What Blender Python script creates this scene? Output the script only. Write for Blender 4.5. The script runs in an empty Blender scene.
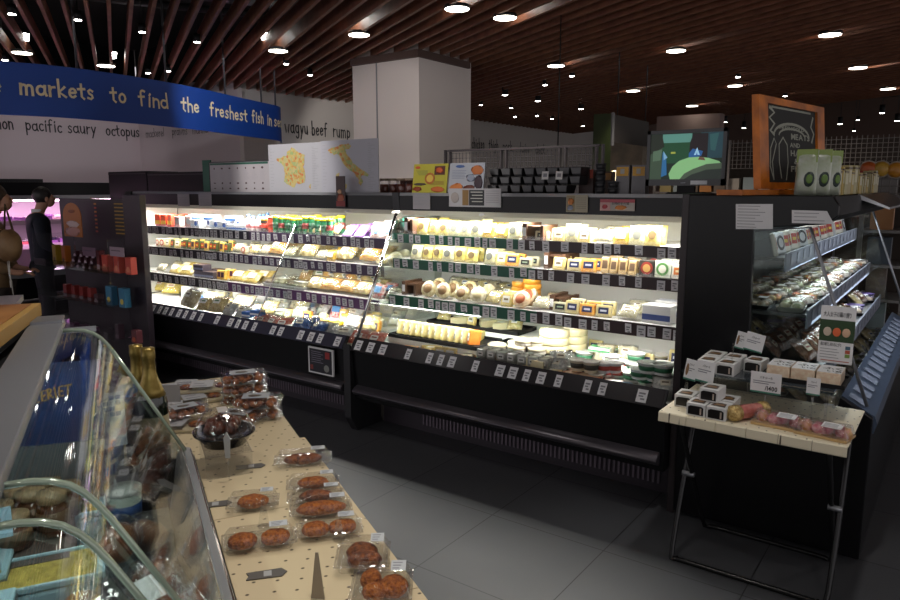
import bpy, math, random
from math import sin, cos, pi, radians as R
from mathutils import Vector as V, Matrix as M4, Euler
S = bpy.context.scene
COL = S.collection
# ------------------------------------------------------------------ camera
F = 700.0; EYE = 1.55; PITCH = math.atan(112 / 700.0); YAW = R(36.1)
cam_d = bpy.data.cameras.new('camera'); cam = bpy.data.objects.new('camera', cam_d); COL.objects.link(cam)
cam.location = (0, 0, EYE); cam.rotation_euler = (pi / 2 - PITCH, 0, YAW)
cam_d.sensor_width = 36; cam_d.lens = 36 * F / 900.0; cam_d.clip_start = .02; cam_d.clip_end = 100
S.camera = cam
# ------------------------------------------------------------------ world, light, exposure
W = bpy.data.worlds.new('dim_hall'); S.world = W; W.use_nodes = True
W.node_tree.nodes['Background'].inputs[0].default_value = (.78, .74, .76, 1)
W.node_tree.nodes['Background'].inputs[1].default_value = .95
S.view_settings.view_transform = 'Standard'; S.view_settings.look = 'None'
S.view_settings.exposure = 0.08; S.view_settings.gamma = 1.0
try: S.view_settings.use_curve_mapping = False
except Exception: pass
S.cycles.use_denoising = True
S.cycles.max_bounces = 7; S.cycles.transparent_max_bounces = 16; S.cycles.glossy_bounces = 4
S.cycles.caustics_reflective = False; S.cycles.caustics_refractive = False
S.cycles.sample_clamp_indirect = 4.0
def area(name, loc, rot, sx, sy, power, color=(1, 1, 1), spread=180):
    l = bpy.data.lights.new(name, 'AREA'); l.shape = 'RECTANGLE'; l.size = sx; l.size_y = sy
    l.energy = power; l.color = color; l.spread = R(spread)
    o = bpy.data.objects.new(name, l); COL.objects.link(o); o.location = loc; o.rotation_euler = rot
    return o
def spot(name, loc, power, color=(1, .93, .82), angle=80, blend=.6, tilt=(0, 0, 0), r=.05):
    l = bpy.data.lights.new(name, 'SPOT'); l.energy = power; l.color = color
    l.spot_size = R(angle); l.spot_blend = blend; l.shadow_soft_size = r
    o = bpy.data.objects.new(name, l); COL.objects.link(o); o.location = loc; o.rotation_euler = tilt
    return o
# light tubes in the two long cases (under the canopy and under every shelf)
for nm, x0, x1, c in (('left', -6.24, -3.14, (1, .97, .90)), ('right', -3.02, -1.08, (1, .98, .92))):
    L = x1 - x0; xm = (x0 + x1) / 2
    zs = (1.17, .985, .755) if nm == 'left' else (1.215, 1.05, .82)
    area('case_light_top_' + nm, (xm, 3.64, 1.372), (R(-3), 0, 0), L, .05, 13 * L, c, 170)
    for j, (zz, yy) in enumerate(zip(zs, (3.572, 3.532, 3.482))):
        area('case_light_shelf_%d_%s' % (j, nm), (xm, yy - (.0 if j < 2 else .0), zz), (R(10 if j < 2 else -4), 0, 0), L, .02, (2.4 if j < 2 else 8.0) * L, c, 175)
area('side_case_light', (-.50, 4.45, 1.385), (0, R(-14), 0), .03, 2.2, 3.2, (.88, .95, 1), 150)
area('side_case_shelf_light', (-.585, 4.45, 1.20), (0, R(-10), 0), .02, 2.2, 3.5, (.88, .95, 1), 160)
area('side_case_well_light', (-.49, 4.45, .975), (0, R(-10), 0), .02, 2.2, 3, (.88, .95, 1), 160)
for i_, (lx, ly) in enumerate(((-1.6, .4), (.6, 1.3), (-2.4, 2.0), (-.4, -1.2), (1.2, 4.2), (-4.4, 1.6))):
    spot('hall_fill_%d' % i_, (lx, ly, 3.0), 14, (1, .95, .9), 120, .7, r=.08)  # unseen spots added for general light, no fixtures built
area('pink_case_light', (-9.35, 4.4, 1.36), (0, R(15), 0), .06, 5.5, 38, (1, .62, .90))
area('pink_case_light_low', (-9.1, 4.4, .98), (0, R(15), 0), .06, 5.5, 20, (1, .62, .90))
def aimed(name, loc, to, power, angle, color=(1, .95, .9)):
    o = spot(name, loc, power, color, angle, .6, r=.05); o.rotation_euler = (V(to) - V(loc)).to_track_quat('-Z', 'Y').to_euler(); return o
aimed('poster_fill_a', (-4.6, 1.5, 3.0), (-4.3, 3.7, 1.7), 190, 30); aimed('poster_fill_b', (-2.9, 1.9, 3.0), (-2.7, 3.66, 1.62), 70, 26)  # fill spots added only to brighten the posters
aimed('board_fill', (.2, 2.2, 3.0), (-.75, 3.7, 1.75), 28, 36); aimed('pillar_fill', (-4.6, 4.6, 3.0), (-5.6, 6.5, 2.1), 30, 60)  # added fill without fixtures, lifts the chalkboard area and the pillar
aimed('banner_fill', (-5.0, 4.6, 3.0), (-7.3, 5.5, 2.4), 120, 50, (.9, .95, 1)); aimed('wall_fill_a', (-9.6, 5.6, 3.0), (-12.4, 5.8, 1.9), 38, 80, (1, .92, .95)); aimed('wall_fill_b', (-7.4, 8.6, 3.0), (-9.4, 9.6, 2.2), 35, 70)  # extra fill spots put in to brighten the banner and back walls
# ------------------------------------------------------------------ pixel -> point on a real plane
_fw = V((-sin(YAW) * cos(PITCH), cos(YAW) * cos(PITCH), -sin(PITCH))); _rt = V((cos(YAW), sin(YAW), 0)); _up = _rt.cross(_fw)
EYEP = V((0, 0, EYE))
def ray(x, y): return _fw * F + _rt * (x - 450) - _up * (y - 300)
def pz(x, y, z): d = ray(x, y); return EYEP + d * ((z - EYE) / d.z)
def py(x, y, Y): d = ray(x, y); return EYEP + d * (Y / d.y)
def px(x, y, X): d = ray(x, y); return EYEP + d * (X / d.x)
# deli frame: s runs away along the counter, n across it towards the aisle
DA = math.atan2(-.48, .877)
def DL(s, n, z=0): return V((-.877 * s + .48 * n, .48 * s + .877 * n, z))
def SN(p): return (p.x * -.877 + p.y * .48, p.x * .48 + p.y * .877)
# ------------------------------------------------------------------ materials
_mc = {}
def mat(name, c, rough=.5, metal=0, emit=0, spec=.5, noise=None, bump=0, nscale=20, coat=0, sub=0):
    if name in _mc: return _mc[name]
    m = bpy.data.materials.new(name); m.use_nodes = True; nt = m.node_tree; b = nt.nodes['Principled BSDF']
    b.inputs['Base Color'].default_value = (*c, 1); b.inputs['Roughness'].default_value = rough
    b.inputs['Metallic'].default_value = metal; b.inputs['Specular IOR Level'].default_value = spec
    b.inputs['Coat Weight'].default_value = coat
    if emit: b.inputs['Emission Color'].default_value = (*c, 1); b.inputs['Emission Strength'].default_value = emit
    if noise or bump:
        tc = nt.nodes.new('ShaderNodeTexCoord'); n = nt.nodes.new('ShaderNodeTexNoise')
        n.inputs['Scale'].default_value = nscale; n.inputs['Detail'].default_value = 5
        nt.links.new(tc.outputs['Object'], n.inputs['Vector'])
        if noise:
            r = nt.nodes.new('ShaderNodeValToRGB'); r.color_ramp.elements[0].position = .36; r.color_ramp.elements[1].position = .64
            r.color_ramp.elements[0].color = (*c, 1); r.color_ramp.elements[1].color = (*noise, 1)
            nt.links.new(n.outputs['Fac'], r.inputs[0]); nt.links.new(r.outputs[0], b.inputs['Base Color'])
        if bump:
            bp = nt.nodes.new('ShaderNodeBump'); bp.inputs['Strength'].default_value = bump; bp.inputs['Distance'].default_value = .01
            nt.links.new(n.outputs['Fac'], bp.inputs['Height']); nt.links.new(bp.outputs[0], b.inputs['Normal'])
    _mc[name] = m; return m
def film(name, tint=(1, 1, 1), gloss=.08, edge=.5, rough=.03, milky=0.0, bump=0, nscale=30):
    """thin clear sheet: transparent, with a gloss that grows at grazing angles"""
    if name in _mc: return _mc[name]
    m = bpy.data.materials.new(name); m.use_nodes = True; nt = m.node_tree; nt.nodes.clear()
    out = nt.nodes.new('ShaderNodeOutputMaterial'); tr = nt.nodes.new('ShaderNodeBsdfTransparent'); gl = nt.nodes.new('ShaderNodeBsdfGlossy')
    tr.inputs[0].default_value = (*tint, 1); gl.inputs['Roughness'].default_value = rough
    mx = nt.nodes.new('ShaderNodeMixShader'); fr = nt.nodes.new('ShaderNodeLayerWeight'); fr.inputs['Blend'].default_value = .35
    mr = nt.nodes.new('ShaderNodeMapRange'); mr.inputs['To Min'].default_value = gloss; mr.inputs['To Max'].default_value = edge
    nt.links.new(fr.outputs['Facing'], mr.inputs['Value']); nt.links.new(mr.outputs[0], mx.inputs[0])
    base = tr
    if milky:
        df = nt.nodes.new('ShaderNodeBsdfDiffuse'); df.inputs[0].default_value = (.85, .86, .86, 1)
        m2 = nt.nodes.new('ShaderNodeMixShader'); m2.inputs[0].default_value = milky
        nt.links.new(tr.outputs[0], m2.inputs[1]); nt.links.new(df.outputs[0], m2.inputs[2]); base = m2
    if bump:
        tc = nt.nodes.new('ShaderNodeTexCoord'); n = nt.nodes.new('ShaderNodeTexNoise'); n.inputs['Scale'].default_value = nscale
        bp = nt.nodes.new('ShaderNodeBump'); bp.inputs['Strength'].default_value = bump; bp.inputs['Distance'].default_value = .02
        nt.links.new(tc.outputs['Object'], n.inputs['Vector']); nt.links.new(n.outputs['Fac'], bp.inputs['Height']); nt.links.new(bp.outputs[0], gl.inputs['Normal'])
    nt.links.new(base.outputs[0], mx.inputs[1]); nt.links.new(gl.outputs[0], mx.inputs[2]); nt.links.new(mx.outputs[0], out.inputs[0])
    _mc[name] = m; return m
def C(h):  # sRGB hex -> linear
    h = h.lstrip('#'); v = [int(h[i:i + 2], 16) / 255 for i in (0, 2, 4)]
    return tuple(x / 12.92 if x <= .04045 else ((x + .055) / 1.055) ** 2.4 for x in v)
def pm(h, rough=.45, **k): return mat('paint_' + h.lstrip('#') + ('_%d' % int(rough * 100)), C(h), rough, **k)
black = mat('black_enamel', (.004, .004, .005), .30, spec=.3)
blackm = mat('black_matte', (.007, .007, .008), .6, spec=.3)
darkm = mat('charcoal_metal', (.03, .03, .033), .38, .3)
steel = mat('brushed_steel', (.55, .56, .58), .28, 1)
chrome = mat('chrome', (.8, .8, .82), .12, 1)
alum = mat('grey_aluminium', (.33, .34, .36), .4, .8)
white_in = mat('white_case_lining', (.80, .80, .76), .5)
paper = mat('white_paper', (.78, .78, .78), .7)
ink = mat('black_ink', (.02, .02, .022), .6)
greyink = mat('grey_ink', (.25, .25, .27), .7)
glass = film('clear_glass', (.93, .97, .95), .035, .55)
glassd = film('green_tinted_glass', (.93, .965, .95), .045, .5)
clear = film('clear_plastic_film', (.98, .98, .98), .07, .5, .08, .015, .5, 40)
clamf = film('clear_clamshell_plastic', (.985, .985, .985), .045, .42, .06, .012, .2, 25)
acryl = film('clear_acrylic', (.95, .95, .96), .05, .45, .03, .01)
mirror = mat('mirror_lining', (.85, .86, .86), .04, 1)
tube_on = mat('lit_light_tube', (1, .96, .86), .5, 0, 5)
# ------------------------------------------------------------------ mesh builder
class MB:
    def __init__(s): s.v = []; s.f = []; s.m = []; s.sm = []; s.mats = []; s.M = None
    def mi(s, m):
        if m not in s.mats: s.mats.append(m)
        return s.mats.index(m)
    def P(s, p):
        p = V(p)
        if s.M is not None: p = s.M @ p
        s.v.append(tuple(p)); return len(s.v) - 1
    def face(s, ids, m, smooth=False): s.f.append(tuple(ids)); s.m.append(s.mi(m)); s.sm.append(smooth)
    def quad(s, pts, m, smooth=False): s.face([s.P(p) for p in pts], m, smooth); return s
    def hexa(s, p, m):  # p: 4 bottom ccw, 4 top
        i = [s.P(q) for q in p]
        for f in ((3, 2, 1, 0), (4, 5, 6, 7), (0, 1, 5, 4), (1, 2, 6, 5), (2, 3, 7, 6), (3, 0, 4, 7)): s.face([i[k] for k in f], m)
        return s
    def box(s, x0, x1, y0, y1, z0, z1, m):
        return s.hexa([(x0, y0, z0), (x1, y0, z0), (x1, y1, z0), (x0, y1, z0), (x0, y0, z1), (x1, y0, z1), (x1, y1, z1), (x0, y1, z1)], m)
    def cbox(s, c, d, m): return s.box(c[0] - d[0] / 2, c[0] + d[0] / 2, c[1] - d[1] / 2, c[1] + d[1] / 2, c[2], c[2] + d[2], m)
    def prism(s, poly, ax, a, b, m, smooth=False):
        def q(u, w, t): return {'x': (t, u, w), 'y': (u, t, w), 'z': (u, w, t)}[ax]
        n = len(poly); A = [s.P(q(u, w, a)) for u, w in poly]; B = [s.P(q(u, w, b)) for u, w in poly]
        s.face(A[::-1], m); s.face(B, m)
        for k in range(n): s.face((A[k], A[(k + 1) % n], B[(k + 1) % n], B[k]), m, smooth)
        return s
    def cyl(s, p0, p1, r0, m, r1=None, n=12, cap=True, smooth=True):
        r1 = r0 if r1 is None else r1; p0 = V(p0); p1 = V(p1); d = (p1 - p0).normalized()
        a = d.orthogonal().normalized(); b = d.cross(a)
        A = [s.P(p0 + (a * cos(2 * pi * k / n) + b * sin(2 * pi * k / n)) * r0) for k in range(n)]
        B = [s.P(p1 + (a * cos(2 * pi * k / n) + b * sin(2 * pi * k / n)) * r1) for k in range(n)]
        for k in range(n): s.face((A[k], A[(k + 1) % n], B[(k + 1) % n], B[k]), m, smooth)
        if cap: s.face(A[::-1], m); s.face(B, m)
        return s
    def tube(s, pts, r, m, n=8):
        pts = [V(p) for p in pts]; prev = None; a = None
        for i, p in enumerate(pts):
            d = (pts[min(i + 1, len(pts) - 1)] - pts[max(i - 1, 0)]).normalized()
            if a is None: a = d.orthogonal().normalized()
            else: a = (a - d * a.dot(d)).normalized()
            b = d.cross(a)
            ring = [s.P(p + (a * cos(2 * pi * k / n) + b * sin(2 * pi * k / n)) * r) for k in range(n)]
            if prev:
                for k in range(n): s.face((prev[k], prev[(k + 1) % n], ring[(k + 1) % n], ring[k]), m, True)
            else: s.face(ring[::-1], m)
            prev = ring
        s.face(prev, m); return s
    def lathe(s, prof, m, c=(0, 0, 0), n=16, sx=1, sy=1, sq=0):
        prev = None
        def rad(k):
            t = 2 * pi * k / n + pi / n
            if not sq: return cos(t), sin(t)
            e = 1 - sq; cc, ss = cos(t), sin(t)
            return math.copysign(abs(cc) ** e, cc), math.copysign(abs(ss) ** e, ss)
        for j, pr in enumerate(prof):
            r, z = pr[0], pr[1]; mm = pr[2] if len(pr) > 2 else m
            ring = [s.P((c[0] + r * sx * rad(k)[0], c[1] + r * sy * rad(k)[1], c[2] + z)) for k in range(n)]
            if prev:
                for k in range(n): s.face((prev[k], prev[(k + 1) % n], ring[(k + 1) % n], ring[k]), mm, True)
            elif r > 1e-4: s.face(ring[::-1], mm)
            prev = ring
        if prof[-1][0] > 1e-4: s.face(prev, prof[-1][2] if len(prof[-1]) > 2 else m)
        return s
    def blob(s, c, r, m, rng=None, amp=0, nu=12, nv=8, flat=None):
        rng = rng or random.Random(1); prev = None; c = V(c)
        ph = [rng.uniform(0, 6.28) for _ in range(6)]
        for j in range(nv + 1):
            t = pi * j / nv; ring = []
            for k in range(nu):
                u = 2 * pi * k / nu
                w = 1 + amp * (sin(3 * u + ph[0]) * sin(2 * t + ph[1]) * .5 + sin(5 * u + ph[2] + 3 * t) * .35 + rng.uniform(-.35, .35) * (0 < j < nv))
                z = cos(t) * r[2] * w
                if flat is not None: z = max(z, flat)
                ring.append((c.x + sin(t) * cos(u) * r[0] * w, c.y + sin(t) * sin(u) * r[1] * w, c.z + z))
            if j in (0, nv): ids = [s.P(ring[0])] * nu
            else: ids = [s.P(q) for q in ring]
            if prev:
                for k in range(nu):
                    q = [prev[k], ids[k], ids[(k + 1) % nu], prev[(k + 1) % nu]]
                    u_ = []
                    for x in q:
                        if x not in u_: u_.append(x)
                    if len(u_) > 2: s.face(u_, m, True)
            prev = ids
        return s
    def build(s, name, parent=None, loc=(0, 0, 0), rz=0, bevel=0, world=False, shade=None):
        me = bpy.data.meshes.new(name); off = V((0, 0, 0))
        if world: off = V(loc) if parent is None else wloc(parent)
        me.from_pydata([tuple(V(v) - off) for v in s.v], [], s.f)
        for m in s.mats: me.materials.append(m)
        me.polygons.foreach_set('material_index', s.m); me.polygons.foreach_set('use_smooth', s.sm); me.update()
        o = bpy.data.objects.new(name, me); COL.objects.link(o)
        o.location = (0, 0, 0) if (world and parent) else loc; o.rotation_euler = (0, 0, rz)
        if parent: o.parent = parent
        if bevel:
            b = o.modifiers.new('bevel', 'BEVEL'); b.width = bevel; b.segments = 2; b.limit_method = 'ANGLE'; b.harden_normals = False
        return o
def wloc(o):
    p = V(o.location)
    while o.parent: o = o.parent; p += V(o.location)
    return p
def tag(o, label=None, cat=None, group=None, kind=None):
    if label: o['label'] = label
    if cat: o['category'] = cat
    if group: o['group'] = group
    if kind: o['kind'] = kind
    return o
def empty(name, loc=(0, 0, 0), rz=0, label=None, cat=None, group=None, kind=None):
    o = bpy.data.objects.new(name, None); COL.objects.link(o); o.location = loc; o.rotation_euler = (0, 0, rz); o.empty_display_size = .05
    return tag(o, label, cat, group, kind)
def clone(src, loc, rot=(0, 0, 0), label=None, group=None, scale=None, parent=None):
    def cp(o, par):
        c = o.copy(); COL.objects.link(c); c.parent = par
        for ch in o.children: cp(ch, c)
        return c
    r = cp(src, parent); r.location = loc; r.rotation_euler = rot
    if scale: r.scale = scale
    if label: r['label'] = label
    if group: r['group'] = group
    return r
class Kind:
    """first use moves the original, later uses copy it with its parts"""
    def __init__(s, fn): s.fn = fn; s.o = None; s.used = False
    def put(s, loc, rot=(0, 0, 0), label=None, group=None, scale=None):
        if s.o is None:
            s.o = s.fn(); s.o.location = loc; s.o.rotation_euler = rot
            if scale: s.o.scale = scale
            tag(s.o, label, None, group); return s.o
        return clone(s.o, loc, rot, label, group, scale)
ORD = ['first', 'second', 'third', 'fourth', 'fifth', 'sixth', 'seventh', 'eighth', 'ninth', 'tenth', 'eleventh', 'twelfth', 'thirteenth',
       'fourteenth', 'fifteenth', 'sixteenth', 'seventeenth', 'eighteenth', 'nineteenth', 'twentieth', 'twenty-first', 'twenty-second',
       'twenty-third', 'twenty-fourth', 'twenty-fifth', 'twenty-sixth', 'twenty-seventh', 'twenty-eighth', 'twenty-ninth', 'thirtieth', 'thirty-first', 'thirty-second']
# lettering
_gc = {}
def glyph(ch, weight=0.0):
    k = (ch, weight)
    if k in _gc: return _gc[k]
    cu = bpy.data.curves.new('g', 'FONT'); cu.body = ch; cu.size = 1; cu.offset = weight; cu.resolution_u = 2
    o = bpy.data.objects.new('g', cu); COL.objects.link(o)
    dg = bpy.context.evaluated_depsgraph_get(); dg.update(); me = bpy.data.meshes.new_from_object(o.evaluated_get(dg))
    vs = [(v.co.x, v.co.y) for v in me.vertices]; fs = [tuple(p.vertices) for p in me.polygons]
    bpy.data.meshes.remove(me); bpy.data.objects.remove(o); bpy.data.curves.remove(cu)
    xs = [v[0] for v in vs] or [0, .3]
    _gc[k] = (vs, fs, min(xs), max(xs)); return _gc[k]
def text(mb, s, size, fn, m, weight=.0, jit=0, gap=.06, space=.32, seed=1, width=None):
    """lay the string out from u=0; fn(u, v) gives the point on the surface"""
    rng = random.Random(seed); u = 0; out = []
    for ch in s:
        if ch == ' ': u += space * size; continue
        vs, fs, x0, x1 = glyph(ch, weight); a = rng.uniform(-jit, jit); dv = rng.uniform(-jit, jit) * .25; sc = size * (1 + rng.uniform(-jit, jit) * .5)
        pts = []
        for (x, y) in vs:
            x -= x0; X = x * cos(a) - y * sin(a); Y = x * sin(a) + y * cos(a)
            pts.append((u + X * sc, (Y + dv) * sc))
        out.append((pts, fs)); u += (x1 - x0) * sc + gap * size
    k = 1 if not width else width / max(u, 1e-6)
    for pts, fs in out:
        ids = [mb.P(fn(p[0] * k, p[1])) for p in pts]
        for f in fs: mb.face([ids[i] for i in f], m)
    return u * k
# hand-drawn lowercase letters as strokes on a unit grid (x-height .6)
def arc(cx, cy, rx, ry, a0, a1, n=9): return [(cx + rx * cos(R(a0 + (a1 - a0) * i / n)), cy + ry * sin(R(a0 + (a1 - a0) * i / n))) for i in range(n + 1)]
HAND = {
 'a': (.5, [arc(.22, .28, .2, .26, 60, 330) + [(.42, .2)], [(.43, .56), (.42, .2), (.5, .02)]]), 'b': (.45, [[(.05, 1), (.05, .02)], arc(.22, .28, .19, .27, 150, -150)]),
 'c': (.4, [arc(.24, .28, .2, .27, 50, 310)]), 'd': (.5, [arc(.22, .27, .2, .26, 60, 320), [(.43, 1), (.44, .02)]]),
 'e': (.45, [[(.06, .28), (.38, .34)] + arc(.22, .3, .19, .27, 10, 320)]), 'f': (.42, [arc(.28, .82, .14, .16, 50, 180, 6) + [(.14, .0)], [(0, .55), (.32, .58)]]),
 'g': (.48, [arc(.22, .3, .2, .25, 50, 320), [(.42, .56), (.42, -.1)] + arc(.24, -.1, .18, .22, 0, -150, 6)]), 'h': (.46, [[(.06, 1), (.06, 0)], [(.06, .3)] + arc(.23, .36, .17, .2, 150, 0, 6) + [(.41, 0)]]),
 'i': (.2, [[(.1, .56), (.1, 0)], [(.09, .74), (.12, .82)]]), 'j': (.25, [[(.18, .56), (.16, -.1), (.0, -.24)], [(.18, .74), (.2, .8)]]), 'k': (.46, [[(.06, 1), (.06, 0)], [(.38, .58), (.08, .26), (.42, 0)]]),
 'l': (.2, [[(.1, 1), (.1, 0)]]), 'm': (.72, [[(.05, .58), (.06, 0)], [(.06, .35)] + arc(.2, .38, .14, .18, 160, 0, 6) + [(.34, 0)], [(.34, .35)] + arc(.49, .38, .15, .18, 160, 0, 6) + [(.66, 0)]]),
 'n': (.46, [[(.05, .58), (.06, 0)], [(.06, .34)] + arc(.23, .37, .17, .19, 160, 0, 6) + [(.42, 0)]]), 'o': (.46, [arc(.23, .29, .2, .27, 90, 450, 12)]),
 'p': (.46, [[(.06, .58), (.06, -.34)], arc(.24, .3, .18, .25, 150, -150)]), 'r': (.36, [[(.06, .58), (.07, 0)], [(.07, .32), (.16, .52), (.32, .54)]]),
 's': (.38, [[(.32, .5), (.2, .58), (.07, .48), (.12, .34), (.28, .24), (.32, .1), (.2, 0), (.04, .06)]]), 't': (.4, [[(.18, .86), (.18, .1), (.3, .0)], [(0, .56), (.36, .6)]]),
 'u': (.46, [[(.05, .56), (.07, .14), (.2, 0), (.34, .1), (.4, .3)], [(.4, .56), (.42, 0)]]), 'v': (.42, [[(.03, .56), (.2, 0), (.38, .56)]]), 'w': (.62, [[(.03, .56), (.16, .0), (.3, .42), (.44, 0), (.58, .56)]]),
 'x': (.42, [[(.04, .56), (.38, 0)], [(.38, .56), (.04, 0)]]), 'y': (.44, [[(.04, .56), (.2, .08)], [(.4, .58), (.1, -.32)]]), 'z': (.42, [[(.04, .54), (.36, .54), (.04, .02), (.38, .02)]]),
 'N': (.55, [[(.05, 0), (.05, .9), (.42, 0), (.42, .9)]]), 'I': (.2, [[(.1, 0), (.1, .9)]]), 'A': (.5, [[(.02, 0), (.22, .9), (.44, 0)], [(.1, .36), (.36, .36)]]), 'G': (.5, [arc(.26, .45, .22, .42, 50, 350) + [(.28, .4)]]),
 'O': (.55, [arc(.26, .45, .23, .43, 90, 450, 12)]), 'L': (.42, [[(.06, .9), (.06, 0), (.36, 0)]]), 'S': (.44, [[(.38, .78), (.22, .9), (.06, .74), (.14, .5), (.34, .36), (.38, .14), (.2, 0), (.04, .12)]]), 'T': (.5, [[(.0, .88), (.46, .9)], [(.22, .88), (.22, 0)]]),
 'D': (.5, [[(.06, 0), (.06, .9)] + arc(.08, .45, .34, .45, 90, -90, 8)]), 'C': (.5, [arc(.28, .45, .24, .45, 50, 310)]), 'E': (.42, [[(.38, .9), (.06, .9), (.06, 0), (.38, 0)], [(.06, .46), (.32, .46)]]), 'H': (.5, [[(.06, 0), (.06, .9)], [(.42, 0), (.42, .9)], [(.06, .46), (.42, .46)]]), 'F': (.42, [[(.38, .9), (.06, .9), (.06, 0)], [(.06, .5), (.3, .5)]]),
 'M': (.6, [[(.05, 0), (.07, .9), (.28, .3), (.5, .9), (.54, 0)]]), 'R': (.48, [[(.06, 0), (.06, .9)] + arc(.1, .68, .26, .22, 90, -90, 6) + [(.1, .46), (.42, 0)]]), 'B': (.46, [[(.06, 0), (.06, .9)] + arc(.1, .68, .24, .22, 90, -90, 6) + [(.08, .46)] + arc(.1, .23, .3, .23, 90, -90, 6) + [(.06, 0)]]),
}
def hand(mb, s, size, fn, m, w=.07, jit=.05, gap=.12, space=.55, seed=2, slots=None):
    """ribbon strokes; slots = optional list of start positions (u) per word"""
    rng = random.Random(seed); u = 0; wi = 0
    for word in s.split(' '):
        if slots: u, size = slots[wi][0], slots[wi][1]
        dy = slots[wi][2] if slots and len(slots[wi]) > 2 else 0
        wi += 1
        kx = 1
        if slots and len(slots[wi - 1]) > 3: kx = slots[wi - 1][3]
        for ch in word:
            if ch not in HAND: u += .4 * size; continue
            adv, strokes = HAND[ch]; a = rng.uniform(-jit, jit); dv = rng.uniform(-jit, jit) * .5 + dy
            for st in strokes:
                pts = [((x * cos(a) - y * sin(a)) * size * kx + u, (x * sin(a) + y * cos(a) + dv) * size) for x, y in st]
                prev = None; h = w * size / 2
                for i, p in enumerate(pts):
                    q0 = pts[max(i - 1, 0)]; q1 = pts[min(i + 1, len(pts) - 1)]
                    dx, dyy = q1[0] - q0[0], q1[1] - q0[1]; L = math.hypot(dx, dyy) or 1
                    nx, ny = -dyy / L * h, dx / L * h
                    ex = (dx / L * h, dyy / L * h) if i == len(pts) - 1 else ((-dx / L * h, -dyy / L * h) if i == 0 else (0, 0))
                    cur = (mb.P(fn(p[0] + nx + ex[0], p[1] + ny + ex[1])), mb.P(fn(p[0] - nx + ex[0], p[1] - ny + ex[1])))
                    if prev: mb.face((prev[0], prev[1], cur[1], cur[0]), m)
                    prev = cur
            u += (adv * kx + gap) * size
        u += space * size
    return u
# ================================================================== SETTING
def floor_mat():
    m = bpy.data.materials.new('dark_floor_tiles'); m.use_nodes = True; nt = m.node_tree; b = nt.nodes['Principled BSDF']
    tc = nt.nodes.new('ShaderNodeTexCoord'); mp = nt.nodes.new('ShaderNodeMapping'); br = nt.nodes.new('ShaderNodeTexBrick')
    mp.inputs['Location'].default_value = (1.695 / 1, -2.10, 0)
    br.offset = 0; br.inputs['Scale'].default_value = 1; br.inputs['Brick Width'].default_value = .57; br.inputs['Row Height'].default_value = .57
    br.inputs['Mortar Size'].default_value = .0028; br.inputs['Mortar Smooth'].default_value = .3
    br.inputs['Color1'].default_value = (.068, .071, .078, 1); br.inputs['Color2'].default_value = (.076, .079, .086, 1); br.inputs['Mortar'].default_value = (.006, .006, .007, 1)
    n = nt.nodes.new('ShaderNodeTexNoise'); n.inputs['Scale'].default_value = 3.5; n.inputs['Detail'].default_value = 6
    mr = nt.nodes.new('ShaderNodeMapRange'); mr.inputs['To Min'].default_value = .42; mr.inputs['To Max'].default_value = .55
    nt.links.new(tc.outputs['Object'], mp.inputs[0]); nt.links.new(mp.outputs[0], br.inputs[0]); nt.links.new(tc.outputs['Object'], n.inputs[0])
    nt.links.new(n.outputs[0], mr.inputs[0]); nt.links.new(mr.outputs[0], b.inputs['Roughness']); nt.links.new(br.outputs[0], b.inputs['Base Color'])
    return m
mb = MB(); mb.box(-14, 6, -3, 24, -.06, 0, floor_mat()); tag(mb.build('floor'), kind='structure')
plen = mat('black_plenum', (.008, .008, .009), .9)
mb = MB(); mb.box(-14, 8, -3, 26, 4.0, 4.1, plen); ceil = tag(mb.build('ceiling'), kind='structure')
rngp = random.Random(4)
for i in range(9):   # ducts and conduits up in the dark
    a = DL(-2 + i * 1.5, -3, 3.75 + rngp.uniform(-.1, .12)); b_ = DL(-2 + i * 1.5 + rngp.uniform(-.4, .4), 9, a.z)
    MB().cyl(a, b_, rngp.choice((.03, .05, .12)), mat('duct_grey', (.03, .03, .034), .5, .4), n=8).build('duct', ceil, world=True)
woodf = mat('brown_ceiling_fin_wood', (.30, .125, .068), .5, noise=(.20, .08, .045), nscale=7)
k = 0; n = -.483 - .1767 * 14
while n < 12.2:
    s0, s1 = -4.0, 24
    q = MB(); q.M = M4.Rotation(DA, 4, 'Z')
    # local x = -s, local y = n
    q.box(-s1, -s0, n - .016, n + .016, 3.10, 3.24, woodf)
    q.build('ceiling_slat', ceil, world=False); n += .1767; k += 1
# walls
wallm = mat('off_white_wall', (.64, .55, .57), .75)
wallg = mat('off_white_wall_warm', (.66, .61, .57), .75)
wi = MB(); wi.box(-12.5, -12.4, -3, 7.3, 0, 3.3, wallm)
wi.box(-12.5, -12.4, -3, 7.3, 3.3, 4.0, plen); WL = tag(wi.build('wall_left'), kind='structure')
wi = MB(); wi.box(-12.4, -9.5, 7.3, 7.4, 0, 3.3, wallm); wi.box(-12.4, -9.5, 7.32, 7.4, 3.3, 4.0, plen); WB = tag(wi.build('wall_back'), kind='structure')
wi = MB(); wi.box(-9.5, -9.4, 7.301, 20.4, 0, 3.3, wallg); wi.box(-9.5, -9.42, 7.301, 20.4, 3.3, 4.0, plen); WF = tag(wi.build('wall_side'), kind='structure')
wi = MB(); wi.box(-14, 8, 23.0, 23.1, 0, 4.0, mat('far_wall_dark', (.10, .06, .045), .8)); tag(wi.build('wall_far'), kind='structure')
def wl(pl, x, y, w): return pl
def WY(x0, w, x1, sz=.24, gap=.12):
    a, b_ = px(x0, 130, -9.395).y - 7.38, px(x1, 130, -9.395).y - 7.38
    return (a, sz, 0, max(.5, ((b_ - a) / sz - gap * len(w)) / sum(HAND[c][0] for c in w)))
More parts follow.
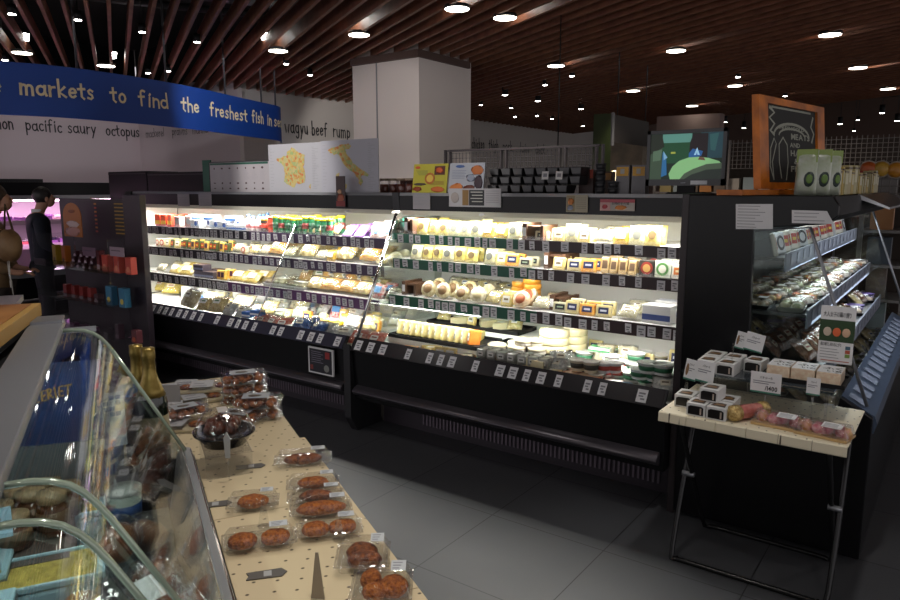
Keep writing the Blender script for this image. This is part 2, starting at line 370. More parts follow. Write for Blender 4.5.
def LY(x0, w, x1, sz=.2, gap=.10):
    a, b_ = px(x0, 130, -12.395).y - 4.62, px(x1, 130, -12.395).y - 4.62
    return (a, sz, 0, max(.5, ((b_ - a) / sz - gap * len(w)) / sum(HAND[c][0] for c in w)))
mb = MB()   # black hand lettering on the walls, z = 2.5
u0 = 4.75
hand(mb, 'salmon pacific saury octopus', .17, lambda u, v: (-12.395, 4.62 + u * 1.0, 2.475 + v), ink, w=.11, gap=.10, seed=3,
     slots=[LY(-22, 'salmon', 15), LY(26, 'pacific', 63), LY(68, 'saury', 97), LY(106, 'octopus', 140)])
mb.build('lettering', WL, world=True)
mb = MB()
hand(mb, 'mackerel prawns manila clam', .17, lambda u, v: (-12.3 + u, 7.295, 2.46 + v), ink, w=.08, gap=.07, seed=4, slots=[(.12, .145), (.95, .145), (1.55, .145), (2.2, .145)])
mb.build('lettering', WB, world=True)
mb = MB()
hand(mb, 'wagyu beef rump roast veal rib chicken thigh pork loin duck', .2, lambda u, v: (-9.395, 7.38 + u, 2.47 + v), ink, w=.10, gap=.12, seed=5,
     slots=[WY(285, 'wagyu', 309), WY(312, 'beef', 328), WY(333, 'rump', 351), WY(360, 'roast', 375), WY(380, 'veal', 395), WY(400, 'rib', 410), WY(472, 'chicken', 485), WY(489, 'thigh', 499), WY(503, 'pork', 513), WY(520, 'loin', 530), WY(536, 'duck', 546)])
mb.build('lettering', WF, world=True)
# pillar
mb = MB(); mb.box(-6.22, -5.18, 6.5, 7.55, 0, 4.0, mat('pillar_paint', (.78, .71, .68), .7)); pil = tag(mb.build('pillar'), kind='structure')
mb = MB(); mb.box(-5.83, -5.815, 6.49, 6.5, 1.7, 3.1, greyink); mb.build('conduit', pil, world=True)
mb = MB(); mb.box(-6.20, -5.14, 6.44, 7.48, 3.02, 3.10, mat('pillar_collar', (.10, .06, .05), .7)); mb.build('collar', pil, world=True)
# ------------------------------------------------------------------ curved blue banner
BP = [(-7.45, 1.35), (-7.28, 2.2), (-7.05, 2.86), (-6.90, 3.31), (-6.91, 3.98), (-7.08, 4.81), (-7.45, 5.77), (-7.64, 6.3), (-7.82, 6.7), (-8.15, 7.0)]
def spl(P, n=8):
    out = []
    for i in range(len(P) - 1):
        p0 = P[max(i - 1, 0)]; p1 = P[i]; p2 = P[i + 1]; p3 = P[min(i + 2, len(P) - 1)]
        for k in range(n):
            t = k / n
            out.append(tuple(.5 * (2 * p1[j] + (p2[j] - p0[j]) * t + (2 * p0[j] - 5 * p1[j] + 4 * p2[j] - p3[j]) * t * t + (3 * p1[j] - p0[j] - 3 * p2[j] + p3[j]) * t ** 3) for j in range(len(p1))))
    out.append(tuple(P[-1])); return out
BC = spl(BP, 8); BL = [0]
for i in range(1, len(BC)): BL.append(BL[-1] + math.dist(BC[i], BC[i - 1]))
def bpos(u, off=0):
    u = min(max(u, 0), BL[-1] - 1e-4); i = max(j for j in range(len(BL) - 1) if BL[j] <= u); t = (u - BL[i]) / (BL[i + 1] - BL[i])
    x = BC[i][0] + (BC[i + 1][0] - BC[i][0]) * t; y = BC[i][1] + (BC[i + 1][1] - BC[i][1]) * t
    a0 = BC[max(i - 1, 0)]; a1 = BC[min(i + 2, len(BC) - 1)]; dx, dy = a1[0] - a0[0], a1[1] - a0[1]; L = math.hypot(dx, dy)
    return x + dy / L * off, y - dx / L * off
bluem = mat('blue_banner', (.003, .045, .27), .55)
ban = empty('hanging_banner', (-7.2, 4.2, 2.2), label='long curved blue banner with gold hand lettering hanging from the slatted ceiling', cat='banner')
mb = MB(); NB = 90
for f, off in ((1, 0), (0, -.02)):
    pr = None
    for i in range(NB + 1):
        x, y = bpos(BL[-1] * i / NB, off); cu = (mb.P((x, y, 2.2)), mb.P((x, y, 2.665)))
        if pr: mb.face((pr[0], cu[0], cu[1], pr[1]) if f else (pr[0], pr[1], cu[1], cu[0]), bluem, True)
        pr = cu
for z in (2.2, 2.665):
    pr = None
    for i in range(NB + 1):
        a = bpos(BL[-1] * i / NB, .003); b_ = bpos(BL[-1] * i / NB, -.023); cu = (mb.P((*a, z)), mb.P((*b_, z)))
        if pr: mb.face((pr[0], cu[0], cu[1], pr[1]), mat('blue_edge', (.02, .12, .45), .4))
        pr = cu
mb.build('panel', ban, world=True)
def bu(x):   # arc position seen at image column x
    best = min(range(400), key=lambda i: abs(scr((*bpos(BL[-1] * i / 399), 2.4))[0] - x)); return BL[-1] * best / 399
def scr(p):
    d = V(p) - EYEP; z = d.dot(_fw); return 450 + F * d.dot(_rt) / z, 300 - F * d.dot(_up) / z
gold = mat('gold_lettering', (.80, .66, .42), .6)
for w_, x0, x1 in (('the', -40, 3), ('markets', 20, 95), ('to', 111, 127), ('find', 139, 170), ('the', 181, 200), ('freshest', 210, 248), ('fish', 252, 264), ('in', 267, 272), ('season', 274, 281)):
    ua, ub = bu(max(x0, -40)), bu(x1); sz = .148
    wl_ = sum((HAND[c][0] + .14) for c in w_) * sz
    kx = ((ub - ua) / sz - .14 * len(w_)) / sum(HAND[c][0] for c in w_)
    mb = MB(); hand(mb, w_, .2, lambda u, v: (*bpos(u, .006), 2.41 + v - .02), gold, w=.15, jit=.06, gap=.14, slots=[(ua, sz, 0, max(.45, kx))], seed=len(w_) + x1)
    mb.build('painted_word', ban, world=True)
for xx in (80, 168, 227, 263, 277, -10):
    x, y = bpos(bu(xx), -.01)
    MB().cyl((x, y, 2.66), (x, y, 3.9), .012, mat('rod_grey', (.12, .12, .13), .4, .6), n=6).build('hanging_rod', ban, world=True)
# ------------------------------------------------------------------ ceiling spotlights
lens = mat('warm_lamp_lens', (1, .93, .80), .5, 0, 9)
bulb = mat('bright_lamp', (1, .96, .90), .5, 0, 26)
spots = [(22, 53, 'r'), (106, 66, 'r'), (12, 14, 's'), (78, 20, 's'), (142, 32, 's'), (197, 42, 's'), (148, 73, 's'), (168, 71, 's'), (5, 60, 's'), (278, 51, 'r'), (286, 64, 's'), (310, 75, 's'),
         (359, 35, 'r'), (457, 9, 'r'), (505, 18, 'r'), (556, 66, 'r'), (633, 91, 'r'), (676, 51, 'r'), (735, 86, 'r'), (738, 77, 'o'), (692, 106, 'r'), (830, 35, 'r'), (858, 68, 'r'), (888, 89, 'r'), (785, 96, 'o'),
         (481, 105, 's'), (505, 92, 'c'), (511, 108, 's'), (515, 117, 's'), (538, 98, 'c'), (537, 116, 's'), (552, 119, 's'), (581, 106, 'c'), (583, 126, 's'), (595, 127, 's'), (690, 121, 'c'), (725, 119, 'c'), (744, 125, 'c'), (762, 125, 's'), (840, 121, 'c'), (858, 120, 's'), (882, 110, 'c'), (897, 118, 'c'), (854, 131, 's'), (545, 85, 'o'), (572, 76, 'o')]
def can_proto(kind):
    if kind == 'r':
        t = MB(); t.lathe([(.108, .0), (.112, .01), (.112, .03), (.05, .04)], darkm, n=20).build
        o = t.build('ceiling_downlight')
        tag(o, None, 'downlight')
        MB().lathe([(.0, -.004), (.105, -.004), (.108, .002)], lens, n=20).build('diffuser', o)
        MB().lathe([(0, .0), (.035, .0), (.045, .07), (.0, .08)], bulb, n=10).build('lamp', o, loc=(.06, .13, .12))
    else:
        r = .05 if kind == 'c' else .035
        t = MB(); t.cyl((0, 0, 0), (0, 0, .16 if kind == 'c' else .08), r, blackm, n=14)
        o = t.build('track_spotlight'); tag(o, None, 'spotlight')
        MB().lathe([(0, -.006), (r * .86, -.006), (r * .9, .002)], bulb, n=12).build('lamp', o)
        MB().cyl((0, 0, .16 if kind == 'c' else .08), (0, 0, .99), .006, darkm, n=6).build('stem', o)
    return o
PR = {k_: Kind(lambda k_=k_: can_proto(k_)) for k_ in 'rsco'}
ns = [0, 0]
def where(i, x, y):
    if x < 300: return ('above the blue banner' if y > 40 else 'high over the blue banner')
    if x < 520: return 'around the white pillar'
    if x < 700: return 'over the cheese cases'
    return 'over the far right aisle'
cnt = {}
for i, (x, y, kd) in enumerate(spots):
    z = 3.085 if kd == 'r' else (3.02 if kd in 'c' else 3.06)
    p = pz(x, y + (0 if kd != 'c' else 3), z)
    w = where(i, x, y); nm = 'round white ceiling downlight' if kd == 'r' else ('black cylinder spotlight with bright lamp' if kd == 'c' else 'small bright spotlight between the ceiling slats')
    cnt[(w, nm)] = cnt.get((w, nm), 0) + 1
    PR[kd].put((p.x, p.y, z), (0, 0, random.Random(i).uniform(0, 6)), '%s %s, %s from the left' % (nm, w, ORD[cnt[(w, nm)] - 1]), 'ceiling lights')
for i, (x, y, pw, c) in enumerate([(106, 66, 60, (1, .93, .85)), (278, 51, 45, (1, .9, .85)), (359, 35, 60, (1, .92, .82)), (457, 9, 60, (1, .92, .82)), (505, 18, 90, (1, .9, .78)), (556, 66, 80, (1, .9, .78)), (676, 51, 90, (1, .88, .75)), (735, 86, 80, (1, .88, .75)),
                                   (830, 35, 90, (1, .88, .75)), (633, 91, 60, (1, .88, .75)), (888, 89, 60, (1, .88, .75))]):
    p = pz(x, y, 3.05); spot('lamp_light_%d' % i, p, pw, c, 95, .7)
# ================================================================== THE TWO LONG OPEN CASES
panel_edge = mat('dark_trim', (.035, .028, .030), .4, .2)
railW = pm('#b9b6bb'); 
def price_tag():
    m = MB(); m.box(-.021, .021, -.002, .0, -.024, .024, mat('price_tag_paper', (.80, .80, .82), .6))
    m.box(-.013, .013, -.0026, -.002, .006, .012, greyink); m.box(-.013, .006, -.0026, -.002, -.004, .001, greyink); m.box(-.004, .013, -.0026, -.002, -.015, -.009, greyink)
    me = m.build('price_tag'); d = me.data; bpy.data.objects.remove(me); return d
TAG = price_tag()
def add_tag(parent, p, rx=0, s=(1, 1, 1), rz=0):
    o = bpy.data.objects.new('price_tag', TAG); COL.objects.link(o); o.parent = parent; o.location = V(p) - wloc(parent); o.rotation_euler = (rx, 0, rz); o.scale = s; return o
def long_case(nm, x0, x1, shelves, label, mirror_left):
    c = empty('open_display_case', ((x0 + x1) / 2, 3.6, 0), label=label, cat='display case', group=None)
    b = MB(); b.prism([(3.14, .22), (4.2, .22), (4.2, .46), (3.2, .46), (3.145, .555), (3.12, .545)], 'x', x0, x1, black)
    b.build('lower_body', c, world=True)
    b = MB(); b.box(x0, x1, 4.06, 4.2, .46, 1.5, white_in); b.build('back_panel', c, world=True)
    h = MB()
    xx = x0 + .15
    while xx < x1 - .1: h.box(xx, xx + .01, 4.054, 4.06, .5, .52, ink); xx += .3
    b = MB(); b.prism([(3.20, .461), (4.06, .461), (4.06, .545), (3.19, .54)], 'x', x0 + .01, x1 - .01, white_in); b.build('deck_tray', c, world=True)
    # bumper
    b = MB(); b.prism([(3.10, .262), (3.14, .245), (3.15, .30), (3.14, .318), (3.10, .30), (3.085, .282)], 'x', x0 + .02, x1 - .02, mat('bumper_grey', (.11, .10, .115), .28, .6), True); b.build('bumper', c, world=True, bevel=.004)
    b = MB(); b.prism([(3.10, .545), (3.115, .535), (3.165, .612), (3.150, .62)], 'x', x0, x1, darkm)
    lp = b.build('front_lip', c, world=True)
    b = MB(); b.prism([(3.094, .545), (3.098, .541), (3.150, .614), (3.146, .62)], 'x', x0 + .01, x1 - .01, mat('lip_strip_' + nm, (.05, .05, .075) if nm == 'left' else (.03, .028, .032), .25)); b.build('label_strip', lp, world=True)
    rg = random.Random(len(nm)); xx = x0 + .06
    while xx < x1 - .06:
        add_tag(lp, (xx, 3.118, .579), R(-35), (rg.choice((.9, 1.1, 1.2)), 1, 1.35)); xx += rg.choice((.08, .085, .1, .16, .2))
    # kick plate with vent slots
    b = MB(); b.box(x0 + .01, x1 - .01, 3.40, 3.46, 0, .22, mat('kick_plate', (.05, .042, .052), .45, .3)); kp = b.build('kick_plate', c, world=True)
    b = MB(); xx = x0 + .35
    while xx < x1 - .1:
        b.box(xx, xx + .011, 3.392, 3.40, .045, .145, mat('vent_slot_rib', (.22, .18, .22), .4, .5)); xx += .027
    b.build('vent_grille', kp, world=True)
    # canopy
    b = MB(); b.prism([(3.60, 1.405), (3.60, 1.50), (3.63, 1.515), (4.2, 1.515), (4.2, 1.43), (3.75, 1.43), (3.70, 1.405)], 'x', x0, x1, black); cn = b.build('canopy', c, world=True)
    b = MB(); b.prism([(3.598, 1.500), (3.604, 1.519), (3.66, 1.519), (3.66, 1.515), (3.63, 1.515), (3.60, 1.50)], 'x', x0, x1, alum); b.build('top_rail', cn, world=True)
    b = MB(); b.prism([(3.605, 1.375), (3.60, 1.404), (3.70, 1.404), (3.68, 1.398), (3.62, 1.395)], 'x', x0 + .02, x1 - .02, mat('cream_light_cover', (.62, .60, .50), .5)); b.build('light_cover', cn, world=True)
    b = MB(); b.cyl((x0 + .05, 3.72, 1.392), (x1 - .05, 3.72, 1.392), .012, tube_on, n=8); b.build('light_tube', cn, world=True)
    b = MB(); b.box(x0 + .01, x1 - .01, 3.76, 4.06, 1.424, 1.43, white_in); b.build('ceiling_panel', cn, world=True)
    # shelves
    for si, (z, yf, drop, segs) in enumerate(shelves):
        b = MB(); b.prism([(yf, z - .016), (4.06, z - .03), (4.06, z), (yf, z)], 'x', x0 + .015, x1 - .015, white_in); sh = b.build('shelf', c, world=True)
        for (a, e, colr) in segs:
            b = MB(); b.box(max(a, x0 + .015), min(e, x1 - .015), yf - .012, yf, z - drop, z + .008, pm(colr, .35)); b.build('price_rail', sh, world=True)
        b = MB(); b.box(x0 + .02, x1 - .02, yf - .003, yf, z + .008, z + .028, clear); b.build('clear_stop', sh, world=True)
        rg = random.Random(si * 7 + len(nm)); xx = x0 + .05
        while xx < x1 - .05:
            add_tag(sh, (xx, yf - .0125, z - drop / 2 + rg.uniform(-.002, .006)), R(rg.uniform(-3, 8)), (rg.choice((.8, 1, 1.1)), 1, rg.choice((1.1, 1.25))))
            xx += rg.choice((.05, .062, .08, .1)) if nm == 'left' else rg.choice((.055, .07, .08, .09, .12))
    return c
LSH = [(1.205, 3.56, .062, [(-6, -4.55, '#34323c'), (-4.55, -3, '#54435f')]), (1.022, 3.52, .064, [(-6, -4.7, '#33313a'), (-4.7, -3, '#54425e')]), (.795, 3.47, .066, [(-6, -4.75, '#302f36'), (-4.75, -3, '#6b4372')])]
XR1, XR2, XR3 = py(519, 240, 3.56).x, py(536, 268, 3.52).x, py(538, 300, 3.47).x
RSH = [(1.245, 3.56, .052, [(-3.1, XR1, '#23614c'), (XR1, -1, '#3b2b2c')]), (1.085, 3.52, .055, [(-3.1, XR2, '#22604a'), (XR2, -1, '#38292b')]), (.848, 3.47, .060, [(-3.1, XR3, '#1f5c47'), (XR3, -1, '#3a2a2c')])]
caseL = long_case('left', -6.30, -3.10, LSH, 'long open refrigerated case on the left with purple price rails and black lower front', True)
caseR = long_case('right', -3.04, -1.038, RSH, 'long open refrigerated case on the right with green and brown price rails', False)
def side_panel(parent, a, e, m, inner=None):
    poly = [(3.13, 0.02), (3.09, .26), (3.09, .60), (3.14, .64), (3.56, 1.38), (3.585, 1.52), (4.21, 1.52), (4.21, 0.02)]
    MB().prism(poly, 'x', a, e, m).build('end_panel', parent, world=True, bevel=.004)
side_panel(caseL, -6.40, -6.305, black)
MB().prism([(3.2, .55), (3.24, .66), (3.58, 1.38), (4.05, 1.40), (4.05, .55)], 'x', -6.299, -6.294, white_in).build('side_lining', caseL, world=True)
# joint posts at the floor between the two cases
MB().prism([(3.16, .0), (3.10, .10), (3.10, .58), (3.2, .5), (3.4, 0)], 'x', -3.098, -3.042, darkm).build('joint_post', caseR, world=True)
MB().prism([(3.60, 1.40), (3.59, 1.52), (4.2, 1.52), (4.2, 1.40)], 'x', -3.098, -3.042, darkm).build('joint_cover', caseR, world=True)
# slanted glass partitions
def partition(parent, x, zt, nm, edge=.006):
    g = MB(); poly = [(3.16, .60), (3.56, zt), (4.05, zt), (4.05, .52), (3.22, .50)]
    g.prism(poly, 'x', x - .003, x + .003, glass); o = g.build('glass_partition', parent, world=True)
    MB().tube([(x, 3.155, .60), (x, 3.555, zt)], edge, chrome, n=6).build('chrome_edge', o, world=True)
partition(caseL, -4.02, 1.28, 'a', .004)
partition(caseR, -3.03, 1.385, 'b', .011)
MB().box(-3.02, -2.3, 3.455, 3.468, .783, .788, tube_on).build('shelf_light', caseR, world=True)
# poster on the joint of the cases
ps = MB(); a0 = py(320, 348, 3.11); ps.box(-3.42, -3.19, 3.098, 3.11, .345, .52, paper)
pst = ps.build('notice', None, (-3.3, 3.1, .43), world=True); tag(pst, 'small dark poster in a white frame on the front of the left long case', 'poster')
MB().box(-3.408, -3.202, 3.0965, 3.098, .355, .51, pm('#23222c')).build('print', pst, world=True)
q = MB(); 
for i in range(6): q.box(-3.39, -3.30 + .02 * (i % 2), 3.0955, 3.0965, .49 - i * .014, .494 - i * .014, pm('#7d7886'))
q.box(-3.26, -3.22, 3.0955, 3.0965, .455, .50, pm('#9a3030')); q.box(-3.40, -3.375, 3.0955, 3.0965, .37, .40, pm('#8a3a34')); q.cyl((-3.25, 3.0965, .39), (-3.25, 3.0955, .39), .024, pm('#8d8f8a'), n=14)
q.build('printed_text', pst, world=True)
# ================================================================== PRODUCT KINDS  (front faces -y, base at z=0)
def pillow(m, w, h, t, mt, y0=0, nx=7, nz=7, lean=0, rng=None, crink=0):
    rng = rng or random.Random(3)
    F_, B_ = [], []
    for j in range(nz + 1):
        v = j / nz * 2 - 1; rf, rb = [], []
        for i in range(nx + 1):
            u = i / nx * 2 - 1
            th = t / 2 * max(0, (1 - abs(u) ** 3)) ** .5 * max(0, (1 - abs(v) ** 3)) ** .6 + .0008
            cx = rng.uniform(-1, 1) * crink * t
            rf.append(m.P((u * w / 2 * (1 - .04 * (1 - abs(v))), y0 - th + cx, h / 2 * (v + 1)))); rb.append(m.P((u * w / 2 * (1 - .04 * (1 - abs(v))), y0 + th, h / 2 * (v + 1))))
        F_.append(rf); B_.append(rb)
    for j in range(nz):
        for i in range(nx):
            m.face((F_[j][i], F_[j][i + 1], F_[j + 1][i + 1], F_[j + 1][i]), mt, True); m.face((B_[j][i + 1], B_[j][i], B_[j + 1][i], B_[j + 1][i + 1]), mt, True)
    for i in range(nx):
        m.face((F_[0][i + 1], F_[0][i], B_[0][i], B_[0][i + 1]), mt); m.face((F_[nz][i], F_[nz][i + 1], B_[nz][i + 1], B_[nz][i]), mt)
    for j in range(nz):
        m.face((F_[j][0], F_[j + 1][0], B_[j + 1][0], B_[j][0]), mt); m.face((F_[j + 1][nx], F_[j][nx], B_[j][nx], B_[j + 1][nx]), mt)
def food(hexa_, hexb, sc=60, rough=.3, bump=.3): return mat('food_%s_%s' % (hexa_.strip('#'), hexb.strip('#')), C(hexa_), rough, noise=C(hexb), nscale=sc, bump=bump, coat=.4)
KD = {}
def k_meal(w, d, h, cols, lab, tray='#1a1b1c', sd=1):
    def f(name):
        rg = random.Random(sd); a, b_ = w / 2, d / 2
        m = MB(); m.hexa([(-a * .85, -b_ * .85, 0), (a * .85, -b_ * .85, 0), (a * .85, b_ * .85, 0), (-a * .85, b_ * .85, 0), (-a, -b_, h * .4), (a, -b_, h * .4), (a, b_, h * .4), (-a, b_, h * .4)], pm(tray, .3)); o = m.build(name)
        for c in range(3):
            for r_ in range(2):
                q = MB(); q.blob((-a * .6 + c * a * .6, -b_ * .45 + r_ * b_ * .9, h * .5), (a * .32, b_ * .42, h * .32), food(cols[(c + r_) % len(cols)], cols[(c + r_ + 1) % len(cols)], 50), rg, .18, 9, 6); q.build('food_piece', o)
        q = MB(); q.hexa([(-a, -b_, h * .41), (a, -b_, h * .41), (a, b_, h * .41), (-a, b_, h * .41), (-a * .88, -b_ * .88, h), (a * .88, -b_ * .88, h), (a * .88, b_ * .88, h), (-a * .88, b_ * .88, h)], clear); q.build('clear_lid', o)
        q = MB(); q.box(-a * .1, a * .75, -b_ * .55, b_ * .15, h, h + .0012, pm(lab)); q.build('label', o); return o
    return f
def reg(key, name, cat, desc, w, d, fn):
    def make():
        o = fn(name); o['category'] = cat; return o
    KD[key] = (Kind(make), w, d, desc)
def k_pouch(w, h, t, ca, cb, lab, shape='oval', header=None, lean=18):
    def f(name):
        m = MB(); m.M = M4.Rotation(R(-lean), 4, 'X'); pillow(m, w, h, t, food(ca, cb), crink=.08); o = m.build(name)
        l = MB(); l.M = m.M
        y = -t / 2 - .005
        if shape == 'oval': l.cyl((0, y + .002, h * .48), (0, y, h * .48), w * .26, pm(lab), n=14)
        else: l.box(-w * .3, w * .3, y, y + .002, h * .3, h * .72, pm(lab))
        l.build('label', o)
        if header: hh = MB(); hh.M = m.M; hh.box(-w * .5, w * .5, -.004, .004, h * .86, h * 1.06, pm(header)); hh.build('header_card', o)
        return o
    return f
def k_slab(w, h, d, ca, lab, cb=None, lean=12, print2=None, round_=False):
    def f(name):
        m = MB(); m.M = M4.Rotation(R(-lean), 4, 'X'); m.box(-w / 2, w / 2, -d / 2, d / 2, 0, h, food(ca, cb or ca, 30)); o = m.build(name, bevel=min(.006, d * .3))
        l = MB(); l.M = m.M; y = -d / 2 - .0015
        if round_: l.cyl((0, y + .0015, h * .5), (0, y, h * .5), min(w, h) * .38, pm(lab), n=18)
        else: l.box(-w * .32, w * .32, y, y + .0015, h * .28, h * .78, pm(lab))
        l.build('label', o)
        if print2:
            l = MB(); l.M = m.M; y -= .001
            if round_: l.cyl((0, y + .001, h * .5), (0, y, h * .5), min(w, h) * .24, pm(print2), n=16)
            else: l.box(-w * .2, w * .2, y, y + .001, h * .45, h * .6, pm(print2))
            l.build('print', o)
        return o
    return f
def k_carton(w, h, d, ca, band, logo=None, lid=None):
    def f(name):
        m = MB(); m.box(-w / 2, w / 2, -d / 2, d / 2, 0, h, pm(ca)); o = m.build(name, bevel=.002)
        l = MB(); l.box(-w * .5 - .0006, w * .5 + .0006, -d / 2 - .0012, -d / 2, h * .18, h * .5, pm(band)); l.build('printed_band', o)
        if logo: l = MB(); l.cyl((w * .12, -d / 2 - .001, h * .55), (w * .12, -d / 2 - .003, h * .55), h * .27, pm(logo), n=16); l.build('round_logo', o)
        l = MB(); l.box(-w * .45, w * .45, -d * .42, d * .42, h, h + .0012, pm(lid or ca)); l.build('top_flap', o)
        return o
    return f
def k_can(r, h, ca, lid, band):
    def f(name):
        m = MB(); m.lathe([(r * .96, 0), (r, .004), (r, h * .86), (r * .95, h * .88)], pm(ca, .3), n=16); o = m.build(name)
        MB().lathe([(r * 1.04, h * .86), (r * 1.04, h * .97), (r * .98, h), (0, h)], pm(lid, .4), n=16).build('lid', o)
        MB().lathe([(r * 1.012, h * .3), (r * 1.012, h * .62)], pm(band, .4), n=16).build('label', o); return o
    return f
def k_tub(r, h, ca, lid, band=None):
    def f(name):
        m = MB(); m.lathe([(r * .78, 0), (r * .82, .003), (r, h * .88), (r * 1.06, h * .9), (r * 1.06, h * .94)], pm(ca, .35), n=18); o = m.build(name)
        MB().lathe([(r * 1.08, h * .92), (r * 1.08, h * .99), (r * 1.0, h), (r * .96, h * .985), (0, h * .985)], pm(lid, .35), n=18).build('lid', o)
        if band: MB().lathe([(r * .88, h * .28), (r * .985, h * .72)], pm(band), n=18).build('label', o)
        return o
    return f
def k_disc(r, t, ca, cb, lab, lean=25):
    def f(name):
        m = MB(); m.M = M4.Translation((0, 0, r)) @ M4.Rotation(R(-lean), 4, 'X') @ M4.Rotation(R(90), 4, 'X')
        m.lathe([(r * .9, -t / 2), (r, -t * .3), (r, t * .3), (r * .9, t / 2), (0, t / 2)], food(ca, cb), n=20); o = m.build(name)
        l = MB(); l.M = m.M; l.lathe([(r * .62, t / 2), (r * .62, t / 2 + .002), (0, t / 2 + .002)], pm(lab), n=16); l.build('label', o); return o
    return f
def k_round(r, h, ca, lab, rim=None):
    def f(name):
        m = MB(); m.lathe([(r * .95, 0), (r, .004), (r, h - .004), (r * .96, h), (0, h)], food(ca, ca), n=22); o = m.build(name)
        MB().lathe([(r * .7, h), (r * .7, h + .0015), (0, h + .0015)], pm(lab), n=18).build('label', o)
        if rim: MB().lathe([(r * 1.02, h * .45), (r * 1.02, h * .95), (r * .98, h * 1.0)], pm(rim), n=22).build('lid_rim', o)
        return o
    return f
def k_bag(w, d, h, ca, cb, lab=None, amp=.10, sd=1):
    """soft bag slumped backwards: crinkled pillow with visible pieces, a clear skin, a sealed top edge and a label"""
    def f(name):
        rg = random.Random(sd); L = min(d * .95, .13); ln = 48; M_ = M4.Translation((0, -L * .22, h * .26)) @ M4.Rotation(R(-ln), 4, 'X')
        m = MB(); m.M = M_; pillow(m, w * .92, L, h * .62, food(ca, cb, 70), rng=rg, crink=.10, nx=9, nz=8); o = m.build(name)
        q = MB(); q.M = M_; pillow(q, w * .98, L * 1.04, h * .70, clear, rng=rg, crink=.12, nx=9, nz=8); q.build('clear_wrapper', o)
        q = MB(); q.M = M_; q.box(-w * .47, w * .47, -.0015, .0015, L * 1.02, L * 1.12, clear); q.build('sealed_edge', o)
        l = MB(); l.M = M_; y = -h * .40; l.box(-w * .2, w * .16, y, y + .0015, L * .36, L * .66, pm(lab or '#d9d4c0')); l.build('label', o)
        l = MB(); l.M = M_; l.box(-w * .15, w * .10, y - .0008, y, L * .50, L * .58, pm(('#8a3c2c', '#2c4a7c', '#3c6a3c', '#5c4a34')[sd % 4])); l.build('label_print', o)
        return o
    return f
def k_wedge(r, h, ca, rind, lab, ang=60):
    def f(name):
        pts = [(0, -r * .5)] + [(r * sin(R(-ang / 2 + ang * i / 6)), -r * .5 + r * cos(R(-ang / 2 + ang * i / 6))) for i in range(7)]
        m = MB(); m.prism(pts, 'z', 0, h, food(ca, ca)); o = m.build(name, bevel=.002)
        q = MB(); p2 = pts[1:]; rr = 1.03
        q.prism([(x, y) for x, y in p2] + [(x * rr, -r * .5 + (y + r * .5) * rr) for x, y in p2[::-1]], 'z', 0, h, pm(rind)); q.build('rind', o)
        MB().box(-r * .17, r * .17, 0, r * .28, h, h + .0015, pm(lab)).build('label', o); return o
    return f
def k_bottle(r, h, ca, cap, band):
    def f(name):
        m = MB(); m.lathe([(r * .9, 0), (r, .006), (r, h * .6), (r * .5, h * .8), (r * .42, h * .88)], pm(ca, .25), n=14); o = m.build(name)
        MB().lathe([(r * .5, h * .86), (r * .5, h), (0, h)], pm(cap), n=12).build('cap', o)
        MB().lathe([(r * 1.02, h * .2), (r * 1.02, h * .5)], pm(band), n=14).build('label', o); return o
    return f
reg('grated', 'cheese_pouch', 'cheese pack', 'pale yellow pouch of grated cheese with a brown oval label', .085, .04, k_pouch(.088, .105, .034, '#d6c878', '#bfa85a', '#5c4a2c'))
reg('gratedw', 'cheese_pouch', 'cheese pack', 'whitish cheese pouch with a grey oval label', .085, .04, k_pouch(.09, .10, .036, '#dcd6ae', '#bfb88c', '#5f6058'))
reg('gratedy', 'cheese_pouch', 'cheese pack', 'yellow cheese pouch with a pale square label', .085, .04, k_pouch(.088, .09, .032, '#cfae48', '#b08c38', '#e8e2c8', 'sq'))
reg('slicew', 'cheese_block', 'cheese pack', 'cream block of wrapped cheese with a navy label', .09, .035, k_slab(.088, .07, .028, '#d9cc96', '#1f284e', '#c4b274', print2='#c9cbd8'))
reg('sliceo', 'cheese_block', 'cheese pack', 'orange block of wrapped cheese with a navy label', .09, .035, k_slab(.088, .07, .028, '#e89a32', '#262d56', '#f0b85c', print2='#c9cbd8'))
reg('slicey', 'cheese_block', 'cheese pack', 'yellow wrapped cheese with an off-white label', .08, .03, k_slab(.078, .075, .024, '#ead894', '#e9e7df', '#d8be6a', print2='#7a6a4c'))
reg('slicet', 'cheese_block', 'cheese pack', 'tan wrapped smoked cheese with a narrow dark label', .05, .04, k_slab(.045, .085, .034, '#c9b184', '#5a4634', '#a98c5d'))
reg('sliceg', 'cheese_block', 'cheese pack', 'greyish cheese pack with a black label', .09, .03, k_slab(.088, .06, .026, '#c6c3a8', '#20211f', '#b5ae8a', print2='#8fa28a'))
reg('roundel', 'boxed_cheese', 'cheese pack', 'dark square cheese box with a red round print', .09, .05, k_slab(.088, .088, .045, '#2d2a22', '#8d2f26', lean=4, print2='#c9a05c', round_=True))
reg('roundelg', 'boxed_cheese', 'cheese pack', 'white square cheese box with a green round print', .09, .05, k_slab(.088, .088, .045, '#d9ddcd', '#5a8a4e', lean=4, print2='#ecebdc', round_=True))
reg('roundelo', 'boxed_cheese', 'cheese pack', 'white cheese box with an orange print', .07, .05, k_slab(.068, .08, .045, '#ece8dc', '#c9753a', lean=4, print2='#eadfb8'))
reg('navybox', 'cheese_carton', 'carton', 'white and navy printed carton', .15, .10, k_carton(.15, .09, .09, '#e9e9e6', '#283a72', None, '#dfe2ea'))
reg('bluebag', 'blue_pouch', 'bag', 'bright blue shiny pouch', .11, .07, k_bag(.12, .10, .07, '#2f7fd0', '#5aa6e6', '#e8eef4'))
reg('whiteb', 'wrapped_cheese', 'cheese pack', 'white cheese in a crumpled clear wrapper', .12, .08, k_bag(.12, .09, .06, '#ddd8bc', '#bdb48c', None, sd=3))
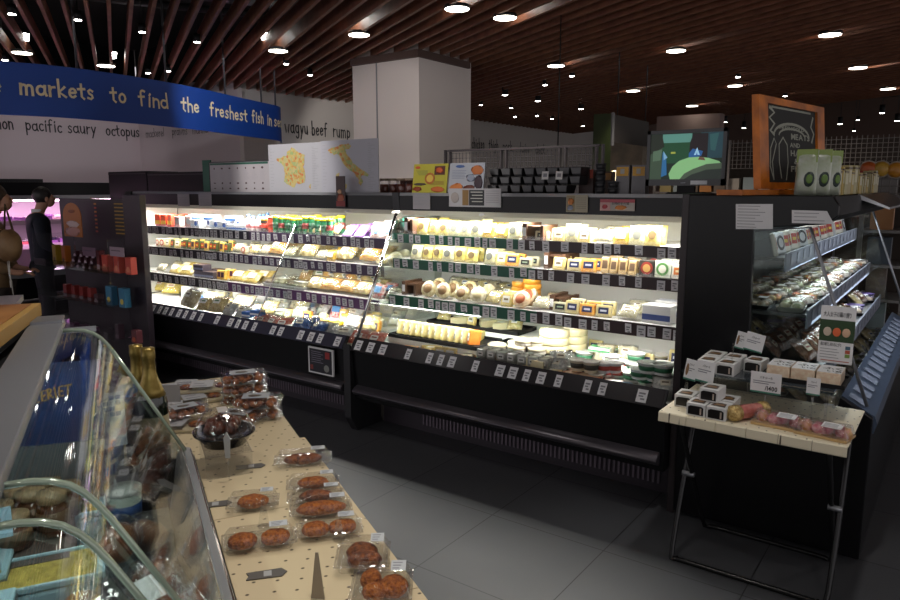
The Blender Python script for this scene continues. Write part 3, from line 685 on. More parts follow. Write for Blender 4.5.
reg('whiteb2', 'wrapped_cheese', 'cheese pack', 'cream cheese in a clear wrapper with a paper label', .12, .08, k_bag(.11, .09, .055, '#dccf98', '#bfac68', '#f0efe8', sd=5))
reg('discb', 'round_cheese', 'cheese pack', 'leaning round cheese with a brown label', .12, .05, k_disc(.052, .03, '#d9cda6', '#b8a878', '#7c5f3c'))
reg('discw', 'round_cheese', 'cheese pack', 'leaning round white cheese with an ivory label', .12, .05, k_disc(.055, .032, '#e0d9bf', '#c4b994', '#cfc096'))
reg('discr', 'round_cheese', 'cheese pack', 'leaning round cheese with a reddish centre', .12, .05, k_disc(.055, .034, '#ecd9b8', '#e0bd92', '#b2603c'))
reg('orangew', 'round_cheese', 'cheese pack', 'flat round orange cheese', .10, .10, k_round(.055, .03, '#eda437', '#f3ddb0', None))
reg('cambox', 'cheese_box', 'cheese pack', 'round white soft cheese box', .11, .11, k_round(.056, .038, '#efe9da', '#e2d6b2', '#d9cfb0'))
reg('cambig', 'round_cheese', 'cheese pack', 'large pale round of cheese', .2, .2, k_round(.10, .045, '#eadfb0', '#f2ecd6', None))
reg('camred', 'cheese_box', 'cheese pack', 'round cheese box with an orange rim', .11, .11, k_round(.058, .042, '#f0d9b4', '#f0e6cf', '#e08a4a'))
reg('wedgew', 'cheese_wedge', 'cheese wedge', 'cream wedge of cheese with a paper label', .10, .10, k_wedge(.13, .045, '#efe4ba', '#c9ae6a', '#f2f1ea'))
reg('wedgey', 'cheese_wedge', 'cheese wedge', 'yellow wedge of cheese with dark rind', .10, .10, k_wedge(.13, .05, '#e6cd78', '#7c5a30', '#efece0'))
reg('stand', 'cheese_slice_pack', 'cheese pack', 'upright slice of cheese with a white label', .05, .09, k_slab(.03, .095, .08, '#efe3a8', '#e6e4da', '#e3cf84', lean=8, print2='#9a998f'))
reg('stando', 'cheese_slice_pack', 'cheese pack', 'upright slice of orange cheese with a white label', .05, .09, k_slab(.03, .095, .08, '#e28a3a', '#eee9da', '#d9762a', lean=8, print2='#9a998f'))
reg('foil', 'foil_cheese', 'cheese pack', 'small grey foil wrapped cheese block', .065, .05, k_slab(.055, .05, .045, '#b9bab2', '#e3e3dc', '#8f918a', lean=0, print2='#55574f'))
reg('flatp', 'ham_pack', 'cold meat pack', 'flat pack of sliced ham with green and orange print', .12, .09, k_slab(.12, .018, .085, '#e6c8a4', '#3f7a4b', '#d98a5c', lean=0, print2='#e6e2d0'))
reg('ham', 'ham_piece', 'cold meat', 'round piece of orange-pink ham', .12, .10, k_round(.055, .05, '#e5956a', '#f0c9a8', '#d2744e'))
reg('tubw', 'cheese_tub', 'tub', 'small white tub with a white lid', .09, .09, k_tub(.042, .05, '#f0f0ec', '#f4f4f2', '#a9b7a4'))
reg('tubr', 'cheese_tub', 'tub', 'small white tub with a red label', .09, .09, k_tub(.042, .055, '#f2f2f0', '#f4f4f2', '#b8483c'))
reg('tubg', 'cheese_tub', 'tub', 'white tub with a green label', .10, .10, k_tub(.05, .05, '#eef0ea', '#e3ece4', '#2c6a48'))
reg('tubk', 'cheese_tub', 'tub', 'cream jar with a dark label', .08, .08, k_tub(.042, .06, '#e6dfc6', '#efece2', '#3c3a30'))
reg('cang', 'cheese_shaker', 'tin', 'green tin with a yellow lid', .064, .064, k_can(.03, .125, '#1f5a3a', '#e6d22e', '#274f3c'))
reg('cangr', 'cheese_shaker', 'tin', 'green and red tin with a yellow lid', .064, .064, k_can(.03, .125, '#1f5a3a', '#e6d22e', '#7a2f2c'))
reg('canr', 'round_tin', 'tin', 'tall orange-red tin', .075, .075, k_can(.035, .12, '#c6452a', '#d9573a', '#b43a24'))
reg('cank', 'round_tin', 'tin', 'black and yellow tin', .07, .07, k_can(.033, .10, '#26221d', '#e2cc2c', '#b03a28'))
reg('milk', 'yogurt_bottle', 'bottle', 'small white and pink drink bottle', .055, .055, k_bottle(.026, .13, '#efe8ea', '#4a78b8', '#d98f92'))
reg('redbox', 'red_carton', 'carton', 'orange-red carton with a yellow band', .09, .06, k_carton(.075, .10, .05, '#c8452c', '#e7c34a'))
reg('palebox', 'pink_carton', 'carton', 'pale pink carton with a round grey logo', .09, .06, k_carton(.08, .10, .05, '#e6c2bd', '#d7a8a4', '#c9cbd2'))
reg('blueoval', 'butter_carton', 'carton', 'white carton with a blue round logo', .12, .08, k_carton(.12, .072, .075, '#edf0f4', '#cfdcec', '#1f3c78'))
reg('blueband', 'butter_carton', 'carton', 'white carton with a blue band', .13, .08, k_carton(.13, .05, .08, '#eef1f5', '#3a6cb4', None, '#dfe8f2'))
reg('whitebox', 'plain_carton', 'carton', 'white box with pale green print', .14, .05, k_carton(.14, .11, .04, '#f0f2ee', '#cfe0d8'))
reg('checker', 'checked_carton', 'carton', 'small white and blue checked box', .09, .07, k_carton(.085, .042, .07, '#2f66b0', '#eef1f6', None, '#3a70ba'))
reg('purple', 'purple_carton', 'carton', 'flat purple carton leaning back', .11, .04, k_slab(.09, .12, .018, '#7a4f9c', '#d9d2e2', lean=52, print2='#9f7cc0'))
reg('pinkp', 'pink_pouch', 'pouch', 'pink and white pouch with a blue round logo', .10, .05, k_pouch(.11, .11, .03, '#efc4bc', '#f4e2dc', '#3a7cc0', header='#f0d8d2', lean=30))
reg('tealc', 'teal_bottle', 'bottle', 'tall dark teal bottle', .06, .06, k_can(.027, .14, '#2c6a62', '#4fa08c', '#1f3c3a'))
reg('jarm', 'cheese_snack_pack', 'snack pack', 'small dark snack pack with a yellow top', .06, .04, k_slab(.055, .075, .034, '#5a4b2c', '#b5482f', '#3c5a34', lean=6, print2='#e6c84a'))
reg('jarr', 'cheese_snack_pack', 'snack pack', 'small white snack pack with a red round print', .07, .04, k_slab(.068, .07, .034, '#efe9d9', '#b83a30', '#e0cf9c', lean=6, print2='#e8e2d2', round_=True))
reg('jary', 'cheese_snack_pack', 'snack pack', 'small yellow snack pack with a dark label', .06, .04, k_slab(.055, .08, .034, '#e5a83c', '#4a2a3c', '#f0d070', lean=6))
reg('bread', 'flatbread_bag', 'bag', 'cream bag of flatbread leaning sideways', .17, .06, k_pouch(.17, .12, .05, '#d2be74', '#b0964c', '#f0ead0', 'sq', lean=48))
reg('greyct', 'grey_carton', 'carton', 'grey carton with pale lettering band', .13, .09, k_carton(.13, .055, .09, '#57505c', '#8e97b8', None, '#6b5550'))
reg('bagw', 'cheese_bag', 'bag', 'large clear bag of pale shredded cheese', .24, .18, k_bag(.26, .20, .10, '#e6dcb8', '#c9bb8a', '#f2f0e6', .08, 7))
reg('bagy', 'cheese_bag', 'bag', 'yellow bag of cheese', .2, .14, k_bag(.2, .15, .09, '#d9c564', '#b9a244', None, .1, 8))
reg('nood', 'cheese_bag', 'bag', 'clear bag of cream strips with an orange streak', .16, .10, k_bag(.17, .12, .10, '#dcbf74', '#c9843c', None, .12, 9))
reg('noodw', 'cheese_bag', 'bag', 'clear bag of pale cheese pieces', .16, .10, k_bag(.17, .12, .09, '#dfd09a', '#bda45e', '#f0f0ea', .12, 10))
reg('trayb', 'ready_meal_tray', 'tray', 'clear tray of brown-specked salad', .24, .14, k_meal(.24, .15, .06, ['#8a7a58', '#5c4a38', '#a9b08a'], '#dcdcd4', '#c9ccc8', 11))
reg('redm', 'meat_pack', 'cold meat pack', 'flat pack of red sliced meat', .14, .1, k_bag(.16, .12, .035, '#d9604a', '#e9a894', '#e6e2dc', .08, 12))
reg('bluep', 'blue_pouch', 'bag', 'dark blue pouch with a paler blue front', .13, .08, k_bag(.15, .11, .10, '#20407c', '#4a7cc0', None, .1, 13))
reg('yelp', 'yellow_pack', 'pack', 'bright yellow flat pack', .13, .09, k_carton(.12, .024, .09, '#e6c832', '#f0e088', None, '#e9d040'))
reg('redb', 'red_blue_pack', 'pack', 'red and white snack pack with a blue edge', .11, .06, k_pouch(.12, .11, .04, '#c8443c', '#e9e2e0', '#4f8cc4', 'sq', lean=35))
reg('icebl', 'ice_blue_pack', 'pack', 'flat pale blue pack', .12, .08, k_slab(.13, .02, .07, '#8ec0e2', '#e6f0f6', '#b9d9ee', lean=0))
reg('plast', 'small_bag', 'bag', 'crumpled clear bag of small white pieces', .13, .1, k_bag(.13, .11, .08, '#dde0da', '#b6bcb4', None, .16, 15))
reg('greenb', 'green_carton', 'carton', 'flat white and green carton', .13, .07, k_carton(.13, .03, .07, '#e8efe6', '#4a9a62', None, '#55a56c'))
CNTL = {}
def drop(key, x, y, z, rz=0, place='', group=None, s=None, tilt=0):
    K, w, d, desc = KD[key]; base = (desc, place); CNTL[base] = CNTL.get(base, 0) + 1
    lb = '%s, %s from the left%s' % (desc, ORD[min(CNTL[base], 32) - 1], place)
    if len(lb.split()) > 16: lb = lb.replace(' with a ', ' with ').replace(' from the left', ' from left').replace(' in a ', ' in ')
    for w_ in (' a ', ' the ', ' of ', ' with ', ' pack ', ' wrapped '):
        if len(lb.split()) > 16: lb = lb.replace(w_, ' ', 1)
    return K.put((x, y, z), (tilt, 0, rz), lb, group or 'packs in the long cases', s)
def row(specs, z, Y, ypx, place, group, seed, back=False, gapf=1.0):
    """specs: (pixel from, pixel to, kinds, kinds...) -> real x on the plane y=Y, then spaced by the packs' own width"""
    rg = random.Random(seed)
    for a, e, keys in specs:
        x = py(a, ypx, Y).x; xe = py(e, ypx, Y).x; i = 0
        while True:
            key = keys[i % len(keys)]; w = KD[key][1]
            if x + w * .7 > xe: break
            drop(key, x + w / 2, Y + .035 + KD[key][2] / 2 + rg.uniform(0, .015), z + .001, rg.uniform(-.14, .14), place, group, (1, 1, rg.uniform(.92, 1.08)))
            if back: 
                CN = KD[key]; 
                drop(key, x + w / 2 + rg.uniform(-.01, .01), Y + .035 + CN[2] * 1.75 + .045, z + .001, rg.uniform(-.12, .12), place.replace(' on ', ', back of ', 1), group, (1, 1, rg.uniform(.98, 1.15)))
            x += w * gapf * rg.uniform(1.0, 1.08); i += 1
# right case
row([(411, 517, ['grated', 'grated', 'grated', 'gratedw', 'gratedw', 'gratedw', 'gratedy', 'gratedy', 'gratedw'])], 1.245, 3.575, 238, ' on green-railed top shelf', 'cheese on the top shelf', 1, True)
row([(530, 546, ['sliceg']), (548, 560, ['slicey']), (560, 640, ['gratedw', 'slicey', 'whiteb', 'gratedy', 'gratedw', 'whiteb2', 'discw']), (640, 664, ['grated', 'whiteb']), (664, 681, ['navybox'])], 1.245, 3.575, 240, ' on brown-railed top shelf', 'cheese on the top shelf', 2, True)
row([(405, 478, ['gratedw', 'grated', 'grated']), (478, 500, ['gratedw', 'slicey']), (500, 535, ['sliceo', 'sliceg', 'slicey'])], 1.085, 3.535, 265, ' on green-railed middle shelf', 'cheese on the middle shelf', 3, True)
row([(548, 562, ['slicey']), (562, 595, ['slicew', 'sliceo', 'slicew']), (596, 634, ['slicet']), (635, 650, ['roundel']), (651, 667, ['roundelg']), (668, 679, ['roundelo'])], 1.085, 3.535, 270, ' on brown-railed middle shelf', 'cheese on the middle shelf', 4, True)
row([(415, 447, ['discb']), (448, 478, ['discb', 'discw']), (478, 538, ['whiteb2', 'slicey', 'discr', 'whiteb'])], .848, 3.485, 300, ' on green-railed lowest shelf', 'cheese on the lowest shelf', 5, True)
row([(548, 560, ['sliceg']), (560, 615, ['slicew', 'sliceo', 'slicew', 'slicey']), (612, 636, ['whiteb', 'whiteb2']), (639, 662, ['navybox']), (664, 679, ['bluebag'])], .848, 3.485, 310, ' on brown-railed lowest shelf', 'cheese on the lowest shelf', 6, True)
for i, (x_, n_) in enumerate(((py(532, 290, 3.7).x, 5), (py(520, 290, 3.75).x, 4))):
    for j in range(n_): drop('orangew', x_ + .004 * (j % 2), 3.70 + .05 * i, .849 + .0325 * j, 0, ' on lowest shelf', 'orange cheeses')
for i in range(7): drop('whiteb2' if i % 2 else 'whiteb', py(455 + i * 11, 280, 3.85).x, 3.84, .849 + .0, .3 * i, ' on back of lowest shelf', 'cheese on the lowest shelf', (1, 1, 1.3))
# wooden riser crates on the shelves
crate = mat('brown_crate_wood', C('#5c3f2c'), .6, noise=C('#49301f'), nscale=18)
def riser(x, y, z, w, h, lab):
    o = empty('wooden_riser', (x, y, z), label=lab, cat='crate', group='brown wooden risers on the shelves')
    MB().box(-w / 2, -w / 2 + .03, -.02, .16, 0, h, crate).build('side_panel', o); MB().box(w / 2 - .02, w / 2, -.02, .16, 0, h * .9, crate).build('side_panel', o)
    MB().box(-w / 2 + .03, w / 2 - .02, -.005, .15, h * .72, h * .84, crate).build('top_board', o)
    t = MB(); t.box(-w / 2 + .004, -w / 2 + .026, -.023, -.02, h * .25, h * .75, mat('price_tag_paper', (.62, .62, .64), .6)); t.build('price_tag', o)
riser(py(530, 235, 3.57).x, 3.62, 1.246, .14, .10, 'brown wooden riser on the top shelf beside the black-labelled cheese')
riser(py(548, 262, 3.53).x, 3.63, 1.086, .14, .10, 'brown wooden riser on the middle shelf at the end of the green rail')
riser(py(549, 300, 3.48).x, 3.60, .849, .10, .09, 'brown wooden riser on the lowest shelf left of the navy-labelled cheese')
riser(py(404, 232, 3.57).x + .03, 3.60, 1.246, .07, .11, 'brown wooden riser on the top shelf next to the chrome-edged glass')
riser(py(403, 290, 3.48).x, 3.56, .849, .12, .09, 'brown wooden riser on the lowest shelf next to the chrome-edged glass')
# left case
row([(150, 168, ['redbox']), (170, 178, ['palebox']), (180, 186, ['palebox'])], 1.205, 3.575, 224, ' on left case top shelf', 'cartons on the top shelf', 11, True)
row([(186, 196, ['blueoval']), (197, 203, ['blueband']), (205, 222, ['blueoval']), (222, 240, ['blueband'])], 1.205, 3.575, 224, ' on left case top shelf', 'cartons on the top shelf', 12, True)
for x_ in (197, 210, 232): drop('blueband', py(x_, 215, 3.66).x, 3.68, 1.275, .06, ' on lower cartons', 'cartons on the top shelf')
row([(240, 254, ['milk']), (254, 261, ['cank']), (261, 267, ['canr']), (267, 325, ['cang', 'cangr', 'cang', 'cang'])], 1.205, 3.575, 228, ' on left case top shelf', 'tins on the top shelf', 13, True)
row([(300, 334, ['whiteb2', 'gratedy']), (334, 362, ['purple']), (364, 384, ['pinkp']), (386, 398, ['tealc'])], 1.205, 3.575, 232, ' on left case top shelf', 'packs on the top shelf', 14, True)
row([(150, 160, ['jarr']), (160, 178, ['slicey', 'jarm']), (178, 214, ['jarm', 'jarm', 'jary']), (214, 224, ['jary', 'jarm']), (226, 262, ['whiteb', 'jarr', 'whiteb2']), (262, 290, ['nood', 'whiteb']), (292, 352, ['noodw', 'whiteb', 'gratedy']), (352, 366, ['nood']), (368, 396, ['whiteb2', 'discw'])], 1.022, 3.535, 250, ' on left case middle shelf', 'packs on the middle shelf', 15, True)
row([(150, 162, ['whiteb']), (160, 190, ['bread']), (190, 211, ['greyct']), (211, 222, ['jary']), (222, 258, ['bread']), (258, 296, ['trayb']), (298, 345, ['noodw', 'nood', 'nood']), (345, 362, ['noodw']), (362, 376, ['redb']), (378, 398, ['whiteb'])], .795, 3.485, 275, ' on left case lowest shelf', 'packs on the lowest shelf', 16, True)
for x_ in (201,): drop('greyct', py(x_, 270, 3.56).x, 3.575, .852, .03, ' on its twin', 'packs on the lowest shelf')
for i in range(6): drop('noodw' if i % 2 else 'nood', py(306 + i * 13, 270, 3.75).x, 3.76, .796, .4 * i, ' on back of left lowest shelf', 'packs on the lowest shelf', (1, 1, 1.2))
# decks
def deck(items, z, place, group):
    for it in items:
        key, x, y = it[:3]; rz = it[3] if len(it) > 3 else 0; dz = it[4] if len(it) > 4 else 0; s_ = it[5] if len(it) > 5 else None
        p = pz(x, y, z + dz + .022); yy = max(p.y, 3.20 + KD[key][2] * .5); drop(key, p.x, min(yy, 4.04 - KD[key][2] * .55), z + dz, rz, place, group, s_)
DZ = .546
deck([('bagy', 160, 290, .2, .0), ('bagy', 172, 293, .5), 
      ('whitebox', 188, 296, 0), ('whitebox', 205, 298, .05), ('whitebox', 222, 300, -.05), ('whitebox', 240, 302, 0), ('whitebox', 262, 305, 0), ('whitebox', 278, 307, .04),
      ('checker', 249, 314, .1, 0), ('checker', 249, 314, .1, .043), ('checker', 249, 314, .1, .086), ('checker', 197, 298, .1, .06),
      ('redm', 247, 326, .2), ('redm', 258, 328, -.1), ('redm', 269, 330, .3), ('tubw', 287, 330, 0), ('bluep', 301, 331, .3), ('bluep', 318, 334, -.4), ('bluep', 310, 330, .7),
      ('yelp', 318, 320, .1), ('yelp', 318, 320, .15, .025), ('yelp', 319, 320, .05, .05), ('yelp', 334, 322, .5), ('yelp', 334, 322, .3, .025), ('plast', 328, 334, .4), ('tubk', 342, 332, 0), ('tubw', 350, 335, 0), ('plast', 341, 340, .3), ('redm', 353, 342, .2), ('icebl', 346, 336, .5), ('sliceg', 352, 326, .3), ('bagy', 355, 318, .2), ('noodw', 368, 329, .1), ('plast', 330, 341, .9), ('redm', 364, 346, .1)],
     DZ, ' in left case well', 'goods in the left well')
rgd = random.Random(55)
for r_ in range(3):      # clear bags and packs filling the left well from front to back
    xx = -5.25
    while xx < -3.25:
        key = rgd.choice(('bagw', 'whiteb2', 'noodw', 'plast') if xx < -4.4 else ('plast', 'slicey', 'tubw', 'noodw', 'sliceo', 'gratedy', 'redb', 'foil'))
        if r_ > 0 or xx < -4.5: drop(key, xx + KD[key][1] / 2, 3.34 + r_ * .235 + rgd.uniform(-.02, .02), DZ, rgd.uniform(-.3, .3), ' in well row %s' % ('one', 'two', 'three')[r_], 'goods in the left well', (1, 1, rgd.uniform(1.0, 1.35)))
        xx += KD[key][1] * 1.08
for r_ in range(2):      # goods at the back of the right well
    xx = -1.78
    while xx < -1.16:
        key = rgd.choice(('tubw', 'tubg', 'plast', 'tubk', 'whiteb', 'slicew')); drop(key, xx + KD[key][1] / 2, 3.72 + r_ * .16, DZ, rgd.uniform(-.2, .2), ' in right well back row %s' % ('one', 'two')[r_], 'goods in the right well', (1, 1, rgd.uniform(1.0, 1.5))); xx += KD[key][1] * 1.1
xx = -2.88
while xx < -2.30: drop(rgd.choice(('slicey', 'whiteb2', 'wedgew')), xx, 3.88, .626, rgd.uniform(-.3, .3), ' on back black tray', 'goods in the right well'); xx += .115
# black inner trays in the right well
def well_tray(x0, x1, y0, y1, z, lab):
    m = MB(); m.box(x0, x1, y0, y1, z, z + .006, blackm); o = m.build('black_tray', None, ((x0 + x1) / 2, (y0 + y1) / 2, z), world=True); tag(o, lab, 'tray', 'black trays in the right well')
    for q in ((x0, x1, y0, y0 + .006), (x0, x1, y1 - .006, y1), (x0, x0 + .006, y0, y1), (x1 - .006, x1, y0, y1)):
        MB().box(q[0], q[1], q[2], q[3], z + .006, z + .024, blackm).build('rim', o, world=True)
well_tray(-3.0, -2.30, 3.42, 3.72, .580, 'long black tray under the upright slices of cheese')
well_tray(-2.28, -1.80, 3.40, 3.76, .580, 'black tray under the round soft cheeses')
well_tray(-2.96, -2.22, 3.78, 4.02, .619, 'black tray at the back of the right well')
MB().box(-3.0, -1.8, 3.42, 4.03, .546, .579, white_in).build('step', caseR, world=True)
MB().box(-2.96, -1.85, 3.78, 4.03, .579, .618, white_in).build('step', caseR, world=True)
x_ = -2.96; i = 0
while x_ < -2.36:
    drop('stando' if i in (11,) else 'stand', x_, 3.52, .587, R(-28), ' in upright row', 'upright cheese slices', (1, 1, 1)); x_ += .052; i += 1
x_ = -2.93; i = 0
while x_ < -2.4: drop('wedgey', x_, 3.65, .587, .2 * i, ' behind upright row', 'cheese behind the slices'); x_ += .12; i += 1
for x, y, dz in ((-2.20, 3.50, 0), (-2.08, 3.53, 0), (-1.96, 3.56, 0), (-2.14, 3.63, 0), (-2.02, 3.66, 0), (-2.05, 3.56, .04), (-1.98, 3.60, .041)):
    drop('cambox', x, y, .587 + dz, 0, ' on black tray', 'soft cheeses')
for x, y in ((-1.90, 3.66), (-1.84, 3.78)): 
    for j in range(3): drop('cambig', x, y, .587 + .046 * j, 0, ' in well stacks', 'big rounds', (.9, .9, 1))
deck([('flatp', 388, 346, .5), ('flatp', 396, 348, .6, .019), ('flatp', 404, 350, .5), ('flatp', 414, 352, .45), ('flatp', 407, 347, .5, .02), ('wedgey', 430, 352, .4), ('slicey', 440, 356, .2), ('slicey', 450, 357, .2), ('camred', 458, 362, 0),
      ('flatp', 433, 358, .5)], DZ, ' in right case well front', 'goods in the right well')
for r_ in range(4):
    for c_ in range(7):
        drop('foil', -2.14 + c_ * .066, 3.25 + (r_ % 2) * .06, .547 + .052 * (r_ // 2), random.Random(r_ * 9 + c_).uniform(-.12, .12), ' in heap', 'foil-wrapped cheeses', (1, 1, 1))
deck([('wedgew', 528, 373, .3), ('wedgew', 541, 376, -.2), ('wedgew', 534, 366, .8, .046), ('wedgew', 519, 370, 1.2), ('plast', 556, 372, .1), ('plast', 561, 366, .5, .03), ('tubk', 573, 372, 0), ('tubk', 585, 371, 0), ('tubk', 595, 372, 0), ('tubk', 578, 366, 0, .06), ('tubk', 591, 368, 0, .06),
      ('ham', 572, 387, 0), ('ham', 586, 384, 0), ('tubk', 597, 380, 0), ('ham', 560, 384, 0), ('icebl', 598, 391, .2), ('icebl', 606, 390, .3, .02), ('icebl', 614, 393, .1), ('icebl', 608, 393, -.2),
      ('tubr', 606, 372, 0), ('tubr', 618, 373, 0), ('tubr', 610, 364, 0), ('tubr', 604, 368, 0, .056), ('tubr', 620, 366, 0), ('tubr', 614, 368, 0, .056), ('tubw', 612, 360, 0, .05),
      ('tubg', 632, 377, 0), ('tubg', 646, 380, 0), ('tubg', 660, 382, 0), ('tubg', 671, 384, 0), ('tubg', 634, 368, 0), ('tubg', 649, 371, 0), ('tubg', 665, 373, 0), ('tubg', 640, 374, 0, .052), ('tubg', 655, 376, 0, .052), ('tubg', 668, 378, 0, .052), ('tubg', 648, 368, 0, .104), ('tubg', 663, 370, 0, .104),
      ('greenb', 598, 348, .1), ('greenb', 608, 349, 0, .031), ('greenb', 601, 348, .05, .062), ('plast', 664, 395, .4), ('tubw', 628, 358, 0), ('tubg', 636, 358, 0, .05)],
     DZ, ' in right case well', 'goods in the right well')
# ================================================================== RIGHT-HAND CASE (runs away along y, opens towards +x)
XA, XF = -1.0, -.22
caseD = empty('side_display_case', (-.6, 4.4, 0), label='dark glass-ended chilled case on the right with packed meals, behind the folding table', cat='display case')
MB().box(XA - .035, XA, 3.20, 5.7, 0, 1.525, panel_edge).build('back_panel', caseD, world=True, bevel=.004)
MB().prism([(XA, .02), (XF, .02), (XF, .63), (-.34, .70), (-.36, .60), (-.70, .60), (-.72, 1.38), (-.44, 1.405), (-.405, 1.44), (-.405, 1.48), (-.43, 1.52), (XA, 1.52)], 'y', 3.19, 3.225, black).build('end_panel', caseD, world=True, bevel=.004)
MB().box(XA, XF, 3.226, 5.68, .02, .56, black).build('lower_body', caseD, world=True)
MB().box(XA, -.93, 3.226, 5.68, .56, 1.40, mat('dark_teal_lining', (.030, .045, .048), .35)).build('inner_back', caseD, world=True)
MB().prism([(XA, 1.405), (-.46, 1.405), (-.41, 1.44), (-.43, 1.515), (XA, 1.515)], 'y', 3.226, 5.7, blackm).build('canopy', caseD, world=True)
MB().prism([(-.45, 1.500), (-.30, 1.445), (-.30, 1.455), (-.44, 1.52)], 'y', 4.1, 5.7, steel).build('canopy_visor', caseD, world=True)
MB().cyl((-.66, 3.3, 1.392), (-.66, 5.6, 1.392), .010, mat('cool_light_tube', (.85, .95, 1), .5, 0, 6), n=8).build('light_tube', caseD, world=True)
lipm = mat('blue_grey_rail', (.09, .12, .18), .28, .2)
MB().prism([(-.34, .70), (-.215, .632), (-.205, .60), (-.215, .56), (-.36, .56)], 'y', 3.226, 5.68, lipm).build('front_lip', caseD, world=True)
def side_tag(parent, x, y, z, slope, w=.05, h=.05, c=(.22, .25, .33)):
    m = MB(); d = V((cos(slope), 0, -sin(slope))); n_ = V((sin(slope), 0, cos(slope))) * .003
    P0 = V((x, y, z)) + n_; a = d * h
    m.hexa([P0 - n_ * .6, P0 + a - n_ * .6, P0 + a + V((0, w, 0)) - n_ * .6, P0 + V((0, w, 0)) - n_ * .6, P0, P0 + a, P0 + a + V((0, w, 0)), P0 + V((0, w, 0))], mat('rail_tag_paper_%d' % int(c[0] * 100), c, .5))
    m.build('price_tag', parent, world=True)
lipo = MB(); lipo.box(-.225, -.222, 3.23, 5.6, .50, .56, lipm); lipo = lipo.build('lip_trim', caseD, world=True)
for i in range(17): side_tag(lipo, -.318, 3.26 + i * .135, .690, R(28.5), .07 + .02 * (i % 2), .075)
DSH = [(1.255, -.60), (1.02, -.50), (.80, -.42)]
for z, xf in DSH:
    m = MB(); m.box(-.93, xf, 3.24, 5.64, z - .015, z, mat('dark_shelf', (.04, .045, .05), .3)); sh = m.build('shelf', caseD, world=True)
    MB().box(xf, xf + .008, 3.24, 5.64, z - .06, z + .02, mat('shelf_rail_pale', (.22, .25, .32), .3)).build('price_rail', sh, world=True)
    for i in range(15): side_tag(sh, xf + .0095, 3.32 + i * .15, z + .012, R(90), .055, .05, (.30, .33, .40))
for y_, nm in ((3.207, 'near'), (5.62, 'far')):
    g = MB(); g.prism([(-.705, .64), (-.345, .70), (-.505, 1.385), (-.722, 1.365)], 'y', y_ - .003, y_ + .003, glass); o = g.build('end_glass', caseD, world=True)
    f = MB(); f.tube([(-.715, y_, .62), (-.728, y_, 1.365), (-.505, y_, 1.39), (-.245, y_, .675)], .007, alum, n=6); f.build('metal_frame', o, world=True)
g = MB(); g.prism([(-.50, y_)for y_ in (3.215, 3.219)] , 'z', 0, 0, glass) if False else None
# white paper notices on the end panel
def notice(nm, poly, Y, lab, lines=6, cat='notice'):
    pts = [py(x, y, Y) for x, y in poly]; xs = [p.x for p in pts]; zs = [p.z for p in pts]
    m = MB(); n_ = len(pts); A = [m.P((p.x, Y - .003, p.z)) for p in pts]; B = [m.P((p.x, Y, p.z)) for p in pts]
    m.face(A, paper); m.face(B[::-1], paper)
    for k_ in range(n_): m.face((A[k_], B[k_], B[(k_ + 1) % n_], A[(k_ + 1) % n_]), paper)
    o = m.build(nm, None, (sum(xs) / n_, Y, min(zs)), world=True); tag(o, lab, cat)
    q = MB(); x0, x1, z0, z1 = min(xs) + .01, max(xs) - .03, min(zs), max(zs); rg = random.Random(len(lab))
    for i in range(lines):
        z = z1 - (i + .8) * (z1 - z0) / (lines + .6); q.box(x0, x0 + (x1 - x0) * rg.uniform(.6, 1), Y - .0036, Y - .003, z - .0012, z + .0012, greyink)
    q.build('printed_text', o, world=True); return o
notice('paper_notice', [(736, 204), (773, 204), (773, 229), (736, 229)], 3.186, 'white rectangular notice with fine print on the black end panel', 8)
notice('paper_notice', [(792, 210), (827, 211), (834, 224), (792, 223)], 3.186, 'slanted white notice at the upper corner of the black end panel', 3)
# ---- packs in the side case
reg('pk1', 'salad_pack', 'packed meal', 'clear pack of green and white salad', .11, .11, k_meal(.13, .11, .05, ['#8fa06a', '#dcdcc4', '#c9c49a'], '#d9dad6', '#8a8c88', 21))
reg('pk2', 'salad_pack', 'packed meal', 'clear pack with red and orange pieces', .11, .11, k_meal(.13, .11, .05, ['#c9562c', '#5c7a34', '#d9b05a'], '#d9dad6', '#1a1b1c', 22))
reg('pk3', 'bento_box', 'packed meal', 'clear box of pale rice with a white label', .11, .11, k_meal(.13, .11, .045, ['#d9d4c4', '#b8906a', '#e6e2d6'], '#e6e6e6', '#1a1b1c', 23))
reg('pk4', 'fried_bread', 'packed bread', 'dark brown glossy fried bread', .12, .11, k_bag(.14, .11, .055, '#5a341c', '#7c4c28', None, .08, 24))
reg('pk5', 'pale_bread', 'packed bread', 'pale yellow packed bun', .12, .11, k_bag(.14, .12, .05, '#c9b878', '#e0d6aa', None, .08, 25))
reg('pk6', 'card_pack', 'pack', 'white card pack with a dark round print', .09, .03, k_slab(.09, .10, .02, '#d6d9dd', '#1f2833', '#c4cad0', lean=14, print2='#cfd3da', round_=True))
reg('pk7', 'card_pack', 'pack', 'white and red card pack', .07, .03, k_slab(.07, .10, .02, '#e0ddd2', '#b83c34', '#d5cfbc', lean=14, print2='#e6c84a'))
reg('pk8', 'purple_pack', 'packed meal', 'dark purple round pack', .10, .10, k_tub(.048, .04, '#2c2438', '#574288', '#8a7cc0'))
rg = random.Random(77)
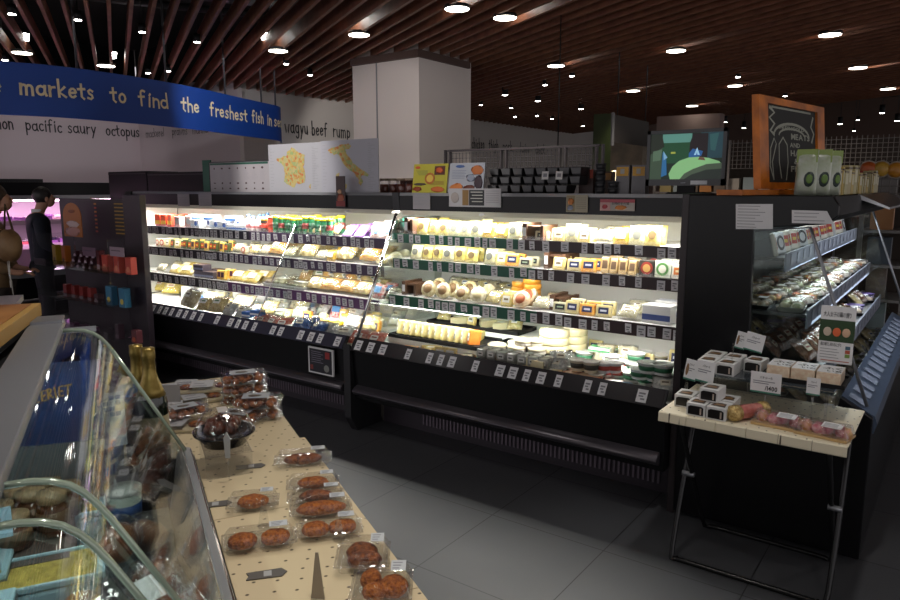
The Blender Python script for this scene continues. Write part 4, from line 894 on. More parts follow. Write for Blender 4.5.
for (z, xf), rows_, place in zip(DSH, ((1, ['pk7', 'pk6', 'pk7', 'pk7', 'pk7']), (3, ['pk1', 'pk3', 'pk2', 'pk3', 'pk1', 'pk3']), (3, ['pk5', 'pk4', 'pk3', 'pk8'])), (' on side case top shelf', ' on side case middle shelf', ' on side case bottom shelf')):
    n_, keys = rows_
    for r_ in range(n_):
        yy = 3.32; i = r_
        while yy < 5.5:
            key = keys[i % len(keys)]
            if z < .9 and yy < 3.9: key = 'pk4' if r_ < 2 else 'pk5'
            drop(key, xf - .07 - r_ * .135 if z < 1.2 else xf - .05, yy, z + .001, R(90) + rg.uniform(-.45, .45), place, 'packs in the side case', None if z < 1.2 else None)
            yy += .145 if z < 1.2 else rg.uniform(.085, .11); i += 1
for r_ in range(4):
    yy = 3.33
    while yy < 5.5:
        key = rg.choice(['pk1', 'pk1', 'pk3', 'pk2', 'pk5']); drop(key, -.40 - r_ * .13, yy, .562, R(90) + rg.uniform(-.3, .3), ' in side case well', 'packs in the side case'); yy += .15
# sign card in the side case with three rolls pictured
def pop_card(x0, y0, x1, y1, Y, lab, draw, cat='sign card', m_=None, tilt=0):
    a, b_ = py(x0, y1, Y), py(x1, y0, Y); w, h = b_.x - a.x, b_.z - a.z
    m = MB(); m.box(-w / 2, w / 2, -.0015, .0015, 0, h, m_ or paper); o = m.build('sign_card', None, ((a.x + b_.x) / 2, Y, a.z)); tag(o, lab, cat)
    o.rotation_euler = (0, R(tilt), 0)
    draw(o, w, h); return o
def d_roll(o, w, h):
    q = MB(); text(q, '大人女子の鶏の握り', h * .10, lambda u, v: (-w * .42 + u, -.002, h * .82 + v), ink, .01, width=w * .8)
    text(q, '鶏の鳴りし卵のおにぎり', h * .07, lambda u, v: (-w * .44 + u, -.002, h * .30 + v), ink, .01, width=w * .6)
    for i in range(4): q.box(-w * .44, w * (.05 + .06 * (i % 2)), -.0021, -.0015, h * (.24 - i * .05), h * (.25 - i * .05), greyink)
    q.box(-w * .4, w * .42, -.0021, -.0015, h * .035, h * .05, pm('#b86a5a')); q.build('printed_text', o)
    q = MB(); q.box(-w * .5, w * .5, -.0022, -.0015, h * .38, h * .76, pm('#2c4426')); q.build('picture', o)
    for i, c_ in enumerate(('#c9b8a4', '#e0683a', '#d9b394')):
        e = MB(); e.blob((-w * .27 + i * w * .27, -.0026, h * .55), (w * .12, .001, h * .08), pm(c_), None, .03, 12, 6); e.build('pictured_roll', o)
    q = MB(); 
    for i in range(3): q.box(w * .28, w * .42, -.0022, -.0015, h * (.12 + i * .07), h * (.18 + i * .07), pm(('#7c9a4a', '#b8543a', '#4a6a7c')[i]))
    q.build('picture', o)
pop_card(817, 308, 857, 361, 3.17, 'white sign card picturing three rice rolls against the glass of the side case', d_roll)
tag(MB().tube([(-.565, 3.185, .69), (-.565, 3.178, .80)], .003, clear, n=5).build('card_stem', None, (0, 0, 0), world=True), 'thin clear stem under the rice roll sign card', 'stem') if False else None
# ================================================================== FOLDING TABLE on the right
tb = empty('folding_table', (-.57, 2.9, 0), label='black folding table with crossed tube legs and a patterned paper top', cat='table')
MB().box(-.90, -.25, 2.655, 3.13, .655, .672, blackm).build('table_top', tb, world=True)
kraft = bpy.data.materials.new('patterned_cream_paper'); kraft.use_nodes = True
def kraft_nodes(m, base, dark, scale):
    nt = m.node_tree; b = nt.nodes['Principled BSDF']; b.inputs['Roughness'].default_value = .6
    tc = nt.nodes.new('ShaderNodeTexCoord'); vo = nt.nodes.new('ShaderNodeTexVoronoi'); vo.voronoi_dimensions = '2D'; vo.inputs['Scale'].default_value = scale; vo.inputs['Randomness'].default_value = .25
    mp = nt.nodes.new('ShaderNodeMapping'); mp.inputs['Rotation'].default_value = (0, 0, R(20)); mp.inputs['Scale'].default_value = (1, .8, 1)
    rp = nt.nodes.new('ShaderNodeValToRGB'); rp.color_ramp.interpolation = 'LINEAR'; rp.color_ramp.elements[0].position = .055; rp.color_ramp.elements[0].color = (*dark, 1); rp.color_ramp.elements[1].position = .095; rp.color_ramp.elements[1].color = (*base, 1)
    vo.inputs['Scale'].default_value = scale; nt.links.new(tc.outputs['Object'], mp.inputs[0]); nt.links.new(mp.outputs[0], vo.inputs['Vector']); nt.links.new(vo.outputs['Distance'], rp.inputs[0]); nt.links.new(rp.outputs[0], b.inputs['Base Color'])
kraft_nodes(kraft, C('#e6dcc0'), C('#55493c'), 24)
pp = MB(); pp.box(-.905, -.245, 2.650, 3.135, .673, .676, kraft); 
for i in range(6): pp.prism([(2.650 - .0, .676), (2.650, .640), (2.646, .636), (2.642, .64), (2.644, .672)], 'x', -.905 + i * .11, -.905 + i * .11 + .108, kraft)
tag(pp.build('paper_sheet', None, (-.57, 2.9, .673), world=True), 'patterned cream paper sheet covering the small folding table', 'paper')
tm = mat('black_tube', (.012, .012, .013), .25, .3)
xl, xr = -.87, -.28
MB().tube(spl([(xl, 3.06, .655), (xl, 2.80, .05), (xl + .03, 2.775, .012), (xl + .08, 2.77, .011), (xr - .08, 2.77, .011), (xr - .03, 2.775, .012), (xr, 2.80, .05), (xr, 3.06, .655)], 5), .011, tm).build('leg_frame', tb, world=True)
MB().tube(spl([(xl + .03, 2.70, .655), (xl + .03, 3.12, .05), (xl + .06, 3.145, .012), (xl + .1, 3.15, .011), (xr - .1, 3.15, .011), (xr - .06, 3.145, .012), (xr - .03, 3.12, .05), (xr - .03, 2.70, .655)], 5), .010, tm).build('leg_frame', tb, world=True)
for x_ in (xl + .015, xr - .015): MB().cyl((x_ - .025, 2.915, .335), (x_ + .025, 2.915, .335), .012, alum, n=8).build('pivot', tb, world=True)
# clear two-tier stand on the table
TZ = .677; SZ = .800
st = empty('display_stand', (-.57, 2.98, TZ), label='clear two-tier display stand on the small folding table', cat='stand')
MB().box(-.89, -.33, 2.86, 3.12, SZ - .006, SZ, mat('dark_clear_shelf', (.05, .06, .07), .12)).build('upper_shelf', st, world=True)
MB().box(-.90, -.32, 2.850, 2.858, SZ - .008, SZ + .004, glassd).build('front_edge', st, world=True)
for x_, y_ in ((-.87, 2.87), (-.35, 2.87), (-.87, 3.1), (-.35, 3.1)): MB().box(x_ - .004, x_ + .004, y_ - .012, y_ + .012, TZ, SZ - .006, acryl).build('leg', st, world=True)
MB().box(-.88, -.34, 3.102, 3.106, TZ, SZ - .006, acryl).build('back_plate', st, world=True)
def wbox(name):
    m = MB(); m.box(-.036, .036, -.05, .05, 0, .05, pm('#d8d8d6')); o = m.build(name, bevel=.002); o['category'] = 'box'
    m = MB(); m.prism([(-.029, .006), (.029, .006), (.029, .036), (.02, .041), (-.02, .041), (-.029, .036)], 'y', -.0512, -.05, pm('#1a1817', .3)); m.build('dark_window', o)
    MB().box(.016, .022, -.0522, -.0512, .010, .034, pm('#b9a99a')).build('side_label', o)
    m = MB(); m.prism([(-.026, -.030), (.026, -.030), (.022, .012), (0, .02), (-.022, .012)], 'z', .05, .0512, pm('#3a2a1e', .3)); m.build('top_window', o)
    m = MB(); m.prism([(-.020, -.018), (.020, -.018), (.016, .0), (-.016, .0)], 'z', .0512, .0518, pm('#8d6b45', .4)); m.build('window_print', o)
    return o
WB_ = Kind(lambda: wbox('cake_box'))
for (x, y, z, rz, lb) in [(-.800, 2.93, SZ, .05, 'leftmost of the front row on the clear upper tier'), (-.722, 2.925, SZ, -.03, 'front row of the upper tier, nearest the price card'), (-.805, 3.045, SZ, .02, 'behind the leftmost one on the upper tier'), (-.725, 3.045, SZ, 0, 'back row of the upper tier, middle one'), (-.640, 3.04, SZ, -.08, 'rightmost on the upper tier, standing apart'),
                          (-.845, 2.80, TZ, .04, 'at the far left corner of the table top'), (-.768, 2.715, TZ, .0, 'front left one of the stack on the table'), (-.690, 2.712, TZ, -.03, 'front right one of the stack on the table'), (-.765, 2.825, TZ, .02, 'second row of the table stack, half hidden'), (-.688, 2.822, TZ, .03, 'second row of the table stack, right side'), (-.735, 2.765, TZ + .052, -.04, 'lying on top of the table stack')]:
    WB_.put((x, y, z), (0, 0, rz), 'small white box with black window, ' + lb, 'small white boxes on the folding table', None)
# salami wrapped in gold net
m = MB(); m.M = M4.Rotation(R(58), 4, 'Z') @ M4.Rotation(R(90), 4, 'Y')
m.lathe([(.0, -.085), (.018, -.082), (.026, -.06), (.028, 0), (.027, .05), (.02, .078), (0, .085)], food('#c47a70', '#a8584e', 40), n=18)
sal = m.build('salami', None, (-.600, 2.755, TZ + .029)); tag(sal, 'pink salami with gold wrapped ends on the folding table', 'salami')
gm = mat('gold_net', C('#a8854a'), .35, .5, noise=C('#d9bf80'), nscale=120, bump=.6)
for a, b_, c_ in ((-.088, -.075, -.045), (.052, .07, .09)):
    m = MB(); m.M = M4.Rotation(R(58), 4, 'Z') @ M4.Rotation(R(90), 4, 'Y'); m.lathe([(.0, a - .004), (.022, a), (.031, b_), (.030, c_)], gm, n=18); m.build('gold_end', sal)
def hampack(name):
    m = MB(); m.prism([(-.085, -.05), (.085, -.05), (.095, .05), (-.095, .05)], 'z', 0, .010, pm('#c9a774', .3)); o = m.build(name, bevel=.002); o['category'] = 'meat pack'
    rg = random.Random(6)
    for x, y, r, c in ((-.055, 0, .022, '#c98a4a'), (-.012, .0, .026, '#c4526a'), (.012, .012, .022, '#d06a7c'), (.06, .0, .022, '#a83c44'), (.08, -.01, .014, '#c99a54')):
        q = MB(); q.blob((x, y, .022), (r, r * 1.25, .024), food(c, '#e0a0a0', 60), rg, .25, 10, 6); q.build('sliced_meat', o)
    q = MB(); q.M = M4.Rotation(R(4), 4, 'X'); q.box(.0, .064, -.040, .012, .047, .0482, paper)
    for i in range(4): q.box(.006, .05, -.034 + i * .010, -.030 + i * .010, .0482, .0486, greyink)
    q.build('white_label', o)
    q = MB(); q.hexa([(-.088, -.052, .010), (.088, -.052, .010), (.096, .052, .010), (-.096, .052, .010), (-.075, -.040, .046), (.075, -.040, .046), (.084, .042, .046), (-.084, .042, .046)], clear); q.build('clear_lid', o, bevel=.004)
    return o
HP = Kind(lambda: hampack('sliced_meat_pack'))
HP.put((-.487, 2.745, TZ), (0, 0, -.05), 'clear pack of pink sliced meat beside the gold-ended salami', 'sliced meat packs on the folding table')
HP.put((-.335, 2.725, TZ), (0, 0, -.08), 'clear pack of pink sliced meat at the table corner farthest from the boxes', 'sliced meat packs on the folding table')
# black tray with three paper-wrapped boxes
m = MB(); m.box(-.60, -.30, 2.92, 3.10, SZ + .001, SZ + .006, blackm)
o = m.build('serving_tray', None, (-.45, 3.0, SZ), world=True); tag(o, 'flat black tray under the three calligraphy boxes', 'tray')
for q in ((-.60, -.30, 2.92, 2.926), (-.60, -.30, 3.094, 3.10), (-.60, -.594, 2.926, 3.094), (-.306, -.30, 2.926, 3.094)): MB().box(q[0], q[1], q[2], q[3], SZ + .006, SZ + .016, blackm).build('rim', o, world=True)
rice = food('#e6c8a8', '#efdcc0', 90)
def ricebox(name):
    m = MB(); m.box(-.042, .042, -.062, .062, 0, .05, rice); o = m.build(name, bevel=.003); o['category'] = 'box'
    MB().box(-.041, .041, -.061, .061, .05, .0515, pm('#dedede')).build('paper_top', o)
    q = MB(); text(q, 'ふく', .042, lambda u, v: (-.03 + u, -.005 + v * 1.0, .0522), ink, .02); text(q, 'いち', .03, lambda u, v: (-.01 + u, -.045 + v, .0522), ink, .02); q.build('brush_lettering', o)
    return o
RB = Kind(lambda: ricebox('wrapped_rice_box'))
for i, (x, lb) in enumerate(((-.535, 'left one on the black tray'), (-.447, 'middle one on the black tray'), (-.359, 'right one on the black tray'))):
    RB.put((x, 2.995, SZ + .007), (0, 0, -.02 + .01 * i), 'white-topped box with black brush lettering, ' + lb, 'brush-lettered boxes on the black tray')
# price cards on little clamps
def price_card(x0, y0, x1, y1, Y, lab, price, tilt=0, zfloor=None, pic=False, roll=0):
    def dr(o, w, h):
        MB().box(-w / 2, w / 2, -.0022, -.0015, 0, h * .08, pm('#3f7a66')).build('green_edge', o)
        q = MB(); text(q, 'パネットーネ', h * .15, lambda u, v: (-w * .2 + u, -.002, h * .70 + v), ink, .01, width=w * .42)
        q.box(-w * .42, w * .3, -.0021, -.0015, h * .55, h * .59, greyink); q.box(-w * .42, w * .1, -.0021, -.0015, h * .45, h * .49, greyink)
        if price: text(q, price, h * .3, lambda u, v: (-w * .02 + u, -.002, h * .16 + v), ink, .03, width=w * .42)
        q.build('printed_text', o)
        if pic: MB().blob((-w * .3, -.002, h * .5), (w * .13, .001, h * .3), pm('#8a6a48'), None, .05, 10, 6).build('picture', o)
        if zfloor is not None:
            loc = o.location; MB().cyl((0, .004, zfloor - loc.z), (0, .004, h * .3), .003, clear, n=6).build('clear_stem', o); MB().lathe([(.018, 0), (.016, .004), (0, .005)], acryl, c=(0, .006, zfloor - loc.z), n=12).build('foot', o)
    return pop_card(x0, y0, x1, y1, Y, lab, dr, tilt=roll)
price_card(750, 375, 782, 391, 2.84, 'white price card reading 1400 in front of the upper tier', '/1400', zfloor=TZ)
price_card(806, 379, 821, 394, 2.845, 'small square white price card below the brush-lettered boxes', '', zfloor=TZ)
price_card(743, 334, 763, 350, 2.90, 'tilted white card standing on a stem behind the small boxes', '', zfloor=None, roll=10)
price_card(734, 332, 745, 348, 2.92, 'small dark picture card beside the tilted white card', '', roll=10, pic=True)
price_card(695, 362, 714, 381, 2.84, 'white card leaning against the small boxes on the upper tier', '', roll=6)
price_card(683, 360, 696, 379, 2.845, 'dark picture card at the left end of the upper tier', '', roll=8, pic=True)
o = MB().cyl((-.705, 2.91, SZ), (-.705, 2.91, .93), .004, clear, n=6).build('clear_card_holder', None, (-.705, 2.91, SZ), world=True); tag(o, 'thin clear upright holding the tilted white card', 'card holder')
# ================================================================== THINGS ON TOP OF THE LONG CASES (top surface z = 1.516 at y 3.6-4.2)
TP = 1.517
def board(x0, y0, x1, y1, Y, name, lab, cat, m_, th=.006, lean=0, zb=None, draw=None, frame=None):
    a, b_ = py(x0, y1, Y), py(x1, y0, Y); w = b_.x - a.x; zb = a.z if zb is None else zb; h = b_.z - zb
    m = MB(); m.M = M4.Rotation(R(-lean), 4, 'X'); m.box(-w / 2, w / 2, 0, th, 0, h, m_); o = m.build(name, None, ((a.x + b_.x) / 2, Y, zb)); tag(o, lab, cat)
    if frame:
        f = MB(); f.M = m.M; t = .008
        for q in ((-w / 2 - t, w / 2 + t, h, h + t), (-w / 2 - t, -w / 2, 0, h), (w / 2, w / 2 + t, 0, h)): f.box(q[0], q[1], -.003, th + .003, q[2], q[3], frame)
        f.build('frame', o)
    if draw: draw(o, w, h, m.M)
    return o
green = pm('#1f5a48')
def d_chart(o, w, h, Mx):
    q = MB(); q.M = Mx; q.box(-w * .49, w * .48, -.0012, 0, h * .92, h * .985, green); q.build('green_header', o)
    q = MB(); q.M = Mx; rg = random.Random(1)
    for r_ in range(3):
        for c_ in range(7):
            x = -w * .42 + c_ * w * .135; z = h * (.80, .30, .12)[r_]
            q.blob((x, -.001, z), (w * .014 * rg.uniform(.7, 1.5), .0006, h * .03 * rg.uniform(.6, 1.3)), pm('#5a4648'), rg, .2, 8, 4)
    q.build('printed_pictures', o)
    q = MB(); q.M = Mx
    for r_ in range(9):
        for c_ in range(7):
            x = -w * .46 + c_ * w * .135; z = h * (.42 + r_ * .036); q.box(x, x + w * .1 * rg.uniform(.5, 1), -.001, 0, z, z + h * .01, pm('#a9a4ab'))
    q.build('printed_text', o)
chart = board(211, 161, 269, 193, 3.72, 'wall_chart', 'white cheese chart with green header and small pictures on the left case top', 'chart', pm('#b3aeb2'), frame=darkm, zb=TP, draw=d_chart)
m = MB(); a = py(205, 190, 3.735); m.box(a.x - .02, a.x + .09, 3.735, 3.75, TP, TP + .27, green); tag(m.build('green_board', None, (a.x, 3.74, TP), world=True), 'dark green board edge standing behind the cheese chart', 'board')
mapc = bpy.data.materials.new('map_region_colours'); mapc.use_nodes = True
def _mapc():
    nt = mapc.node_tree; b = nt.nodes['Principled BSDF']; b.inputs['Roughness'].default_value = .8; tc = nt.nodes.new('ShaderNodeTexCoord')
    v = nt.nodes.new('ShaderNodeTexVoronoi'); v.inputs['Scale'].default_value = 55; n = nt.nodes.new('ShaderNodeTexNoise'); n.inputs['Scale'].default_value = 9
    r = nt.nodes.new('ShaderNodeValToRGB'); e = r.color_ramp.elements; e[0].position = .3; e[0].color = (*C('#a3b878'), 1); e[1].position = .68; e[1].color = (*C('#d08450'), 1)
    x = r.color_ramp.elements.new(.45); x.color = (*C('#cdc08a'), 1); x = r.color_ramp.elements.new(.57); x.color = (*C('#d0b968'), 1)
    mx = nt.nodes.new('ShaderNodeMixRGB'); mx.inputs[0].default_value = .5
    nt.links.new(tc.outputs['Object'], v.inputs[0]); nt.links.new(tc.outputs['Object'], n.inputs[0]); nt.links.new(v.outputs['Color'], mx.inputs[1]); nt.links.new(n.outputs['Fac'], mx.inputs[2]); nt.links.new(mx.outputs[0], r.inputs[0]); nt.links.new(r.outputs[0], b.inputs['Base Color'])
_mapc()
FR = [(.46, .93), (.51, .90), (.55, .85), (.62, .80), (.70, .76), (.69, .62), (.66, .52), (.69, .42), (.70, .28), (.68, .20), (.60, .17), (.52, .20), (.49, .10), (.42, .13), (.34, .17), (.29, .22), (.31, .40), (.30, .52), (.25, .60), (.17, .66), (.16, .71), (.25, .72), (.30, .76), (.36, .75), (.37, .84), (.43, .87)]
IT = [(.20, .86), (.30, .88), (.38, .92), (.50, .93), (.55, .88), (.52, .83), (.44, .82), (.46, .74), (.52, .66), (.57, .56), (.66, .48), (.74, .42), (.84, .34), (.82, .30), (.72, .33), (.70, .28), (.74, .20), (.70, .13), (.66, .18), (.66, .27), (.60, .36), (.52, .42), (.46, .48), (.40, .56), (.36, .66), (.30, .74), (.24, .72), (.18, .76), (.13, .82)]
def d_map(shape, extra):
    def f(o, w, h, Mx):
        for k_, pl in enumerate([shape] + extra):
            q = MB(); q.M = Mx; rg = random.Random(3); pts = []
            for i, (u, v) in enumerate(pl):
                u2, v2 = pl[(i + 1) % len(pl)]; pts += [(u, v), ((u + u2) / 2 + rg.uniform(-.012, .012), (v + v2) / 2 + rg.uniform(-.012, .012))]
            q.prism([(-w / 2 + u * w, v * h) for u, v in pts], 'y', -.0014, -.0003, mapc); q.build('map_region', o)
        q = MB(); q.M = Mx; rg = random.Random(9)
        for i in range(26):
            z = h * (.08 + i * .033); q.box(w * .33, w * (.36 + .1 * rg.random()), -.001, 0, z, z + h * .008, pm('#a8a9ae'))
            if i % 2: q.box(-w * .47, -w * (.44 - .06 * rg.random()), -.001, 0, z, z + h * .008, pm('#a8a9ae'))
        q.build('printed_text', o)
    return f
board(270, 142, 321, 193.5, 3.70, 'country_map', 'white poster with a six-sided country map in yellow and orange patches', 'map', pm('#bcbcc2'), zb=TP, draw=d_map(FR, [[(.76, .12), (.80, .18), (.79, .06)]]))
board(322, 138, 378, 193.5, 3.69, 'country_map', 'white poster with a boot-shaped country map in yellow and orange', 'map', pm('#b9b9c2'), zb=TP, draw=d_map(IT, [[(.30, .12), (.36, .18), (.46, .16), (.44, .07), (.36, .08)], [(.28, .36), (.33, .38), (.32, .26), (.27, .28)]]))
def d_photo(o, w, h, Mx):
    q = MB(); q.M = Mx; q.blob((0, -.001, h * .30), (w * .4, .0008, h * .14), pm('#a8583c'), random.Random(1), .3, 10, 5); q.blob((-w * .1, -.001, h * .5), (w * .25, .0008, h * .07), pm('#c9a07c'), random.Random(2), .3, 8, 4); q.box(-w * .5, w * .5, -.0018, -.0008, h * .03, h * .2, pm('#8a2f2f')); q.build('picture', o)
board(336.5, 176, 344.5, 207, 3.585, 'photo_card', 'narrow dark food photo card hanging on the case front below the boot-shaped map', 'card', pm('#4a3a3a'), draw=d_photo, lean=0)
# jars behind the posters
jarK = Kind(lambda: (lambda o: (MB().lathe([(.036, 0, ), (.036, .06)], pm('#7a3c2c', .4), n=14).build('contents', o), MB().lathe([(.038, .085), (.038, .10), (0, .10)], pm('#b9a48c'), n=14).build('lid', o), tag(o, None, 'jar'), o)[-1])(MB().lathe([(.038, 0), (.04, .01), (.04, .08), (.036, .085)], clamf, n=14).build('glass_jar')))
for i in range(4):
    p = py(385 + i * 8.5, 190, 3.86); jarK.put((p.x, 3.86, TP), (0, 0, 0), 'glass jar of brown contents on the case top, %s from the boot-shaped map' % ORD[i], 'jars between the posters')
p = py(404, 190, 3.95); MB_ = MB(); MB_.box(p.x - .02, p.x + .10, 3.93, 3.99, TP, TP + .10, pm('#6a4038')); tag(MB_.build('brown_carton', None, (p.x, 3.96, TP), world=True), 'brown carton on the case top beside the glass jars', 'carton'); MB().box(p.x - .01, p.x + .09, 3.928, 3.93, TP + .03, TP + .05, pm('#9a6a54')).build('printed_band', bpy.data.objects['brown_carton'], world=True)
def d_yel(o, w, h, Mx):
    q = MB(); q.M = Mx; q.blob((-w * .38, -.001, h * .88), (w * .08, .0008, h * .05), pm('#c4502c'), None, 0, 12, 4); q.blob((0, -.001, h * .5), (w * .15, .0008, h * .20), pm('#b06a2a'), None, 0, 16, 6); q.blob((0, -.0016, h * .5), (w * .10, .0008, h * .13), pm('#d9b44a'), None, 0, 14, 6)
    q.box(w * .12, w * .42, -.0012, 0, h * .62, h * .92, pm('#5a2a1c')); q.blob((w * .26, -.0018, h * .77), (w * .10, .001, h * .10), pm('#c95a2a'), random.Random(3), .3, 10, 5)
    q.blob((-w * .34, -.0012, h * .14), (w * .14, .001, h * .08), pm('#8a3c1c'), random.Random(5), .3, 10, 5); q.blob((w * .25, -.0012, h * .13), (w * .2, .001, h * .09), pm('#c4672c'), random.Random(6), .2, 12, 5); q.blob((-w * .28, -.0014, h * .30), (w * .18, .001, h * .045), pm('#4a4038'), random.Random(8), .3, 12, 5); q.build('picture', o)
    q = MB(); q.M = Mx
    for i in range(5): q.box(-w * (.42 - .02 * i), -w * .08, -.001, 0, h * (.76 - i * .035), h * (.772 - i * .035), pm('#6a7a4a')); q.box(w * .02, w * .42, -.001, 0, h * (.40 - i * .03), h * (.41 - i * .03), pm('#8a5a2c'))
    q.build('printed_text', o)
def d_wht(o, w, h, Mx):
    q = MB(); q.M = Mx; q.blob((-w * .2, -.001, h * .89), (w * .14, .0008, h * .05), pm('#3c5a94'), None, 0, 14, 4)
    q.blob((w * .3, -.001, h * .76), (w * .17, .001, h * .15), pm('#b96a34'), random.Random(2), .25, 12, 6); q.blob((w * .12, -.0014, h * .5), (w * .12, .001, h * .12), pm('#8d94a4'), random.Random(3), .3, 10, 6); q.blob((-w * .26, -.001, h * .18), (w * .2, .001, h * .14), pm('#c9783a'), random.Random(4), .3, 14, 6)
    q.blob((w * .1, -.0014, h * .16), (w * .16, .001, h * .11), pm('#6a3424'), random.Random(5), .3, 12, 6); q.blob((w * .36, -.0014, h * .34), (w * .12, .001, h * .22), pm('#3a2a34'), random.Random(6), .3, 10, 6); q.build('picture', o)
    q = MB(); q.M = Mx
    for i in range(6): q.box(-w * .42, w * (-.02 - .03 * (i % 2)), -.001, 0, h * (.74 - i * .05), h * (.755 - i * .05), pm('#7c8498'))
    q.build('printed_text', o)
board(412, 163, 446, 192.5, 3.66, 'recipe_poster', 'yellow leaning poster with dishes and a brown round picture', 'poster', pm('#b3aa34'), lean=8, zb=TP, draw=d_yel)
board(448, 162, 483, 192.5, 3.66, 'recipe_poster', 'white leaning poster with pictures of pastries and a blue oval', 'poster', pm('#a9adb6'), lean=8, zb=TP, draw=d_wht)
# cards hanging on the black fascia (y = 3.60)
def lines(n=6, c=greyink):
    def f(o, w, h, Mx):
        q = MB(); q.M = Mx; rg = random.Random(int(w * 1000))
        for i in range(n): q.box(-w * .42, w * rg.uniform(.1, .42), -.001, 0, h * (.9 - i * .8 / n), h * (.93 - i * .8 / n), c)
        q.build('printed_text', o)
    return f
for x0, y0, x1, y1, lb in ((178, 194, 189, 206, 'grey-white card at the left end of the black case front'), (199, 193, 211, 206, 'grey-white card below the cheese chart'), (413, 193, 430, 209, 'plain white paper hanging below the yellow poster')):
    board(x0, y0, x1, y1, 3.593, 'paper_card', lb, 'card', pm('#8f8c90'), th=.002, draw=lines(4))
def d_strip(o, w, h, Mx):
    q = MB(); q.M = Mx; q.box(-w * .10, w * .19, -.0012, 0, h * .08, h * .92, pm('#26282c')); q.build('black_panel', o); q = MB(); q.M = Mx; q.box(-w * .23, -w * .11, -.0012, 0, h * .08, h * .92, pm('#8a6a3c')); q.build('picture', o); q = MB(); q.M = Mx; q.lathe([(h * .2, 0), (h * .2, .001)], pm('#9a8a84'), n=12) if False else q.blob((-w * .38, -.001, h * .5), (h * .28, .0008, h * .3), pm('#a39a96'), None, 0, 12, 6); q.build('picture', o)
    q = MB(); q.M = Mx
    for i in range(6): q.box(w * .22, w * .46, -.001, 0, h * (.85 - i * .12), h * (.87 - i * .12), greyink)
    for i in range(4): q.box(-w * .07 + .01 * (i % 2), w * .16, -.0018, -.0012, h * (.78 - i * .17), h * (.83 - i * .17), pm('#b9b9b0'))
    q.build('printed_text', o)
board(449, 188.5, 501, 206.5, 3.590, 'label_strip', 'wide white strip with a black centre panel on the case front', 'card', pm('#b3b1b4'), th=.002, draw=d_strip)
def d_food(o, w, h, Mx):
    q = MB(); q.M = Mx; q.box(-w * .48, -w * .1, -.0012, 0, h * .05, h * .95, pm('#8a7c5c')); q.blob((-w * .28, -.0018, h * .62), (w * .14, .001, h * .2), pm('#b9702c'), random.Random(1), .3, 10, 6); q.blob((-w * .3, -.0018, h * .25), (w * .14, .001, h * .14), pm('#7c8498'), random.Random(4), .3, 10, 6); q.build('picture', o)
    q = MB(); q.M = Mx
    for i in range(6): q.box(-w * .03, w * .42, -.001, 0, h * (.82 - i * .12), h * (.84 - i * .12), pm('#6d6a5c'))
    q.build('printed_text', o)
board(566, 195, 588, 212, 3.590, 'food_card', 'beige card with a food photo on the case front below the black bins', 'card', pm('#a39c86'), th=.002, draw=d_food)
def d_red(o, w, h, Mx):
    q = MB(); q.M = Mx; q.box(-w * .5, w * .5, -.0012, 0, h * .72, h, pm('#a84a54')); q.box(-w * .5, -w * .2, -.0012, 0, 0, h * .72, pm('#c49a94')); q.blob((w * .1, -.0018, h * .3), (w * .16, .001, h * .2), pm('#b9702c'), random.Random(1), .3, 10, 6); q.blob((-w * .36, -.0018, h * .35), (w * .08, .001, h * .2), pm('#b03a44'), None, .1, 10, 6); q.build('picture', o)
    q = MB(); q.M = Mx; text(q, 'お肉の食べ頃', h * .25, lambda u, v: (-w * .15 + u, -.002, h * .55 + v), ink, .01, width=w * .5); q.build('printed_text', o)
board(600, 199.5, 635, 210.5, 3.590, 'red_card', 'pink and white printed card on the case front near the television', 'card', pm('#a9a199'), th=.002, draw=d_red)
for x in (206, 243, 346, 482): pass
for x, lb in ((347, 'left case'), (482, 'right case')):
    p = py(x, 212, 3.60); m = MB(); m.lathe([(0, -.002), (.022, -.002), (.022, .002), (0, .002)], paper, n=14, sy=.45); o = m.build('oval_tag', None, (p.x, 3.598, 1.387)); o.rotation_euler = (R(90), 0, 0); tag(o, 'small white oval tag under the canopy of the %s' % lb, 'tag')
# black bins in three layers
binm = mat('black_bin_plastic', (.018, .018, .02), .35); lidm = mat('grey_bin_lid', (.16, .16, .165), .45)
def bin_(name):
    m = MB(); m.hexa([(-.026, -.05, 0), (.026, -.05, 0), (.026, .05, 0), (-.026, .05, 0), (-.036, -.062, .05), (.036, -.062, .05), (.036, .06, .05), (-.036, .06, .05)], binm); o = m.build(name, bevel=.003); o['category'] = 'bin'
    MB().hexa([(-.026, -.058, .012), (.026, -.058, .012), (.026, -.050, .012), (-.026, -.05, .012), (-.032, -.066, .046), (.032, -.066, .046), (.032, -.058, .046), (-.032, -.058, .046)], lidm).build('front_label', o); return o
BN = Kind(lambda: bin_('plastic_bin'))
RN = ('bottom', 'middle', 'top')
for r_ in range(3):
    for c_ in range(8):
        if r_ == 0 and c_ > 6: continue
        x = py(497 + c_ * 11.6, 190, 3.80).x; BN.put((x, 3.80 + r_ * .012, TP + .052 * r_), (0, 0, 0), 'black plastic bin, %s from left in the %s layer on the case top' % (ORD[c_], RN[r_]), 'black bins on the case top')
for x, lb in ((544, 'left'), (558, 'right')):
    p = py(x, 176, 3.70); m = MB(); m.box(-.022, .022, 0, .001, 0, .048, pm('#d9d9d6')); o = m.build('white_tag', None, (p.x, 3.71, p.z - .02)); o.rotation_euler = (R(-8), 0, 0); tag(o, 'white tag clipped to the black bins, %s one of the two' % lb, 'tag', 'white tags on the black bins'); MB().box(-.012, .012, -.001, 0, .015, .035, greyink).build('printed_text', o)
cupK = Kind(lambda: (lambda o: (MB().lathe([(.033, .030), (.033, .034), (0, .034)], pm('#55585c'), n=14).build('lid', o), tag(o, None, 'tub'), o)[-1])(MB().lathe([(.026, 0), (.031, .030)], pm('#2c2d30', .3), n=14).build('stacked_tub')))
